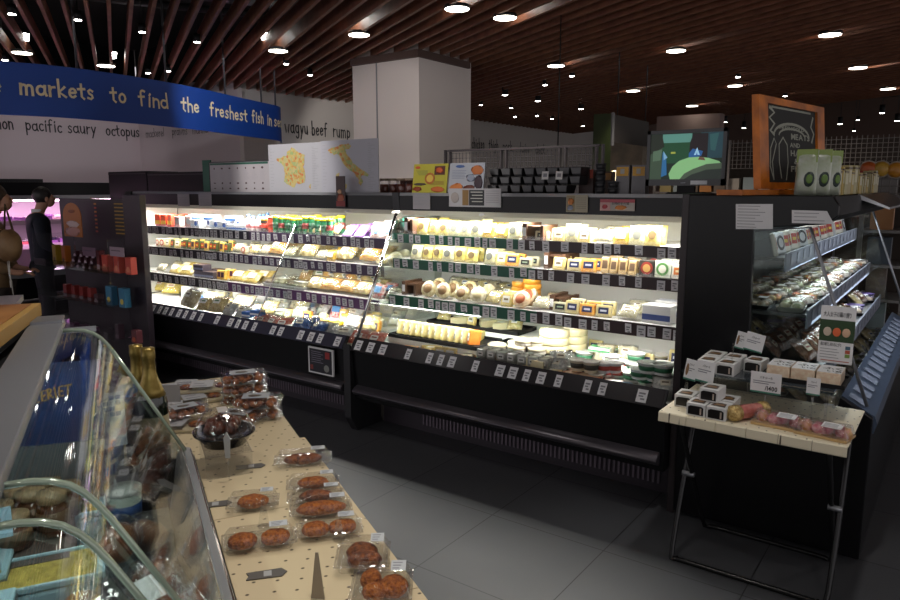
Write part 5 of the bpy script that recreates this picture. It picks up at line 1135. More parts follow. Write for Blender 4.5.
for i, (x, n_) in enumerate(((600, 5), (613, 2))):
    p = py(x, 190, 3.82)
    for j in range(n_): cupK.put((p.x, 3.82, TP + .0345 * j), (0, 0, 0), 'grey-lidded tub, %s from the bottom of the %s stack right of the bins' % (ORD[j], ('tall', 'short')[i]), 'grey-lidded tubs')
p = py(588, 190, 3.86); m = MB(); m.box(p.x - .06, p.x + .03, 3.86, 3.95, TP, TP + .14, pm('#3a2420')); o = m.build('dark_carton', None, (p.x, 3.9, TP), world=True); tag(o, 'dark brown carton between black bins and grey-lidded tubs', 'carton'); MB().box(p.x + .01, p.x + .03, 3.857, 3.86, TP + .09, TP + .14, pm('#a8402c')).build('red_print', o, world=True)
p = py(606, 170, 3.95); m = MB(); m.box(p.x - .04, p.x + .04, 3.95, 4.0, TP, TP + .13, pm('#4a2c18')); o = m.build('orange_carton', None, (p.x, 3.97, TP), world=True); tag(o, 'orange-brown carton behind the short stack of tubs', 'carton'); MB().box(p.x - .03, p.x + .035, 3.947, 3.95, TP + .08, TP + .12, pm('#9a6a24')).build('printed_band', o, world=True)
yp = Kind(lambda: (lambda o: (MB().box(-.035, .035, -.032, -.03, .10, .15, pm('#c9962c')).build('yellow_label', o), MB().box(-.012, .012, -.034, -.032, .112, .14, pm('#a8a49a')).build('print', o), tag(o, None, 'pouch'), o)[-1])(MB().prism([(-.04, 0), (.04, 0), (.04, .16), (-.04, .16)], 'y', -.03, .03, pm('#5c5a5e', .3)).build('coffee_pouch')))
for i, x in enumerate((624, 640)):
    p = py(x, 190, 3.86); yp.put((p.x, 3.86, TP), (0, 0, 0), 'grey pouch with yellow top label, %s of the television' % ('second left', 'directly left')[i], 'yellow-topped pouches')
# television
tv = empty('television', (-1.20, 3.74, TP), label='flat television showing a scene with a pale green dome, on the case top', cat='television')
TVY = 3.74; a, b_ = py(646, 184, TVY), py(728, 127.5, TVY); TX0, TX1, TZ0, TZ1 = a.x, b_.x, a.z, b_.z
TZ0 = TP + .045
MB().box(TX0, TX1, TVY, TVY + .035, TZ0, TZ1, blackm).build('casing', tv, world=True, bevel=.005)
tvb = mat('tv_bezel', (.035, .037, .042), .3)
fr = MB(); bz = .018
for q in ((TX0, TX1, TZ1 - bz, TZ1), (TX0, TX1, TZ0, TZ0 + .034), (TX0, TX0 + bz, TZ0, TZ1), (TX1 - bz, TX1, TZ0, TZ1)): fr.box(q[0], q[1], TVY - .008, TVY, q[2], q[3], tvb)
fr.build('bezel', tv, world=True)
def em(h, s=1.0): return mat('screen_' + h.strip('#'), C(h), .4, 0, s)
sx0, sx1, sz0, sz1 = TX0 + bz, TX1 - bz, TZ0 + .034, TZ1 - bz; sw, sh_ = sx1 - sx0, sz1 - sz0
def SP(pts, c, k_): 
    q = MB(); q.prism([(sx0 + u * sw, sz0 + v * sh_) for u, v in pts], 'y', TVY - .0012 - .0004 * k_, TVY - .0002, em(c, .5)); return q
scr_ = SP([(0, 0), (1, 0), (1, 1), (0, 1)], '#16271f', 0).build('screen', tv, world=True)
for k_, (pts, c) in enumerate([([(.12, .35), (.6, .35), (.6, .85), (.12, .85)], '#1d4a30'), ([(.17, .8), (.58, .8), (.58, .99), (.17, .99)], '#5c9488'), ([(.0, .0), (.17, .0), (.17, .75), (.0, .75)], '#3c4f3e'), ([(.0, .55), (.2, .72), (.16, .98), (0, .98)], '#20281f'), ([(.04, .4), (.15, .42), (.17, .66), (.04, .62)], '#56705a'),
                               ([(.78, .45), (1, .45), (1, 1), (.7, 1)], '#23424c'), ([(.84, .62), (.9, .6), (.94, .98), (.82, .95)], '#2f5a5c'), ([(.17, .05), (.25, .1), (.23, .5), (.18, .6)], '#2c6a9c'), ([(.2, .42), (.25, .48), (.19, .62)], '#7fb0d0'),
                               ([(.55, .45), (.8, .45), (.8, .98), (.6, .98), (.56, .8)], '#1c1418'), ([(.55, .44), (.72, .5), (.74, .6), (.6, .66), (.55, .56)], '#2a5f9a'), ([(.62, .52), (.66, .68), (.70, .52), (.67, .52), (.66, .58), (.65, .52)], '#9fd0f0'),
                               ([(.3, .0), (.28, .12), (.33, .28), (.42, .40), (.55, .47), (.70, .48), (.82, .45), (.96, .38), (1, .30), (1, 0)], '#8cc487'), ([(.44, .0), (.5, .12), (.62, .22), (.8, .32), (1, .34), (1, 0)], '#4a5a48'), ([(.5, .0), (.6, .1), (.8, .2), (1, .22), (1, 0)], '#262f2a'), ([(.68, .42), (.78, .40), (.76, .46), (.70, .48)], '#6a4a3c'), ([(.3, .56), (.36, .56), (.36, .6), (.3, .6)], '#a8b04c')]):
    SP(pts, c, k_ + 1).build('picture_patch', scr_, world=True)
MB().box(TX1 - .17, TX1 - .085, TVY - .0095, TVY - .008, TZ0 + .006, TZ0 + .026, pm('#c9cdd2')).build('white_sticker', tv, world=True)
MB().box(TX0 + .19, TX0 + .215, TVY - .0095, TVY - .008, TZ0 + .012, TZ0 + .018, pm('#7c8088')).build('maker_mark', tv, world=True)
MB().prism([(TX0 + .12, TP), (TX1 - .08, TP), (TX1 - .10, TP + .012), (TX0 + .14, TP + .012)], 'y', TVY - .05, TVY + .12, blackm).build('stand_base', tv, world=True)
MB().box((TX0 + TX1) / 2 - .04, (TX0 + TX1) / 2 + .05, TVY + .01, TVY + .04, TP + .012, TZ0 + .03, blackm).build('stand_neck', tv, world=True)
# chalkboard in an orange wooden frame, standing across the side case
cb = empty('chalkboard_sign', (-.66, 3.35, TP + .0), label='large chalkboard in an orange wooden frame tilted on the side case top', cat='chalkboard')
ow = mat('orange_wood', C('#c87018'), .45, noise=C('#8f4c14'), nscale=9)
cA, cB_ = px(757, 193, -.80), None
q0, q1 = V((-.775, 3.42)), V((-.535, 3.50)); q1 = V((py(826, 150, 4.15).x, 4.15)); q0 = V((py(758, 190, 3.38).x, 3.38))
dirb = (q1 - q0).normalized(); wb = (q1 - q0).length; nb = V((dirb.y, -dirb.x))
TB = TP + .028; topz = py(768, 93, 3.38).z; hb = topz - TB
def BPt(u, v, d=0): # board-plane point: u across, v up, d out of the front
    lean = .09 * v * hb; return (q0.x + dirb.x * u * wb - nb.x * (lean - d), q0.y + dirb.y * u * wb - nb.y * (lean - d), TB + v * hb)
def bslab(u0, u1, v0, v1, d0, d1, m_, nm, par):
    q = MB(); q.hexa([BPt(u0, v0, d1), BPt(u1, v0, d1), BPt(u1, v0, d0), BPt(u0, v0, d0), BPt(u0, v1, d1), BPt(u1, v1, d1), BPt(u1, v1, d0), BPt(u0, v1, d0)], m_); return q.build(nm, par, world=True)
fw_, fh_ = .12, .075
fr_ = empty('frame', (0, 0, 0)); fr_.parent = cb; fr_.location = (0, 0, 0)
bslab(0, fw_, 0, 1, -.02, .012, ow, 'frame_bar', fr_); bslab(1 - fw_, 1, 0, 1, -.02, .012, ow, 'frame_bar', fr_); bslab(fw_, 1 - fw_, 1 - fh_, 1, -.02, .012, ow, 'frame_bar', fr_); bslab(fw_, 1 - fw_, 0, fh_, -.02, .012, ow, 'frame_bar', fr_)
cpan = bslab(fw_, 1 - fw_, fh_, 1 - fh_, -.012, 0, mat('chalkboard_slate', (.018, .018, .017), .8), 'slate', cb)
chalk = mat('chalk', (.30, .31, .26), .9)
def chalk_line(pts, w=.012, nm='chalk_drawing'):
    q = MB(); prev = None
    for i, p in enumerate(pts):
        a_ = pts[max(i - 1, 0)]; b2 = pts[min(i + 1, len(pts) - 1)]; dx, dy = b2[0] - a_[0], (b2[1] - a_[1]) * hb / wb; L = math.hypot(dx, dy) or 1
        nx, ny = -dy / L * w, dx / L * w * wb / hb; cu = (q.P(BPt(p[0] + nx, p[1] + ny, .001)), q.P(BPt(p[0] - nx, p[1] - ny, .001)))
        if prev: q.face((prev[0], prev[1], cu[1], cu[0]), chalk)
        prev = cu
    q.build(nm, cpan, world=True)
chalk_line([(.50 + .27 * cos(R(a)), .60 + .14 * sin(R(a))) for a in range(0, 181, 15)], .008); chalk_line([(.50 + .20 * cos(R(a)), .60 + .085 * sin(R(a))) for a in range(0, 181, 15)], .006)
chalk_line([(.2, .9), (.8, .9)], .006); chalk_line([(.22, .10), (.20, .3), (.26, .5), (.23, .56), (.18, .45), (.17, .25), (.22, .10)], .006); chalk_line([(.40, .10), (.43, .3), (.42, .5), (.36, .58), (.30, .5), (.3, .3), (.33, .12)], .006); chalk_line([(.17, .9), (.24, .84), (.17, .78), (.24, .72), (.18, .64), (.24, .6)], .012); chalk_line([(.84, .86), (.80, .74), (.85, .66), (.81, .55)], .010)
for (s_, u_, v_, sz, wd) in (('FRESHCOLD', .31, .67, .055, .38), ('MEATS', .48, .57, .09, .3), ('AND', .46, .48, .07, .16), ('HAM', .47, .38, .09, .22), ('&', .52, .29, .09, .1), ('FISH', .47, .20, .09, .24)):
    q = MB(); text(q, s_, sz, lambda u, v: BPt(u_ + u, v_ + v, .0015), chalk, .03, width=wd); q.build('chalk_lettering', cpan, world=True)
bslab(-.35, 1.25, -.060, -.005, -.06, .05, ow, 'wooden_base', cb)
# two tall green and white snack packs at the canopy corner
def tallpack(name):
    m = MB(); pillow(m, .085, .19, .03, food('#a9ada4', '#8f9a7c', 18)); o = m.build(name); o['category'] = 'snack pack'
    MB().box(-.04, .04, -.008, .004, .14, .195, pm('#7c8f4a')).build('green_top', o); q = MB(); q.blob((.012, -.014, .07), (.022, .004, .034), pm('#23302c'), None, .05, 12, 6); q.build('dark_picture', o); q = MB(); q.blob((.014, -.019, .07), (.013, .002, .02), pm('#5c7a34'), None, .05, 12, 6); q.build('green_fruit', o); return o
TPK = Kind(lambda: tallpack('snack_pouch'))
for i, (x, Y, rz, lb) in enumerate(((805, 3.36, .1, 'at the foot of the chalkboard'), (819, 3.42, .35, 'second from the chalkboard'), (831, 3.55, .8, 'third from the chalkboard'))):
    p = py(x, 190, Y); TPK.put((p.x, Y, TP + .001), (0, 0, rz), 'tall green and white pouch with a dark round picture, ' + lb, 'tall snack pouches on the side case')
# snack cartons along the side case top
sn = ['#a8a070', '#8a4a2c', '#a89a6a', '#a8302c', '#b39a48', '#6c8a3a']
i = 0; yy = 3.62
rg = random.Random(12)
names = {'#a8a070': 'khaki', '#8a4a2c': 'brown', '#a89a6a': 'beige', '#a8302c': 'red', '#b39a48': 'mustard', '#6c8a3a': 'olive'}
def snk(c):
    def f():
        m = MB(); m.box(-.02, .02, -.035, .035, 0, .12, pm(c)); o = m.build('snack_carton', bevel=.002); o['category'] = 'carton'; MB().box(.02, .0212, -.025, .025, .05, .10, pm('#c9c4a4')).build('label', o); MB().box(-.021, .021, -.036, .036, .105, .112, pm('#5a4a34')).build('top_band', o); return o
    return f
SNK = {c: Kind(snk(c)) for c in sn}
while yy < 5.5:
    for xq in (-.50, -.58):
        c = sn[i % 6]; SNK[c].put((xq, yy, TP), (0, 0, rg.uniform(-.1, .1)), '%s snack carton on the side case, %s from the tall pouches, %s row' % (names[c], ORD[i // 2], 'aisle' if xq > -.55 else 'inner'), 'snack cartons on the side case', (1, 1, rg.uniform(.8, 1.3)))
        i += 1
    yy += .115
# ------------------------------------------------------------------ dark cabinets behind the left case
def dark_unit(px0, px1, ytop, Y, dy, lab, nm='tall_cabinet'):
    a, b_ = py(px0, ytop, Y), py(px1, ytop, Y); m = MB(); m.box(a.x, b_.x, Y, Y + dy, 0, (a.z + b_.z) / 2, mat('grey_black_panel', (.005, .005, .006), .5, spec=.2)); o = m.build(nm, None, ((a.x + b_.x) / 2, Y, 0), world=True, bevel=.006); tag(o, lab, 'cabinet')
    MB().box(a.x + .01, b_.x - .01, Y - .006, Y, (a.z + b_.z) / 2 - .03, (a.z + b_.z) / 2 - .02, darkm).build('trim_strip', o, world=True); return o
dark_unit(108, 146, 171.5, 4.40, .4, 'tall black cabinet back standing behind the left case, outer one'); dark_unit(147, 206, 172, 4.40, .4, 'tall black cabinet back standing behind the left case, beside the cheese chart')
# ------------------------------------------------------------------ wire grid rack and store beyond
gr = empty('wire_grid_rack', (-3.6, 6.0, 0), label='grey wire grid rack standing in front of the pillar', cat='rack')
gm_ = mat('grid_wire', (.10, .09, .10), .5, .5); ga, gb = py(448, 150, 6), py(600, 146, 6); gz = 1.94
segs = [ga.x, py(504, 150, 6).x, py(563, 150, 6).x, gb.x]
MB().box(ga.x, gb.x, 5.985, 6.015, gz - .02, gz, gm_).build('top_bar', gr, world=True)
for x in segs:
    for d_ in (-.03, .03): MB().box(x + d_ - .008, x + d_ + .008, 5.98, 6.02, 0, gz, gm_).build('post', gr, world=True)
for k_ in range(3):
    q = MB(); x = segs[k_] + .06
    while x < segs[k_ + 1] - .05: q.box(x, x + .004, 5.998, 6.002, 1.0, gz - .03, gm_); x += .042
    z = 1.0
    while z < gz - .03: q.box(segs[k_] + .05, segs[k_ + 1] - .05, 5.997, 6.003, z, z + .004, gm_); z += .05
    q.build('wire_panel', gr, world=True)
MB().cyl((py(559, 100, 6).x, 6, 1.94), (py(559, 100, 6).x, 6, 3.1), .006, blackm, n=6).build('hanging_cable', gr, world=True)
# hanging dark sign board
sb = empty('hanging_sign', (-3.2, 8, 2.0), label='dark hanging sign board with rows of small lettering beyond the television', cat='sign')
a, b_ = py(613, 114, 8.0), py(648, 122, 9.2)
q = MB(); q.hexa([(a.x, 8.0, 2.09), (b_.x, 9.2, 2.09), (b_.x, 9.23, 2.09), (a.x, 8.03, 2.09), (a.x, 8.0, 2.41), (b_.x, 9.2, 2.41), (b_.x, 9.23, 2.41), (a.x, 8.03, 2.41)], pm('#2c2826')); q.build('panel', sb, world=True)
q = MB(); dxs, dys = b_.x - a.x, 1.2
for i, s_ in enumerate(('Checkouts', 'Wine & spirits', 'Bakery & fruit')):
    text(q, s_, .055, lambda u, v: (a.x + dxs * (.06 + u / 1.4) - .002, 8.0 + dys * (.06 + u / 1.4) - .008, 2.33 - i * .09 + v), pm('#8d867e'), .01)
q.build('sign_lettering', sb, world=True)
MB().box(a.x - .012, a.x + .004, 7.98, 8.05, 2.05, 2.43, pm('#6a6a6c')).build('end_post', sb, world=True)
for t_ in (.1, .9): MB().cyl((a.x + dxs * t_, 8.015 + dys * t_, 2.41), (a.x + dxs * t_, 8.015 + dys * t_, 3.9), .008, darkm, n=6).build('hanging_rod', sb, world=True)
# green wall strip and lit beige column behind
m = MB(); a = py(593, 140, 11); b_ = py(611, 140, 11); m.box(a.x, b_.x, 11, 11.1, 0, 2.75, pm('#3c4a24')); tag(m.build('trim_1', None, (a.x, 11, 0), world=True), kind='structure')
m = MB(); a = py(611, 140, 10); b_ = py(643, 140, 10); m.box(a.x, b_.x, 10, 10.3, 0, 2.35, mat('beige_tile', C('#8f8270'), .6, noise=C('#6f6658'), nscale=4)); tag(m.build('wall_column', None, (a.x, 10, 0), world=True), kind='structure')
m = MB(); a = py(657, 118, 14); b_ = py(720, 118, 14); m.box(a.x, b_.x, 14, 14.3, 2.2, 2.95, mat('pale_bulkhead', C('#8a7670'), .7)); tag(m.build('wall_bulkhead', None, (a.x, 14, 0), world=True), kind='structure')
lampK = MB(); p = py(615, 169, 6.5); lampK.lathe([(0, 0), (.035, .01), (.05, .05), (.035, .09), (0, .10)], mat('warm_globe', (1, .80, .45), .5, 0, 4), n=16); o = lampK.build('globe_lamp', None, (p.x, 6.5, 1.62)); tag(o, 'small glowing globe lamp beyond the grey-lidded tubs', 'lamp'); MB().cyl((0, 0, -1.62), (0, 0, 0), .02, darkm, n=8).build('pole', o)
# far shelving on the right, several units with goods
farc = ['#6a5c50', '#8d8a86', '#4a3a34', '#a39a90', '#7c3c30', '#9a8a5c', '#3c4450', '#8f9a9c', '#a8703c']
fn_ = {'#6a5c50': 'taupe', '#8d8a86': 'grey', '#4a3a34': 'dark brown', '#a39a90': 'off-white', '#7c3c30': 'brick red', '#9a8a5c': 'straw', '#3c4450': 'slate blue', '#8f9a9c': 'pale grey', '#a8703c': 'orange-brown'}
FK = {c: Kind((lambda c: lambda: tag(MB().box(-.07, .07, -.05, .05, 0, .2, pm(c)).build('shelf_carton'), None, 'carton'))(c)) for c in farc}
def gondola(pxa, pxb, Y, ztop, lab, seed, levels, depth=.5, nl=''):
    a, b_ = py(pxa, 170, Y), py(pxb, 170, Y); g = empty('store_shelving', ((a.x + b_.x) / 2, Y, 0), label=lab, cat='shelving')
    wire = mat('store_wire', (.18, .16, .15), .5, .3); MB().box(a.x, b_.x, Y + depth - .03, Y + depth, 0, ztop, mat('store_back', C('#3a3029'), .7)).build('back_panel', g, world=True)
    n_ = max(1, int((b_.x - a.x) / .9)); rg = random.Random(seed)
    for i in range(n_ + 1):
        x = a.x + (b_.x - a.x) * i / n_; MB().box(x - .015, x + .015, Y, Y + .03, 0, ztop, wire).build('post', g, world=True)
    for z in levels: MB().box(a.x, b_.x, Y, Y + depth - .03, z - .02, z, wire).build('shelf', g, world=True)
    q = MB(); x = a.x
    while x < b_.x: q.box(x, x + .006, Y + .01, Y + .016, ztop - .34, ztop, wire); x += .05
    z = ztop - .34
    while z < ztop: q.box(a.x, b_.x, Y + .008, Y + .018, z, z + .006, wire); z += .05
    q.build('wire_fence', g, world=True)
    cn = {}
    for li, z in enumerate(levels):
        x = a.x + .12
        while x < b_.x - .1:
            if rg.random() < .85:
                c = rg.choice(farc); cn[c] = cn.get(c, 0) + 1
                FK[c].put((x, Y + .12, z + .001), (0, 0, 0), '%s carton on %s, %s such along' % (fn_[c], nl, ORD[min(31, cn[c] - 1)]), 'goods on the far shelving', (rg.uniform(.8, 1.1), 1, rg.uniform(.7, 1.2)))
            x += .17
    return g
gondola(655, 905, 9.0, 2.12, 'long far store shelving with wire fence top beyond the television and chalkboard', 5, (1.25, 1.5), nl='the long far shelving')
gondola(866, 915, 5.9, 1.75, 'packed store shelving at the right edge beyond the side case', 6, (.25, .5, .75, 1.0, 1.25, 1.5), nl='the right-edge shelving')
# fruit jellies and picture cards over the side case
ck = ['#c4622c', '#c49a3c', '#c4862c']
for i, (x, y) in enumerate(((868.5, 169), (881.5, 169), (896, 170))):
    p = py(x, y, 5.85); m = MB(); m.lathe([(.0, 0), (.05, .003), (.052, .02), (.03, .03), (0, .03)], pm(ck[i], .3), n=18); o = m.build('fruit_cup', None, (p.x, 5.86, p.z)); o.rotation_euler = (R(90), 0, 0); tag(o, 'round %s fruit picture disc above the side case, %s one' % (('red-orange', 'yellow', 'amber')[i], ('left', 'middle', 'right')[i]), 'disc'); MB().lathe([(.054, 0), (.06, .003), (.06, .012), (.053, .016)], pm('#b3a99c'), n=18).build('pale_rim', o)
# ================================================================== DELI COUNTER in the near left corner; local x = -s, local y = n
deli = empty('deli_counter', (0, 0, 0), DA, label='glass-fronted deli counter in the near corner of the photo with steel top rails', cat='deli counter')
def dl(mbf, nm, parent=None, bevel=0):
    o = mbf.build(nm, parent or deli, bevel=bevel); return o
S1, S0 = 1.68, -.35
cab = mat('deli_cabinet', (.05, .05, .055), .4)
dl(MB().box(-S1, -S0, -.95, .095, 0, .80, cab), 'cabinet')
dl(MB().box(-S1 + .01, -S0, -.80, .06, .80, .815, mat('deli_well', (.10, .12, .13), .35)), 'well_floor')
dl(MB().prism([(.062, .80), (.125, .80), (.128, .90), (.118, .945), (.100, .952), (.085, .93), (.075, .86)], 'x', -S1 - .01, -S0, alum), 'front_rail', bevel=.004)
dl(MB().prism([(.098, .951), (.112, .947), (.115, .935), (.118, .945)], 'x', -S1, -S0, chrome), 'rail_highlight')
# glass profile: steel band -> curved shoulder -> flat slanted front
prof = [(-.130, 1.252), (-.100, 1.252), (-.082, 1.249), (-.066, 1.242), (-.053, 1.231), (-.042, 1.217), (-.030, 1.198), (.103, .952)]
def profpts(off=0): return prof
def pane(sa, sb, nm):
    q = MB(); t = .006; pr = None
    for (n_, z) in prof:
        cu = (q.P((-sa, n_, z)), q.P((-sb, n_, z)), q.P((-sa, n_ - .004, z - t)), q.P((-sb, n_ - .004, z - t)))
        if pr:
            q.face((pr[0], pr[1], cu[1], cu[0]), glassd, True); q.face((pr[3], pr[2], cu[2], cu[3]), glassd, True)
        pr = cu
    return dl(q, nm)
g1 = pane(1.66, .803, 'front_glass'); g3 = pane(.797, .703, 'front_glass'); g2 = pane(.697, S0, 'front_glass')
edge = mat('polished_glass_edge', (.34, .42, .33), .15, .2, coat=.6)
for s_ in (1.66, .80, .70):
    MB().tube([(-s_, n_, z) for n_, z in prof], .004 if s_ > 1 else .0038, edge, n=6).build('glass_edge', g1 if s_ > .75 else g2)
MB().tube([(-1.655, .103, .952), (-1.655, -.03, 1.20)], .004, edge, n=6).build('glass_edge', g1)
# flat end glass
q = MB(); q.prism([(-.75, .83), (.10, .95), (-.032, 1.20), (-.05, 1.23), (-.10, 1.245), (-.75, 1.25)], 'x', -1.674, -1.668, glassd); eg = dl(q, 'end_glass')
q = MB(); q.box(-1.672, -1.664, -.75, -.06, 1.245, 1.256, alum); q.build('top_trim', eg)
# steel top band and dark gap behind it
dl(MB().prism([(-.19, 1.246), (-.125, 1.246), (-.122, 1.252), (-.125, 1.262), (-.19, 1.262)], 'x', -1.76, -S0, mat('matte_steel_band', (.30, .31, .33), .38, .6)), 'steel_band', bevel=.002)
dl(MB().box(-1.775, -1.70, -.19, -.125, 1.262, 1.268, alum), 'band_end_clip')
dl(MB().box(-1.76, -S0, -.26, -.192, 1.215, 1.235, blackm), 'band_support')
dl(MB().prism([(-.75, 1.235), (-.26, 1.235), (-.26, 1.250), (-.75, 1.250)], 'x', -2.3, -1.05, mat('grey_pink_top', (.22, .19, .20), .3)), 'rear_top')
for x in (-1.72, -.9): dl(MB().box(x - .012, x + .012, -.25, -.21, .815, 1.215, alum), 'band_post')
dl(MB().cyl((-1.60, -.155, 1.236), (-.2, -.155, 1.236), .008, mat('deli_light_tube', (.95, 1, .95), .5, 0, 2.0), n=8), 'light_tube')
area('deli_light', DL(.9, -.155, 1.225), (0, 0, DA), 1.3, .03, 2.2, (.94, 1, .95))
spot('deli_fill_a', DL(1.6, .55, 3.0), 56, (1, .94, .86), 70, .6, r=.06)  # this and the next spot are added fill for the near counter and table
spot('deli_fill_b', DL(.5, .5, 3.0), 50, (1, .94, .86), 70, .6, r=.06)
spot('side_fill', (-.4, 2.5, 3.0), 45, (1, .95, .9), 50, .6, r=.06)  # added fill spot without a fixture, brightens the folding table
# wooden board lying on the rear top
def dthing(mb_, nm, s, n, z, lab, cat, rz=0, group=None, bevel=0):
    o = mb_.build(nm, None, DL(s, n, z), DA + rz, bevel=bevel); return tag(o, lab, cat, group)
wd = mat('bread_board_wood', C('#a8743c'), .5, noise=C('#7c4a20'), nscale=6)
p = SN(pz(38, 322, 1.29)); 
q = MB(); q.box(-.40, .10, -.30, .0, 0, .028, mat('board_wood_side', C('#b08a4a'), .5)); q.box(-.385, .085, -.285, -.015, .028, .030, wd)
o = dthing(q, 'wooden_board', 1.42, -.215, 1.264, 'thick pale-edged wooden board lying on the deli counter top', 'board', R(-6), bevel=.004)
MB().box(-.40, .10, -.30, -.0, -.010, 0, blackm).build('dark_base', o)
# ---- inside the counter
tubm = mat('pale_blue_tub', C('#8fb3bf'), .35)
yel = mat('yellow_filling', C('#b0a04a'), .7, noise=C('#8a7c34'), nscale=60, bump=.6); brn = mat('brown_filling', C('#5c4630'), .7, noise=C('#3c2a1c'), nscale=50, bump=.6)
def ftub(w, d, h, fill):
    def f():
        m = MB(); a, b_ = w / 2, d / 2
        m.hexa([(-a * .92, -b_ * .92, 0), (a * .92, -b_ * .92, 0), (a * .92, b_ * .92, 0), (-a * .92, b_ * .92, 0), (-a, -b_, h * .86), (a, -b_, h * .86), (a, b_, h * .86), (-a, b_, h * .86)], tubm)
        o = m.build('food_tub', bevel=.008)
        r = MB()
        for q_ in ((-a * 1.03, a * 1.03, -b_ * 1.05, -b_ * .88), (-a * 1.03, a * 1.03, b_ * .88, b_ * 1.05), (-a * 1.03, -a * .92, -b_ * .88, b_ * .88), (a * .92, a * 1.03, -b_ * .88, b_ * .88)): r.box(q_[0], q_[1], q_[2], q_[3], h * .86, h, tubm)
        r.build('rim', o, bevel=.003); k_ = MB(); k_.box(-a * .92, a * .92, -b_ * .88, b_ * .88, h * .86, h * .93, fill); k_.build('filling', o); return o
    return f
def put_tub(fn, x, y, z, lab, rz=0):
    p = pz(x, y, z); o = fn(); o.location = (p.x, p.y, z - .09); o.rotation_euler = (0, 0, DA + rz); return tag(o, lab, 'food tub')
put_tub(ftub(.115, .155, .09, yel), 62, 505, .905, 'pale blue tub of yellow spread, farther of the two in the deli counter')
put_tub(ftub(.115, .165, .09, yel), 50, 566, .905, 'pale blue tub of yellow spread, nearer of the two in the deli counter')
put_tub(ftub(.10, .10, .09, brn), 100, 492, .905, 'small pale blue tub of brown spread beside the farther yellow tub') if False else None
q = MB(); q.box(-.13, .12, -.18, .05, 0, .012, tubm); o = dthing(q, 'serving_tray', 1.12, -.24, .90, 'flat pale blue tray with ham on the deli counter floor', 'tray', bevel=.004)
MB().box(-.13, .12, -.18, .05, -.084, 0, mat('deli_well', (.1, .12, .13), .35)).build('tray_support', o)
q = MB(); q.box(-.13, .12, -.18, .05, 0, .012, tubm); o = dthing(q, 'serving_tray', 1.42, -.26, .90, 'flat pale blue tray, the farther one in the deli counter', 'tray', bevel=.004)
MB().box(-.13, .12, -.18, .05, -.084, 0, mat('deli_well', (.1, .12, .13), .35)).build('tray_support', o)
q = MB(); q.blob((0, 0, .02), (.055, .04, .03), food('#a0604c', '#7c3c30', 30), random.Random(4), .15, 14, 8, flat=-.02); dthing(q, 'ham_joint', 1.02, -.30, .913, 'pinkish joint of ham on the nearer pale blue tray', 'meat')
def dcard(s, n, z, w, h, c, lab, post=.0, rz=0, txt=None, lean=12):
    q = MB(); q.M = M4.Rotation(R(-lean), 4, 'X'); q.box(-w / 2, w / 2, -.001, .001, 0, h, pm(c)); o = q.build('price_card', None, (*DL(s, n).xy, z), DA + rz + R(90)); tag(o, lab, 'price card')
    k_ = MB(); k_.M = q.M
    for i in range(3): k_.box(-w * .38, w * (.1 + .1 * i), -.0018, -.001, h * (.8 - i * .2), h * (.86 - i * .2), greyink)
    if txt: text(k_, txt, h * .3, lambda u, v: (-w * .1 + u, -.002, h * .1 + v), ink, .02, width=w * .45)
    k_.build('printed_text', o)
    if post: MB().box(-.003, .003, 0, .003, -post, h * .2, chrome).build('clip_stem', o)
    return o
dcard(1.00, -.285, .985, .075, .055, '#a9b3bd', 'pale price card reading 1200 above the ham in the deli counter', .07, .3, '/1200')
dcard(1.30, -.22, .975, .05, .05, '#8fb3c4', 'light blue card standing between pots in the deli counter', .06, .1)
# crusty items, wrapped loaves, pots and the blue decorated card seen through the glass
q = MB(); q.box(-.10, .10, -.004, .004, 0, .17, mat('deep_blue_card', C('#10244c'), .5, noise=C('#1c3c74'), nscale=9)); bc = q.build('blue_card', None, (*DL(1.60, -.155).xy, 1.03), DA + R(90) + R(-8)); tag(bc, 'deep blue decorated card with gold capital lettering inside the deli counter', 'card')
MB().box(-.09, .09, -.01, .03, -.215, 0, mat('deli_well', (.1, .12, .13), .35)).build('card_base', bc)
q = MB(); hand(q, 'MAGELLERIET', .022, lambda u, v: (-.09 + u, -.006, .075 + v + u * .22), mat('old_gold', C('#a8854a'), .5), w=.16, gap=.12, jit=.1); q.build('gold_lettering', bc)
q = MB(); q.blob((-.02, -.005, .145), (.014, .002, .02), mat('old_gold', C('#a8854a'), .5), None, .05, 14, 6); q.build('gold_sun', bc)
rg = random.Random(31)
jar2 = Kind(lambda: (lambda o: (MB().lathe([(.024, .052), (.026, .053), (.026, .066), (0, .068)], mat('wood_lid', C('#7c6a4c'), .6), n=16).build('lid', o), MB().lathe([(.0285, .012), (.0285, .04)], pm('#5c4a34'), n=16).build('label', o), tag(o, None, 'jar'), o)[-1])(MB().lathe([(.024, 0), (.028, .004), (.028, .045), (.022, .052)], mat('amber_glass', C('#4a2c14'), .12, coat=.5), n=16).build('preserve_jar')))
MB_L = MB(); MB_L.box(-1.62, -1.34, -.40, -.12, .815, .90, mat('deli_step', (.06, .05, .045), .5)); stp = dl(MB_L, 'inner_step')
for i, (s, n) in enumerate(((1.58, -.17), (1.53, -.13), (1.50, -.19), (1.45, -.15), (1.42, -.21), (1.55, -.215), (1.47, -.24))):
    jar2.put((*DL(s, n).xy, .901), (0, 0, i), 'small amber preserve jar in the deli counter, %s counted from the far end' % ORD[i], 'amber jars in the deli counter', (1, 1, rg.uniform(.9, 1.4)))
loaf = Kind(lambda: (lambda o: (MB().blob((0, 0, .028), (.062, .042, .036), clear, random.Random(2), .12, 16, 8).build('clear_bag', o), tag(o, None, 'loaf'), o)[-1])(MB().blob((0, 0, .024), (.05, .033, .028), food('#8a5a30', '#5c3018', 25), random.Random(2), .08, 16, 8, flat=-.024).build('wrapped_loaf')))
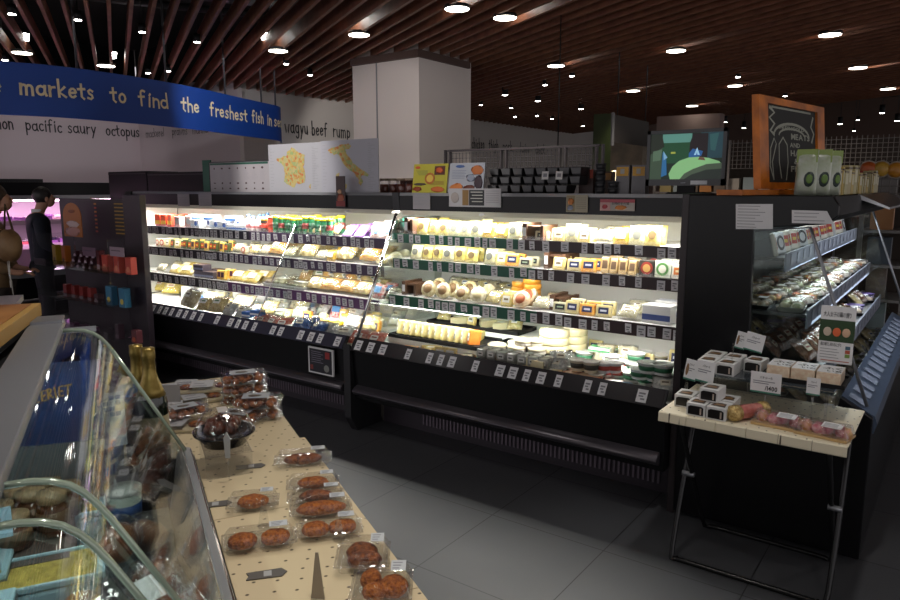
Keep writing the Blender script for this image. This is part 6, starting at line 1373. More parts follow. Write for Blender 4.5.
for i, (s, n, z) in enumerate(((1.25, -.10, .816), (1.14, -.02, .816), (1.30, .02, .816), (1.36, -.04, .87), (1.0, -.03, .816), (1.48, .0, .816))):
    loaf.put((*DL(s, n).xy, z), (0, 0, i * .8), 'clear-wrapped brown loaf in the deli counter, %s one' % ORD[i], 'wrapped loaves in the deli counter', (1, 1, 1.2))
whitec = mat('pale_pot', C('#aebcb4'), .4)
pot = Kind(lambda: (lambda o: (MB().lathe([(.036, .075), (.037, .076), (.037, .084), (0, .085)], pm('#c4ccc8'), n=18).build('lid', o), MB().lathe([(.0345, .02), (.0355, .055)], pm('#27508c'), n=18).build('blue_label', o), tag(o, None, 'pot'), o)[-1])(MB().lathe([(.030, 0), (.036, .075)], whitec, n=18).build('yogurt_pot')))
for i, (s, n) in enumerate(((1.60, -.03), (1.61, -.11))):
    pot.put((*DL(s, n).xy, .816), (0, 0, i), 'pale pot with blue label near the end glass, %s one from the end' % ORD[i], 'pale pots by the end glass', (1, 1, 1.1))
# white label with a blue square pattern stuck near the end, seen through the glass
q = MB(); q.box(-.03, .03, -.001, .001, 0, .12, pm('#c4ccd0')); lbc = q.build('hanging_label', None, (*DL(1.61, -.045).xy, 1.00), DA + R(90) + R(10)); tag(lbc, 'white hanging label with a blue square emblem behind the end glass', 'label')
q = MB()
for a in range(4):
    for b_ in range(4):
        if (a + b_) % 3 != 1: q.box(-.024 + a * .012, -.014 + a * .012, -.0016, -.001, .068 + b_ * .012, .077 + b_ * .012, pm('#2c5a9c'))
q.build('blue_emblem', lbc); MB().box(-.001, .001, 0, .001, .12, .17, chrome).build('hook', lbc); MB().box(-.002, .002, 0, .002, -.20, 0, chrome).build('stem', lbc)
# clamshells leaning inside the front glass
def clam_big():
    m = MB(); m.hexa([(-.075, -.055, 0), (.075, -.055, 0), (.075, .055, 0), (-.075, .055, 0), (-.09, -.068, .035), (.09, -.068, .035), (.09, .068, .035), (-.09, .068, .035)], clamf); o = m.build('clamshell_pack', bevel=.006); o['category'] = 'clamshell pack'
    m = MB(); m.hexa([(-.092, -.07, .036), (.092, -.07, .036), (.092, .07, .036), (-.092, .07, .036), (-.07, -.05, .07), (.07, -.05, .07), (.07, .05, .07), (-.07, .05, .07)], clamf); m.build('lid', o, bevel=.006)
    m = MB(); m.blob((0, 0, .022), (.055, .038, .02), food('#8a4c24', '#5c2c14', 40), random.Random(5), .15, 14, 8); m.build('contents', o); m = MB(); m.box(-.03, .03, -.02, .02, .0705, .0715, pm('#c9d0d0')); m.build('label', o); return o
CB = Kind(clam_big)
for i, (s, n, z, rx, ry) in enumerate(((.90, .0, .83, 0, 0), (1.08, .03, .885, .15, .1), (.70, .01, .83, .1, 0), (.80, .015, .90, 0, .12))):
    CB.put((*DL(s, n - .02).xy, z), (rx, ry, DA + .3 * i), 'shiny clear clamshell of brown pastry behind the slanted front glass, %s from the near end' % ORD[(1, 3, 0, 2)[i]], 'clamshells in the deli counter')
# ================================================================== CROQUETTE TABLE
CT = .85
ct = empty('aisle_table', (0, 0, 0), DA, label='long narrow table with kraft patterned paper and croquette packs along the deli counter', cat='table')
kraft2 = bpy.data.materials.new('kraft_patterned_paper'); kraft2.use_nodes = True; kraft_nodes(kraft2, C('#cdbb98'), C('#4c3f30'), 28)
def csheet(s0, s1, n0, n1, nm, par, z=CT): return MB().box(-s1, -s0, n0, n1, z - .004, z, kraft2).build(nm, par)
MB().box(-1.90, .2, .125, .425, CT - .03, CT - .005, cab).build('table_top', ct)
MB().box(-1.88, .15, .128, .400, .0, CT - .03, mat('dark_table_skirt', (.02, .02, .022), .5)).build('skirt', ct)
for i in range(3):
    o = csheet(1.90 - .42 * (i + 1) + .002, 1.90 - .42 * i, .140, .435, 'kraft_sheet', None); o.rotation_euler = (0, 0, DA); tag(o, 'kraft paper sheet with small dark print under the croquettes, %s' % ('far one', 'middle one', 'near one')[i], 'paper sheet', 'kraft sheets on the croquette table')
    q = MB(); q.box(-(1.90 - .42 * i), -(1.90 - .42 * (i + 1)) - .002, .435, .438, CT - .035, CT - .001, kraft2); q.build('folded_edge', o)
crumb = mat('fried_breadcrumb', C('#b8681c'), .75, noise=C('#8a4410'), nscale=150, bump=1.0)
crumb2 = mat('dark_fried_crust', C('#96501a'), .6, noise=C('#5c2a0c'), nscale=110, bump=.9)
def cpack(L_, W_, H_, items, cm=crumb, label=True, open_=False):
    """clear hinged pack: local x along its length"""
    def f():
        m = MB(); a, b_ = L_ / 2, W_ / 2
        m.hexa([(-a * .86, -b_ * .8, 0), (a * .86, -b_ * .8, 0), (a * .86, b_ * .8, 0), (-a * .86, b_ * .8, 0), (-a, -b_, H_ * .45), (a, -b_, H_ * .45), (a, b_, H_ * .45), (-a, b_, H_ * .45)], clamf)
        o = m.build('croquette_pack', bevel=.004); o['category'] = 'food pack'
        m = MB(); m.hexa([(-a * 1.03, -b_ * 1.03, H_ * .46), (a * 1.03, -b_ * 1.03, H_ * .46), (a * 1.03, b_ * 1.03, H_ * .46), (-a * 1.03, b_ * 1.03, H_ * .46), (-a * .84, -b_ * .8, H_), (a * .84, -b_ * .8, H_), (a * .84, b_ * .8, H_), (-a * .84, b_ * .8, H_)], clamf); m.build('clear_lid', o, bevel=.004)
        rim = MB()
        for q_ in ((-a * 1.07, a * 1.07, -b_ * 1.1, -b_ * 1.0), (-a * 1.07, a * 1.07, b_ * 1.0, b_ * 1.1), (-a * 1.07, -a, -b_, b_), (a, a * 1.07, -b_, b_)): rim.box(q_[0], q_[1], q_[2], q_[3], H_ * .44, H_ * .475, clear)
        rim.build('rim', o)
        for i, (x, y, rx, ry) in enumerate(items):
            k_ = MB(); k_.blob((x, y, H_ * .40 + .002), (rx, ry, H_ * .40), cm, random.Random(i + int(L_ * 1000)), .07, 18, 12); k_.build('croquette', o)
        if label:
            k_ = MB(); k_.box(a * .30, a * .82, b_ * .05, b_ * .78, H_ + .0005, H_ + .0015, pm('#b9bcc0'))
            o2 = k_.build('price_label', o); k_ = MB()
            for i in range(3): k_.box(a * .36, a * (.6 + .05 * i), b_ * (.16 + .2 * i), b_ * (.22 + .2 * i), H_ + .0015, H_ + .002, greyink)
            k_.build('printed_text', o2)
        return o
    return f
def putc(fn, x, y, rz, lab, z=CT, grp='clear packs on the croquette table'):
    p = pz(x, y, z + .02); o = fn(); o.location = (p.x, p.y, z + .001); o.rotation_euler = (0, 0, DA + rz); return tag(o, lab, None, grp)
two = lambda L_: [(-L_ * .22, 0, L_ * .20, L_ * .13), (L_ * .22, 0, L_ * .20, L_ * .13)]
YR = R(90)   # packs lie across the table
putc(cpack(.135, .062, .036, [(.0, -.004, .047, .016)], crumb2), 303, 457, YR - R(14), 'long clear pack with one dark brown fried stick, farthest in the row')
putc(cpack(.115, .055, .034, [(.0, .0, .036, .017)], crumb), 313, 481, YR - R(14), 'clear pack with a fried piece under a white label, second from the far end')
putc(cpack(.12, .05, .034, [(.0, .0, .038, .015)], crumb2), 316, 494, YR - R(14), 'shallow clear pack half under its neighbour, third from the far end')
putc(cpack(.125, .058, .038, [(.0, .0, .053, .020)], crumb), 321, 507, YR - R(14), 'clear pack with one long rounded croquette, middle of the right row')
putc(cpack(.125, .058, .038, [(-.027, .0, .028, .021), (.027, 0, .028, .020)], crumb), 329, 527, YR - R(14), 'clear pack with a long pair of joined croquettes in the right row')
putc(cpack(.105, .055, .036, [(.0, .0, .034, .022)], crumb), 253, 500, YR - R(14), 'clear pack with a single rounded croquette, alone on the left side')
putc(cpack(.135, .062, .038, [(-.031, 0, .028, .023), (.031, 0, .028, .022)], crumb), 259, 538, YR - R(10), 'clear pack with two separate round croquettes at the left side')
putc(cpack(.095, .085, .044, [(-.002, .010, .030, .024), (.004, -.018, .032, .018)], crumb2), 363, 555, YR - R(22), 'square clear pack with a triangular dark fried piece')
putc(cpack(.10, .09, .044, [(-.02, .016, .019, .022), (.02, -.005, .026, .024), (-.012, -.024, .02, .014)], crumb), 382, 585, YR - R(24), 'square clear pack with lumpy fried chicken, nearest on the table')
# grey plastic tags lying on the paper, small stems and a paper cone
for i, (x, y, lab) in enumerate(((266, 575, 'grey tag with a white square at the near left of the kraft paper'), (214, 505, 'grey tag at the left edge of the kraft paper'), (250, 467, 'small grey tag behind the round bowl'))):
    q = MB(); q.prism([(-.035, -.012), (.028, -.014), (.038, 0), (.028, .014), (-.035, .012), (-.03, 0)], 'z', 0, .002, pm('#5c5854')); p = pz(x, y, CT); o = q.build('price_tag_holder', None, (p.x, p.y, CT + .0005), DA + YR - R(10)); tag(o, lab, 'tag'); MB().box(-.004, .010, -.009, .009, .002, .0026, pm('#a9a9a9')).build('white_square', o)
for i, (x, y, h_, lab) in enumerate(((318, 600, .085, 'standing grey-brown card edge at the near end of the table'), (264, 527, .06, 'thin clear card holder between the left packs'), (339, 540, .055, 'thin clear card holder in front of the joined croquettes'))):
    p = pz(x, y, CT); q = MB(); q.prism([(-.012, 0), (.012, 0), (.003, h_), (-.002, h_)], 'y', -.001, .001, pm('#8f8272') if i == 0 else clear); o = q.build('standing_card', None, (p.x, p.y, CT + .003), DA + R(60)); tag(o, lab, 'card holder'); MB().lathe([(.012, -.003), (.012, 0), (0, .0005)], acryl, n=12).build('foot', o)
# round black bowl with clear dome on an acrylic riser
p = pz(226, 466, CT); 
ar = empty('acrylic_riser', (p.x - .0, p.y, CT), DA, label='clear acrylic riser under the round bowl', cat='riser')
RX = .075
MB().box(-RX, RX, -.055, .055, .055, .059, acryl).build('top_plate', ar); MB().box(-RX, -RX + .003, -.055, .055, .0005, .055, acryl).build('side_plate', ar); MB().box(RX - .003, RX, -.055, .055, .0005, .055, acryl).build('side_plate', ar)
bw = MB().lathe([(.045, 0), (.052, .004), (.070, .030), (.076, .034), (.076, .037), (.068, .036), (.0, .028)], mat('black_glossy_plastic', (.006, .006, .007), .12, coat=.4), n=28, sq=.12).build('round_food_bowl', None, (p.x, p.y, CT + .0595), DA); tag(bw, 'round black bowl of fried chicken under a clear fluted dome', 'bowl')
dm = MB(); dm.lathe([(.074, .037), (.070, .045), (.062, .068), (.050, .084), (.036, .088), (.035, .090), (0, .090)], clamf, n=28, sq=.12); dm.build('clear_dome', bw)
for i in range(28):
    a = 2 * pi * i / 28; dmr = MB(); dmr.cyl((.0705 * cos(a), .0705 * sin(a), .045), (.051 * cos(a), .051 * sin(a), .083), .0009, clear, n=5, cap=False); 
    if i % 2 == 0: dmr.build('flute', bw)
fr4 = mat('glazed_fried_chicken', C('#6c3010'), .35, noise=C('#2c1004'), nscale=40, bump=1, coat=.4); rg = random.Random(3)
for i in range(11):
    a = i * 2.4; r = .038 * math.sqrt((i + .5) / 11); q = MB(); q.blob((r * cos(a), r * sin(a), .048 + .012 * (1 - r / .04)), (.019, .016, .017), fr4, rg, .22, 12, 8); q.build('fried_piece', bw)
MB().box(-.022, .022, -.014, .010, .0905, .0915, pm('#b9b4b0')).build('white_label', bw)
q = MB(); q.prism([(-.006, -.02), (.006, -.02), (.008, .03), (0, .045), (-.008, .03)], 'y', -.001, .001, pm('#a9a9a9')); o = q.build('bowl_card', None, (*pz(228, 462, .90).xy, .93), DA + R(60)); tag(o, 'pointed white card standing on the rim in front of the round bowl', 'card')
MB().box(-.0015, .0015, .001, .002, -.078, .0, clear).build('stem', o)
# ---- second little table beyond, with stacked packs, bottles and flat bread packs
t2 = empty('rear_aisle_table', (0, 0, 0), DA, label='second narrow table beyond the bowl, holding stacked snack packs', cat='table')
MB().box(-2.72, -1.96, -.02, .425, CT - .05, CT - .025, cab).build('table_top', t2); MB().box(-2.70, -1.98, 0.0, .40, 0, CT - .05, mat('dark_table_skirt', (.02, .02, .022), .5)).build('skirt', t2)
o = MB().box(-2.74, -1.95, -.03, .435, -.0245, -.02, kraft2).build('kraft_sheet', None, (0, 0, CT), DA); tag(o, 'kraft paper sheet with small dark print under the stacked snack packs', 'paper sheet')
T2 = CT - .0195
nutm = mat('caramel_nuts', C('#a45c22'), .45, noise=C('#5c2a0c'), nscale=60, bump=1, coat=.3)
def snackpack(L_=.15, W_=.10, H_=.034):
    a, b_ = L_ / 2, W_ / 2; m = MB(); m.hexa([(-a * .9, -b_ * .9, 0), (a * .9, -b_ * .9, 0), (a * .9, b_ * .9, 0), (-a * .9, b_ * .9, 0), (-a, -b_, H_ * .4), (a, -b_, H_ * .4), (a, b_, H_ * .4), (-a, b_, H_ * .4)], clamf); o = m.build('snack_pack', bevel=.003); o['category'] = 'snack pack'
    m = MB(); m.hexa([(-a * 1.04, -b_ * 1.04, H_ * .42), (a * 1.04, -b_ * 1.04, H_ * .42), (a * 1.04, b_ * 1.04, H_ * .42), (-a * 1.04, b_ * 1.04, H_ * .42), (-a * .92, -b_ * .9, H_), (a * .92, -b_ * .9, H_), (a * .92, b_ * .9, H_), (-a * .92, b_ * .9, H_)], clamf); m.build('clear_lid', o, bevel=.004)
    rg = random.Random(5); m = MB()
    for i in range(30): m.blob((rg.uniform(-a * .8, a * .8), rg.uniform(-b_ * .78, b_ * .78), H_ * rg.uniform(.35, .6)), (.012, .011, .010), nutm, rg, .2, 7, 5)
    o2 = m.build('candied_nuts', o); o2['kind'] = 'stuff'
    m = MB(); m.box(-a * .6, a * .5, -b_ * .5, b_ * .6, H_ + .0005, H_ + .0015, pm('#9c9fa3')); o3 = m.build('white_label', o); m = MB(); m.blob((-a * .1, 0, H_ + .002), (a * .3, b_ * .25, .0008), pm('#5a5048'), None, .2, 10, 4); m.build('print', o3); return o
SPK = Kind(snackpack)
def puts(x, y, z, rz, lab, s=None): p = pz(x, y, z + .015); SPK.put((p.x, p.y, z), (0, 0, DA + rz), lab, 'stacked clear snack packs', s)
zz = T2 + .001
puts(238, 418, zz, .9, 'clear pack of candied nuts, bottom of the tallest stack'); puts(236, 410, zz + .0365, .85, 'clear pack of candied nuts, second in the tallest stack') if False else None
pA = pz(226, 412, zz); pB = pz(256, 420, zz)
for k_ in range(3): SPK.put((pA.x - .03, pA.y + .10, zz + .0365 * k_), (0, 0, DA + R(90) - .25 + .1 * k_), 'clear pack of candied nuts, %s layer of the tall stack' % RN[k_], 'stacked clear snack packs')
for k_ in range(2): SPK.put((pB.x - .015, pB.y + .02, zz + .0365 * k_), (0, 0, DA + R(90) - .2 - .1 * k_), 'clear pack of candied nuts, %s layer of the shorter stack at the table edge' % ('lower', 'upper')[k_], 'stacked clear snack packs')
def biscuit(name):
    m = MB(); m.box(-.08, .08, -.05, .05, 0, .02, clamf); o = m.build(name, bevel=.004); o['category'] = 'snack pack'
    m = MB(); m.blob((.03, .0, .012), (.025, .020, .010), nutm, random.Random(2), .2, 12, 6); m.build('brown_contents', o); m = MB(); m.box(-.075, .0, -.044, .044, .021, .0218, pm('#a5a5a8')); o2 = m.build('white_sheet', o)
    m = MB(); m.box(-.07, .07, -.045, .045, .001, .008, pm('#b9ac8c')); m.build('pale_biscuits', o); m = MB(); m.box(-.065, -.02, -.03, -.02, .0218, .0222, greyink); m.box(-.065, -.03, .0, .008, .0218, .0222, greyink); m.build('printed_text', o2); return o
BK = Kind(lambda: biscuit('flat_biscuit_pack'))
for i, (x, y, dz, rz) in enumerate(((183, 410, 0, .4), (205, 400, 0, .6), (196, 388, 0, .2), (178, 398, .022, .5), (214, 395, .022, .3), (187, 428, 0, .1))):
    p = pz(x, y, zz); BK.put((p.x, p.y, zz + dz), (0, 0, DA + R(90) + rz - .5), 'flat clear pack of pale biscuits with a white sheet, %s on the rear table' % ('leftmost', 'middle', 'farthest', 'raised left', 'raised right', 'nearest')[i], 'flat biscuit packs on the rear table')
p = pz(178, 425, zz); SPK.put((p.x, p.y + .03, zz + .023), (0, 0, DA + R(90) + .25), 'clear pack of candied nuts on its own beside the end glass', 'stacked clear snack packs', (.9, .9, .9))
q = MB(); q.box(-.03, .03, -.001, .001, 0, .055, pm('#8f8d8c')); p = pz(172, 420, zz); o = q.build('blank_card', None, (p.x, p.y, .89), DA + R(70)); tag(o, 'plain grey-white card on a stem among the biscuit packs', 'card'); MB().box(-.002, .002, .001, .003, zz - .89, .01, clear).build('stem', o)
# gold-foiled bottles
def winebottle(name):
    gl = mat('dark_bottle_glass', (.006, .012, .006), .08, coat=.5); gf = mat('gold_foil', C('#a08a4c'), .35, .6, noise=C('#8a7438'), nscale=40, bump=.3)
    m = MB(); m.lathe([(.0, .006), (.036, 0), (.040, .006), (.040, .17), (.036, .19), (.022, .225)], gl, n=24); o = m.build(name); o['category'] = 'bottle'
    MB().lathe([(.0368, .19), (.030, .208), (.0215, .232), (.0165, .25), (.0155, .285), (.0172, .288), (.0172, .30), (.0165, .303), (.0165, .315), (0, .317)], gf, n=24).build('foil', o)
    MB().lathe([(.0405, .06), (.0405, .14)], pm('#8a7c5c'), n=24).build('paper_label', o); return o
WBT = Kind(lambda: winebottle('sparkling_wine_bottle'))
for i, (x, y, lb) in enumerate(((147.5, 347, 'nearer'), (135.5, 344, 'farther'))):
    s_, n_ = (2.20, .0) if i == 0 else (2.34, -.02); best = None
    for k_ in range(60):   # slide along the ray until the bottle's top meets the table height
        pass
    p = pz(x, y, T2 + .318); WBT.put((p.x, p.y, T2 + .0005), (0, 0, 0), 'gold-foiled dark sparkling wine bottle, %s of the pair behind the deli end glass' % lb, 'sparkling wine bottles'); print('bottle', SN(p))
# ================================================================== LEFT: SNACK RACK, PINK CASE, PEOPLE
rk = empty('snack_rack', (-5.9, 3.0, 0), label='black rack with clear snack shelves and a striped board, left of long cases', cat='rack')
RY = 2.98; ra, rb = py(62, 300, RY).x, py(139, 300, RY).x
pa = py(136, 300, RY).x; pb = py(152.5, 300, RY - .01).x
MB().box(pa + .01, pb, RY - .06, RY - .01, 0, 1.50, mat('purple_black_post', (.018, .012, .018), .35)).build('right_post', rk, world=True, bevel=.004)
MB().box(ra, pa + .01, RY + .05, RY + .08, .06, 1.46, mat('rack_back', (.020, .014, .020), .5)).build('back_panel', rk, world=True)
MB().box(ra, pa + .01, RY - .22, RY + .08, 0, .06, blackm).build('base', rk, world=True)
zt = [py(100, y, RY - .2).z for y in (272, 305, 337)]
for z in zt:
    o = MB().box(ra, pa, RY - .20, RY + .05, z - .006, z, acryl).build('shelf', rk, world=True); MB().box(ra, pa, RY - .203, RY - .198, z - .01, z + .05, acryl).build('front_guard', o, world=True)
for x in (ra, pa): MB().box(x - .002, x + .002, RY - .20, RY + .05, .06, py(100, 236, RY).z, acryl).build('side_plate', rk, world=True)
# board with columns of yellow lettering
bz0, bz1 = py(100, 236, RY).z, py(100, 201, RY).z
MB().box(ra + .14, pa - .02, RY + .035, RY + .05, bz0, bz1, pm('#171318')).build('menu_board', rk, world=True)
q = MB(); rg = random.Random(3)
x1_, x2_ = py(91, 220, RY).x, py(111, 220, RY).x; x3_ = py(127, 220, RY).x
for i in range(9):
    z = bz1 - .02 - i * (bz1 - bz0 - .02) / 9; q.box(x2_, x3_ - .02 * rg.random(), RY + .033, RY + .035, z - .006, z + .004, pm('#9c7c2c'))
q.build('yellow_lines', rk, world=True)
for i in range(8):
    z = bz1 - .025 - i * (bz1 - bz0 - .02) / 8.2; q = MB(); q.box(x1_, x1_ + .035, RY + .033, RY + .035, z - .008, z + .006, pm('#b04a2c' if i % 2 else '#c4862c')); q.build('colour_mark', rk, world=True)
q = MB(); text(q, 'cheese snack selection', .03, lambda u, v: (py(86, 200, RY).x + u, RY + .034, bz1 + .012 + v), pm('#a8863c'), .01, width=.3); q.build('header_lettering', rk, world=True)
# orange round-topped sign
a = py(65, 236, RY - .1); b_ = py(80, 203, RY - .1); w, h = b_.x - a.x, b_.z - a.z
q = MB(); q.prism([(-w / 2, 0), (w / 2, 0)] + [(w / 2 * cos(R(t)), h * .6 + h * .4 * sin(R(t))) for t in range(0, 181, 15)], 'y', -.003, .003, pm('#b06a24')); o = q.build('orange_sign', None, ((a.x + b_.x) / 2, RY - .10, a.z)); tag(o, 'orange round-topped sign standing at the top of the snack rack', 'sign')
q = MB(); q.blob((.01, -.004, h * .38), (w * .34, .001, h * .09), pm('#cbb7b4'), random.Random(2), .3, 12, 6); q.build('white_figure', o); q = MB(); q.blob((-.0, -.004, h * .16), (w * .42, .001, h * .14), pm('#b98a80'), random.Random(5), .2, 12, 6); q.build('pale_patch', o); MB().blob((0, -.004, h * .75), (w * .2, .001, h * .05), pm('#8a4a1c'), None, .2, 12, 6).build('brown_print', o); MB().box(-.01, .01, 0, .004, a.z * 0 - (a.z - zt[0]), 0, acryl).build('stem', o)
# packs on the rack
def crt(c, c2, w, h, d=.05, dot=None):
    def f():
        m = MB(); m.box(-w / 2, w / 2, -d / 2, d / 2, 0, h, pm(c)); o = m.build('snack_box', bevel=.002); o['category'] = 'box'; MB().box(-w * .5 - .0004, w * .5 + .0004, -d / 2 - .001, -d / 2, h * .08, h * .3, pm(c2)).build('band', o)
        if dot: MB().cyl((0, -d / 2, h * .3), (0, -d / 2 - .003, h * .3), w * .26, pm(dot), n=14).build('round_print', o)
        return o
    return f
RYF = RY - .14
def rackrow(x0, x1, y0, y1, kind, n_, zi, lab, grp):
    K = Kind(kind)
    for i in range(n_):
        x = py(x0 + (x1 - x0) * (i + .5) / n_, 280, RYF).x; K.put((x, RYF, zt[zi] + .001), (0, 0, 0), '%s, %s from left on the rack %s shelf' % (lab, ORD[i], ('upper', 'middle', 'lower')[zi]), grp)
def pw(n_px): return n_px * .0078
rackrow(55, 64, 0, 0, crt('#a8861c', '#c4a83c', pw(8), .17, dot='#6a4a2c'), 1, 0, 'tall yellow box with a round print', 'tall boxes on the rack')
rackrow(64, 73, 0, 0, crt('#b0621c', '#c48a3c', pw(8), .17, dot='#6a4a2c'), 1, 0, 'tall orange box with a round print', 'tall boxes on the rack')
for j in range(3): 
    K = Kind(crt('#3c1420', '#a89aa4', pw(5.5), .045, dot='#b9a9b4'))
    for i in range(4):
        x = py(76 + i * 6 + j * 2, 280, RYF).x; K.put((x, RYF, zt[0] + .001 + .047 * j), (0, 0, 0), 'small dark red and white box, %s from left in the %s layer on the rack' % (ORD[i], RN[j]), 'small dark red boxes on the rack')
rackrow(100, 105, 0, 0, crt('#6a1c24', '#b9a9b4', pw(5), .16), 1, 0, 'narrow dark red box', 'tall boxes on the rack')
rackrow(103, 138, 0, 0, crt('#b03a2c', '#c4604c', pw(10), .13, dot='#c97a5c'), 3, 0, 'bright red bag-like box with pale print', 'red boxes on the rack')
rackrow(63, 95, 0, 0, crt('#7c2420', '#8f7c84', pw(7), .11), 4, 1, 'dark red snack box with a pale foot', 'dark red boxes on the rack')
rackrow(93, 102, 0, 0, crt('#3c2028', '#8a7a80', pw(8), .07, dot='#a08a90'), 1, 1, 'low dark box with pale lid', 'low boxes on the rack')
rackrow(104, 130, 0, 0, crt('#2c6a8a', '#2c6a8a', pw(11), .15, dot='#c9b04a'), 2, 1, 'teal blue box with a yellow round print', 'teal boxes on the rack')
rackrow(66, 96, 0, 0, crt('#4a2a44', '#5a3c54', pw(8), .05), 3, 2, 'low dark purple box', 'low purple boxes on the rack')
rackrow(112, 120, 0, 0, crt('#4a3440', '#6a5460', pw(6), .12), 1, 2, 'dark mauve box', 'dark boxes on the rack')
rackrow(128, 138, 0, 0, crt('#5a2a30', '#7c3c38', pw(9), .10, dot='#b0502c'), 1, 2, 'dark box with an orange-red round print', 'dark boxes on the rack')
for i, (x, lb) in enumerate(((96, 'left'), (124, 'right'))):
    q = MB(); q.box(-.10, .10, -.002, .002, 0, .07, pm('#8f7c88' if i else '#6a5062')); p = py(x, 250, RY - .15); o = q.build('shelf_card', None, (p.x, RY - .206, p.z - .045)); tag(o, 'pale mauve card clipped over the rack\'s upper shelf, %s one' % lb, 'card'); MB().box(-.08, .05, -.003, -.002, .04, .047, pm('#4a3c48')).build('printed_text', o); MB().box(-.004, .004, .001, .004, -.10, .01, acryl).build('clip', o)
# ------------------------------------------------------------------ pink-lit meat and fish case in the back
pk = empty('meat_display_case', (-9.3, 4.3, 0), label='long pink-lit open meat case behind the two shoppers', cat='display case')
Y0, Y1 = 1.2, 7.0; XL = -8.9
MB().box(-9.9, XL, Y0, Y1, .06, .50, black).build('lower_body', pk, world=True); MB().box(-9.9, XL - .1, Y0, Y1, 0, .06, darkm).build('kick_plate', pk, world=True)
MB().prism([(XL - .05, .50), (XL + .03, .50), (XL + .02, .57), (XL - .03, .60)], 'y', Y0, Y1, alum).build('front_lip', pk, world=True)
MB().cyl((XL + .03, Y0, .22), (XL + .03, Y1, .22), .03, darkm, n=8).build('bumper', pk, world=True)
pkw = mat('pinkish_lining', C('#c9b8c4'), .5); MB().box(-9.9, -9.82, Y0, Y1, .5, 1.45, pkw).build('back_panel', pk, world=True)
MB().box(-9.9, -9.35, Y0, Y1, 1.41, 1.62, black).build('canopy', pk, world=True); MB().box(-9.36, -9.345, Y0, Y1, 1.41, 1.46, alum).build('canopy_trim', pk, world=True)
MB().cyl((-9.42, Y0 + .1, 1.40), (-9.42, Y1 - .1, 1.40), .014, mat('pink_light_tube', (1, .72, .9), .5, 0, 8), n=8).build('light_tube', pk, world=True)
for y in (Y0, Y1 - .03): MB().prism([(-9.9, .5), (XL, .5), (XL, .58), (-9.35, 1.42), (-9.9, 1.42)], 'y', y, y + .03, black).build('end_panel', pk, world=True)
for z, xf in ((1.15, -9.33), (.86, -9.22)): 
    o = MB().box(-9.82, xf, Y0 + .03, Y1 - .03, z - .02, z, pkw).build('shelf', pk, world=True); MB().box(xf, xf + .01, Y0 + .03, Y1 - .03, z - .05, z + .01, pm('#a08a98')).build('price_rail', o, world=True)
MB().box(-9.82, XL - .04, Y0 + .03, Y1 - .03, .50, .52, pkw).build('deck', pk, world=True)
mk_ = [('#d9b8c0', 'pale pink'), ('#b04a54', 'red'), ('#e6dce6', 'white'), ('#7c4a8a', 'purple'), ('#c98a3c', 'amber'), ('#4a3c6a', 'dark blue')]
MKK = {c: Kind((lambda c: lambda: (lambda o: (MB().box(-.06, .06, -.045, .045, .03, .034, clear).build('film_cover', o), tag(o, None, 'tray'), o)[-1])(MB().box(-.065, .065, -.05, .05, 0, .03, pm(c)).build('meat_tray')))(c)) for c, _ in mk_}
rg = random.Random(8)
for z, xf, tl in ((1.151, -9.40, 'top'), (.861, -9.30, 'middle'), (.521, -9.05, 'bottom')):
    cn = {}
    for r_ in range(2):
        y = 3.1 + .08 * r_
        while y < 6.2:
            c, nmc = rg.choice(mk_); cn[nmc] = cn.get(nmc, 0) + 1
            MKK[c].put((xf - r_ * .16, y, z), (0, 0, R(90) + rg.uniform(-.1, .1)), '%s film-covered tray on the pink-lit case\'s %s level, %s of that colour' % (nmc, tl, ORD[cn[nmc] - 1]), 'trays in the pink-lit case', (1, 1, rg.uniform(1.2, 2.2)))
            y += .155
# black top panels behind the fish banner end
m = MB(); m.box(-9.9, -9.4, Y0, 4.2, 1.621, 1.66, darkm); tag(m.build('top_board', None, (-9.6, 3, 1.62), world=True), 'black board lying along the top of the pink-lit case', 'board')
# ------------------------------------------------------------------ people
def skin_body(nm, verts, edges, m_, parent, root=0, sub=2):
    me = bpy.data.meshes.new(nm); me.from_pydata([v[:3] for v in verts], edges, []); o = bpy.data.objects.new(nm, me); COL.objects.link(o); o.parent = parent
    me.materials.append(m_)
    md = o.modifiers.new('skin', 'SKIN'); md.use_smooth_shade = True
    for i, v in enumerate(verts):
        r = v[3]; me.skin_vertices[0].data[i].radius = (r, v[4] if len(v) > 4 else r); me.skin_vertices[0].data[i].use_root = (i == root)
    s_ = o.modifiers.new('sub', 'SUBSURF'); s_.levels = 1; s_.render_levels = sub
    return o
skinm = mat('skin', C('#b98a70'), .5); hairm = mat('black_hair', (.012, .009, .008), .45, bump=.5, nscale=60); suitm = mat('navy_suit', C('#1b2030'), .8, noise=C('#151926'), nscale=30)
def head(parent, c, face, m_h, s=1.0, longer=False, nm='hair'):
    """head turned to 'face' (angle); returns nothing"""
    q = MB(); q.M = M4.Translation(c) @ M4.Rotation(face, 4, 'Z') @ M4.Rotation(R(-24), 4, 'X') if False else M4.Translation(c) @ M4.Rotation(face, 4, 'Z') @ M4.Rotation(R(22), 4, 'X')
    # face looks along -y in local space
    return q.M
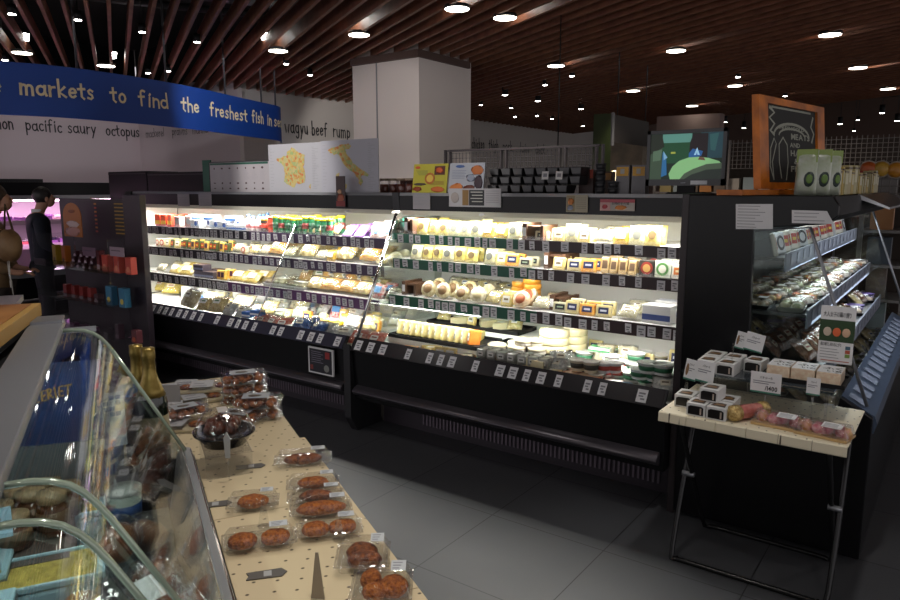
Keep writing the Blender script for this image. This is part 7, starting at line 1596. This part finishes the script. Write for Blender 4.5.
def person(nm, loc, rz, lab, H, suit, hair_m, pants, shirt=None, bag=False, longhair=False):
    P = empty(nm, loc, rz, label=lab, cat='person')
    k = H / 1.62
    # continuous body: pelvis root, spine, neck, legs, arms with hands; faces -y
    v = []; e = []
    def add(x, y, z, r, r2=None, p=None):
        v.append((x * k, y * k, z * k, r * k, (r2 or r) * k)); i = len(v) - 1
        if p is not None: e.append((p, i))
        return i
    pel = add(0, 0, .88, .135, .10); ch = add(0, .01, 1.10, .10, .075, pel); up_ = add(0, .015, 1.27, .095, .065, ch); nk = add(0, -.01, 1.385, .052, .052, up_); hd0 = add(0, -.045, 1.45, .055, .06, nk); hd = add(0, -.075, 1.52, .076, .088, hd0); ht = add(0, -.085, 1.59, .05, .06, hd)
    for s in (-1, 1):
        hp = add(.085 * s, 0, .80, .085, .085, pel); kn = add(.09 * s, -.02, .45, .058, .06, hp); an = add(.09 * s, .01, .09, .038, .042, kn); add(.095 * s, -.13, .035, .034, .028, an)
        sh = add(.165 * s, .015, 1.29, .055, .055, up_); el = add(.205 * s, .01, 1.02, .043, .043, sh); wr = add(.17 * s, -.17, .93, .027, .027, el); pm_ = add(.15 * s, -.235, .925, .024, .03, wr)
    body = skin_body('body', v, e, skinm, P)
    # fingers
    for s in (-1, 1):
        hx, hy, hz = .15 * s, -.255, .925
        for f_, (dx, ln) in enumerate(((-.024, .055), (-.008, .065), (.008, .062), (.023, .048))):
            MB().tube([((hx + dx) * k, hy * k, hz * k), ((hx + dx * 1.1) * k, (hy - ln * .5) * k, (hz - .006) * k), ((hx + dx * 1.1) * k, (hy - ln * .85) * k, (hz - .028) * k)], .0085 * k, skinm, n=6).build('finger', body)
        MB().tube([((hx - .02 * s) * k, (hy + .035) * k, hz * k), ((hx - .045 * s) * k, (hy + .005) * k, (hz - .004) * k), ((hx - .05 * s) * k, (hy - .02) * k, (hz - .014) * k)], .0095 * k, skinm, n=6).build('thumb', body)
    # clothes
    v, e = [], []
    jj = add(0, 0, .72, .155, .12); j0 = add(0, 0, .84, .165, .125, jj); j1 = add(0, .0, 1.0, .165, .125, j0); j2 = add(0, .01, 1.2, .185, .135, j1); j3 = add(0, .012, 1.325, .15, .105, j2); add(0, .0, 1.385, .085, .08, j3)
    for s in (-1, 1):
        a_ = add(.17 * s, .018, 1.285, .072, .072, j3); b2 = add(.215 * s, .015, 1.03, .060, .060, a_); add(.18 * s, -.15, .945, .045, .045, b2)
    skin_body('jacket', v, e, suit, P)
    v, e = [], []
    t0 = add(0, 0, .90, .14, .11)
    for s in (-1, 1):
        a_ = add(.09 * s, 0, .74, .10, .10, t0); b2 = add(.095 * s, -.015, .44, .075, .078, a_); add(.095 * s, .005, .10, .066, .07, b2)
    skin_body('trousers', v, e, pants, P)
    if shirt: 
        q = MB(); q.lathe([(.062 * k, 0), (.064 * k, .03 * k), (.058 * k, .045 * k)], shirt, n=16); c_ = q.build('collar', P, (0, -.0 * k, 1.365 * k))
    # shoes
    for s in (-1, 1): q = MB(); q.blob((.095 * s * k, -.06 * k, .035 * k), (.048 * k, .13 * k, .045 * k), blackm, None, 0, 12, 8, flat=-.034 * k); q.build('shoe', P)
    # hair, face
    hc = V((0, -.075, 1.535)) * k
    q = MB(); q.blob(hc + V((0, .022 * k, .022 * k)), (.088 * k, .098 * k, .10 * k), hair_m, random.Random(4), .05, 18, 12); q.build('hair', P)
    if longhair: q = MB(); q.blob(hc + V((0, .05 * k, -.07 * k)), (.085 * k, .06 * k, .13 * k), hair_m, random.Random(5), .06, 16, 10); q.build('long_hair', P)
    q = MB(); q.blob(hc + V((0, -.045 * k, -.030 * k)), (.066 * k, .058 * k, .075 * k), skinm, None, 0, 16, 12); q.prism([(-.010 * k, hc.z - .035 * k), (.010 * k, hc.z - .035 * k), (.003 * k, hc.z + .006 * k), (-.003 * k, hc.z + .006 * k)], 'y', hc.y - .109 * k, hc.y - .09 * k, skinm); f_ = q.build('face', body)
    for s in (-1, 1):
        MB().blob(hc + V((.026 * s * k, -.094 * k, -.010 * k)), (.011 * k, .006 * k, .005 * k), ink, None, 0, 8, 6).build('eye', body); MB().blob(hc + V((.082 * s * k, -.01 * k, -.02 * k)), (.010 * k, .02 * k, .03 * k), skinm, None, 0, 8, 6).build('ear', body)
    MB().blob(hc + V((0, -.096 * k, -.062 * k)), (.020 * k, .008 * k, .005 * k), pm('#8a4c44'), None, 0, 8, 6).build('mouth', body)
    return P
mp = py(46, 300, 3.45)
man = person('person', (mp.x, 3.45, 0), R(165), 'person in a navy suit with short black hair bending over the pink-lit case', 1.53, suitm, hairm, mat('dark_trousers', C('#12141c'), .85), paper)
wp = py(-7, 260, 2.35)
wom = person('person', (wp.x, wp.y, 0), R(150), 'person in a tan coat with dark brown hair cut off by the photo edge', 1.55, mat('tan_coat', C('#7c6444'), .8, noise=C('#6c5438'), nscale=25), mat('brown_hair', C('#3c2a1c'), .5, bump=.5, nscale=50), mat('brown_trousers', C('#2c2420'), .85), None, longhair=True)
print('woman', wp, 'man', mp)
# tan shoulder bag with white straps held by the person at the edge
bg = empty('shoulder_bag', (0, 0, 0), label='tan slouchy bag with hanging white straps carried at the left photo edge', cat='bag')
bp_ = py(9, 246, 2.25); bg.location = (bp_.x, bp_.y, bp_.z - .12)
q = MB(); q.blob((0, 0, .12), (.13, .08, .12), mat('tan_bag', C('#7c603c'), .6, noise=C('#6a4c2c'), nscale=12), random.Random(3), .10, 18, 12); q.build('bag_body', bg)
strapm = pm('#a8a29a'); q = MB(); q.tube([(.0, -.02, .03), (.03, -.03, -.08), (.045, -.03, -.14)], .004, strapm); q.build('strap', bg); MB().tube([(.03, -.02, .03), (.045, -.03, -.08), (.055, -.03, -.14), (.08, -.03, -.34)], .004, strapm).build('strap', bg)
MB().box(.04, .06, -.036, -.026, -.18, -.13, strapm).build('buckle', bg); MB().tube([(-.06, 0, .2), (-.05, .02, .42), (.02, .03, .22)], .008, mat('tan_strap', C('#5c4428'), .6)).build('shoulder_strap', bg)
for o_ in bpy.data.objects:   # keep every label inside sixteen words
    if 'label' in o_ and len(o_['label'].split()) > 16: print('LONG', o_['label'])
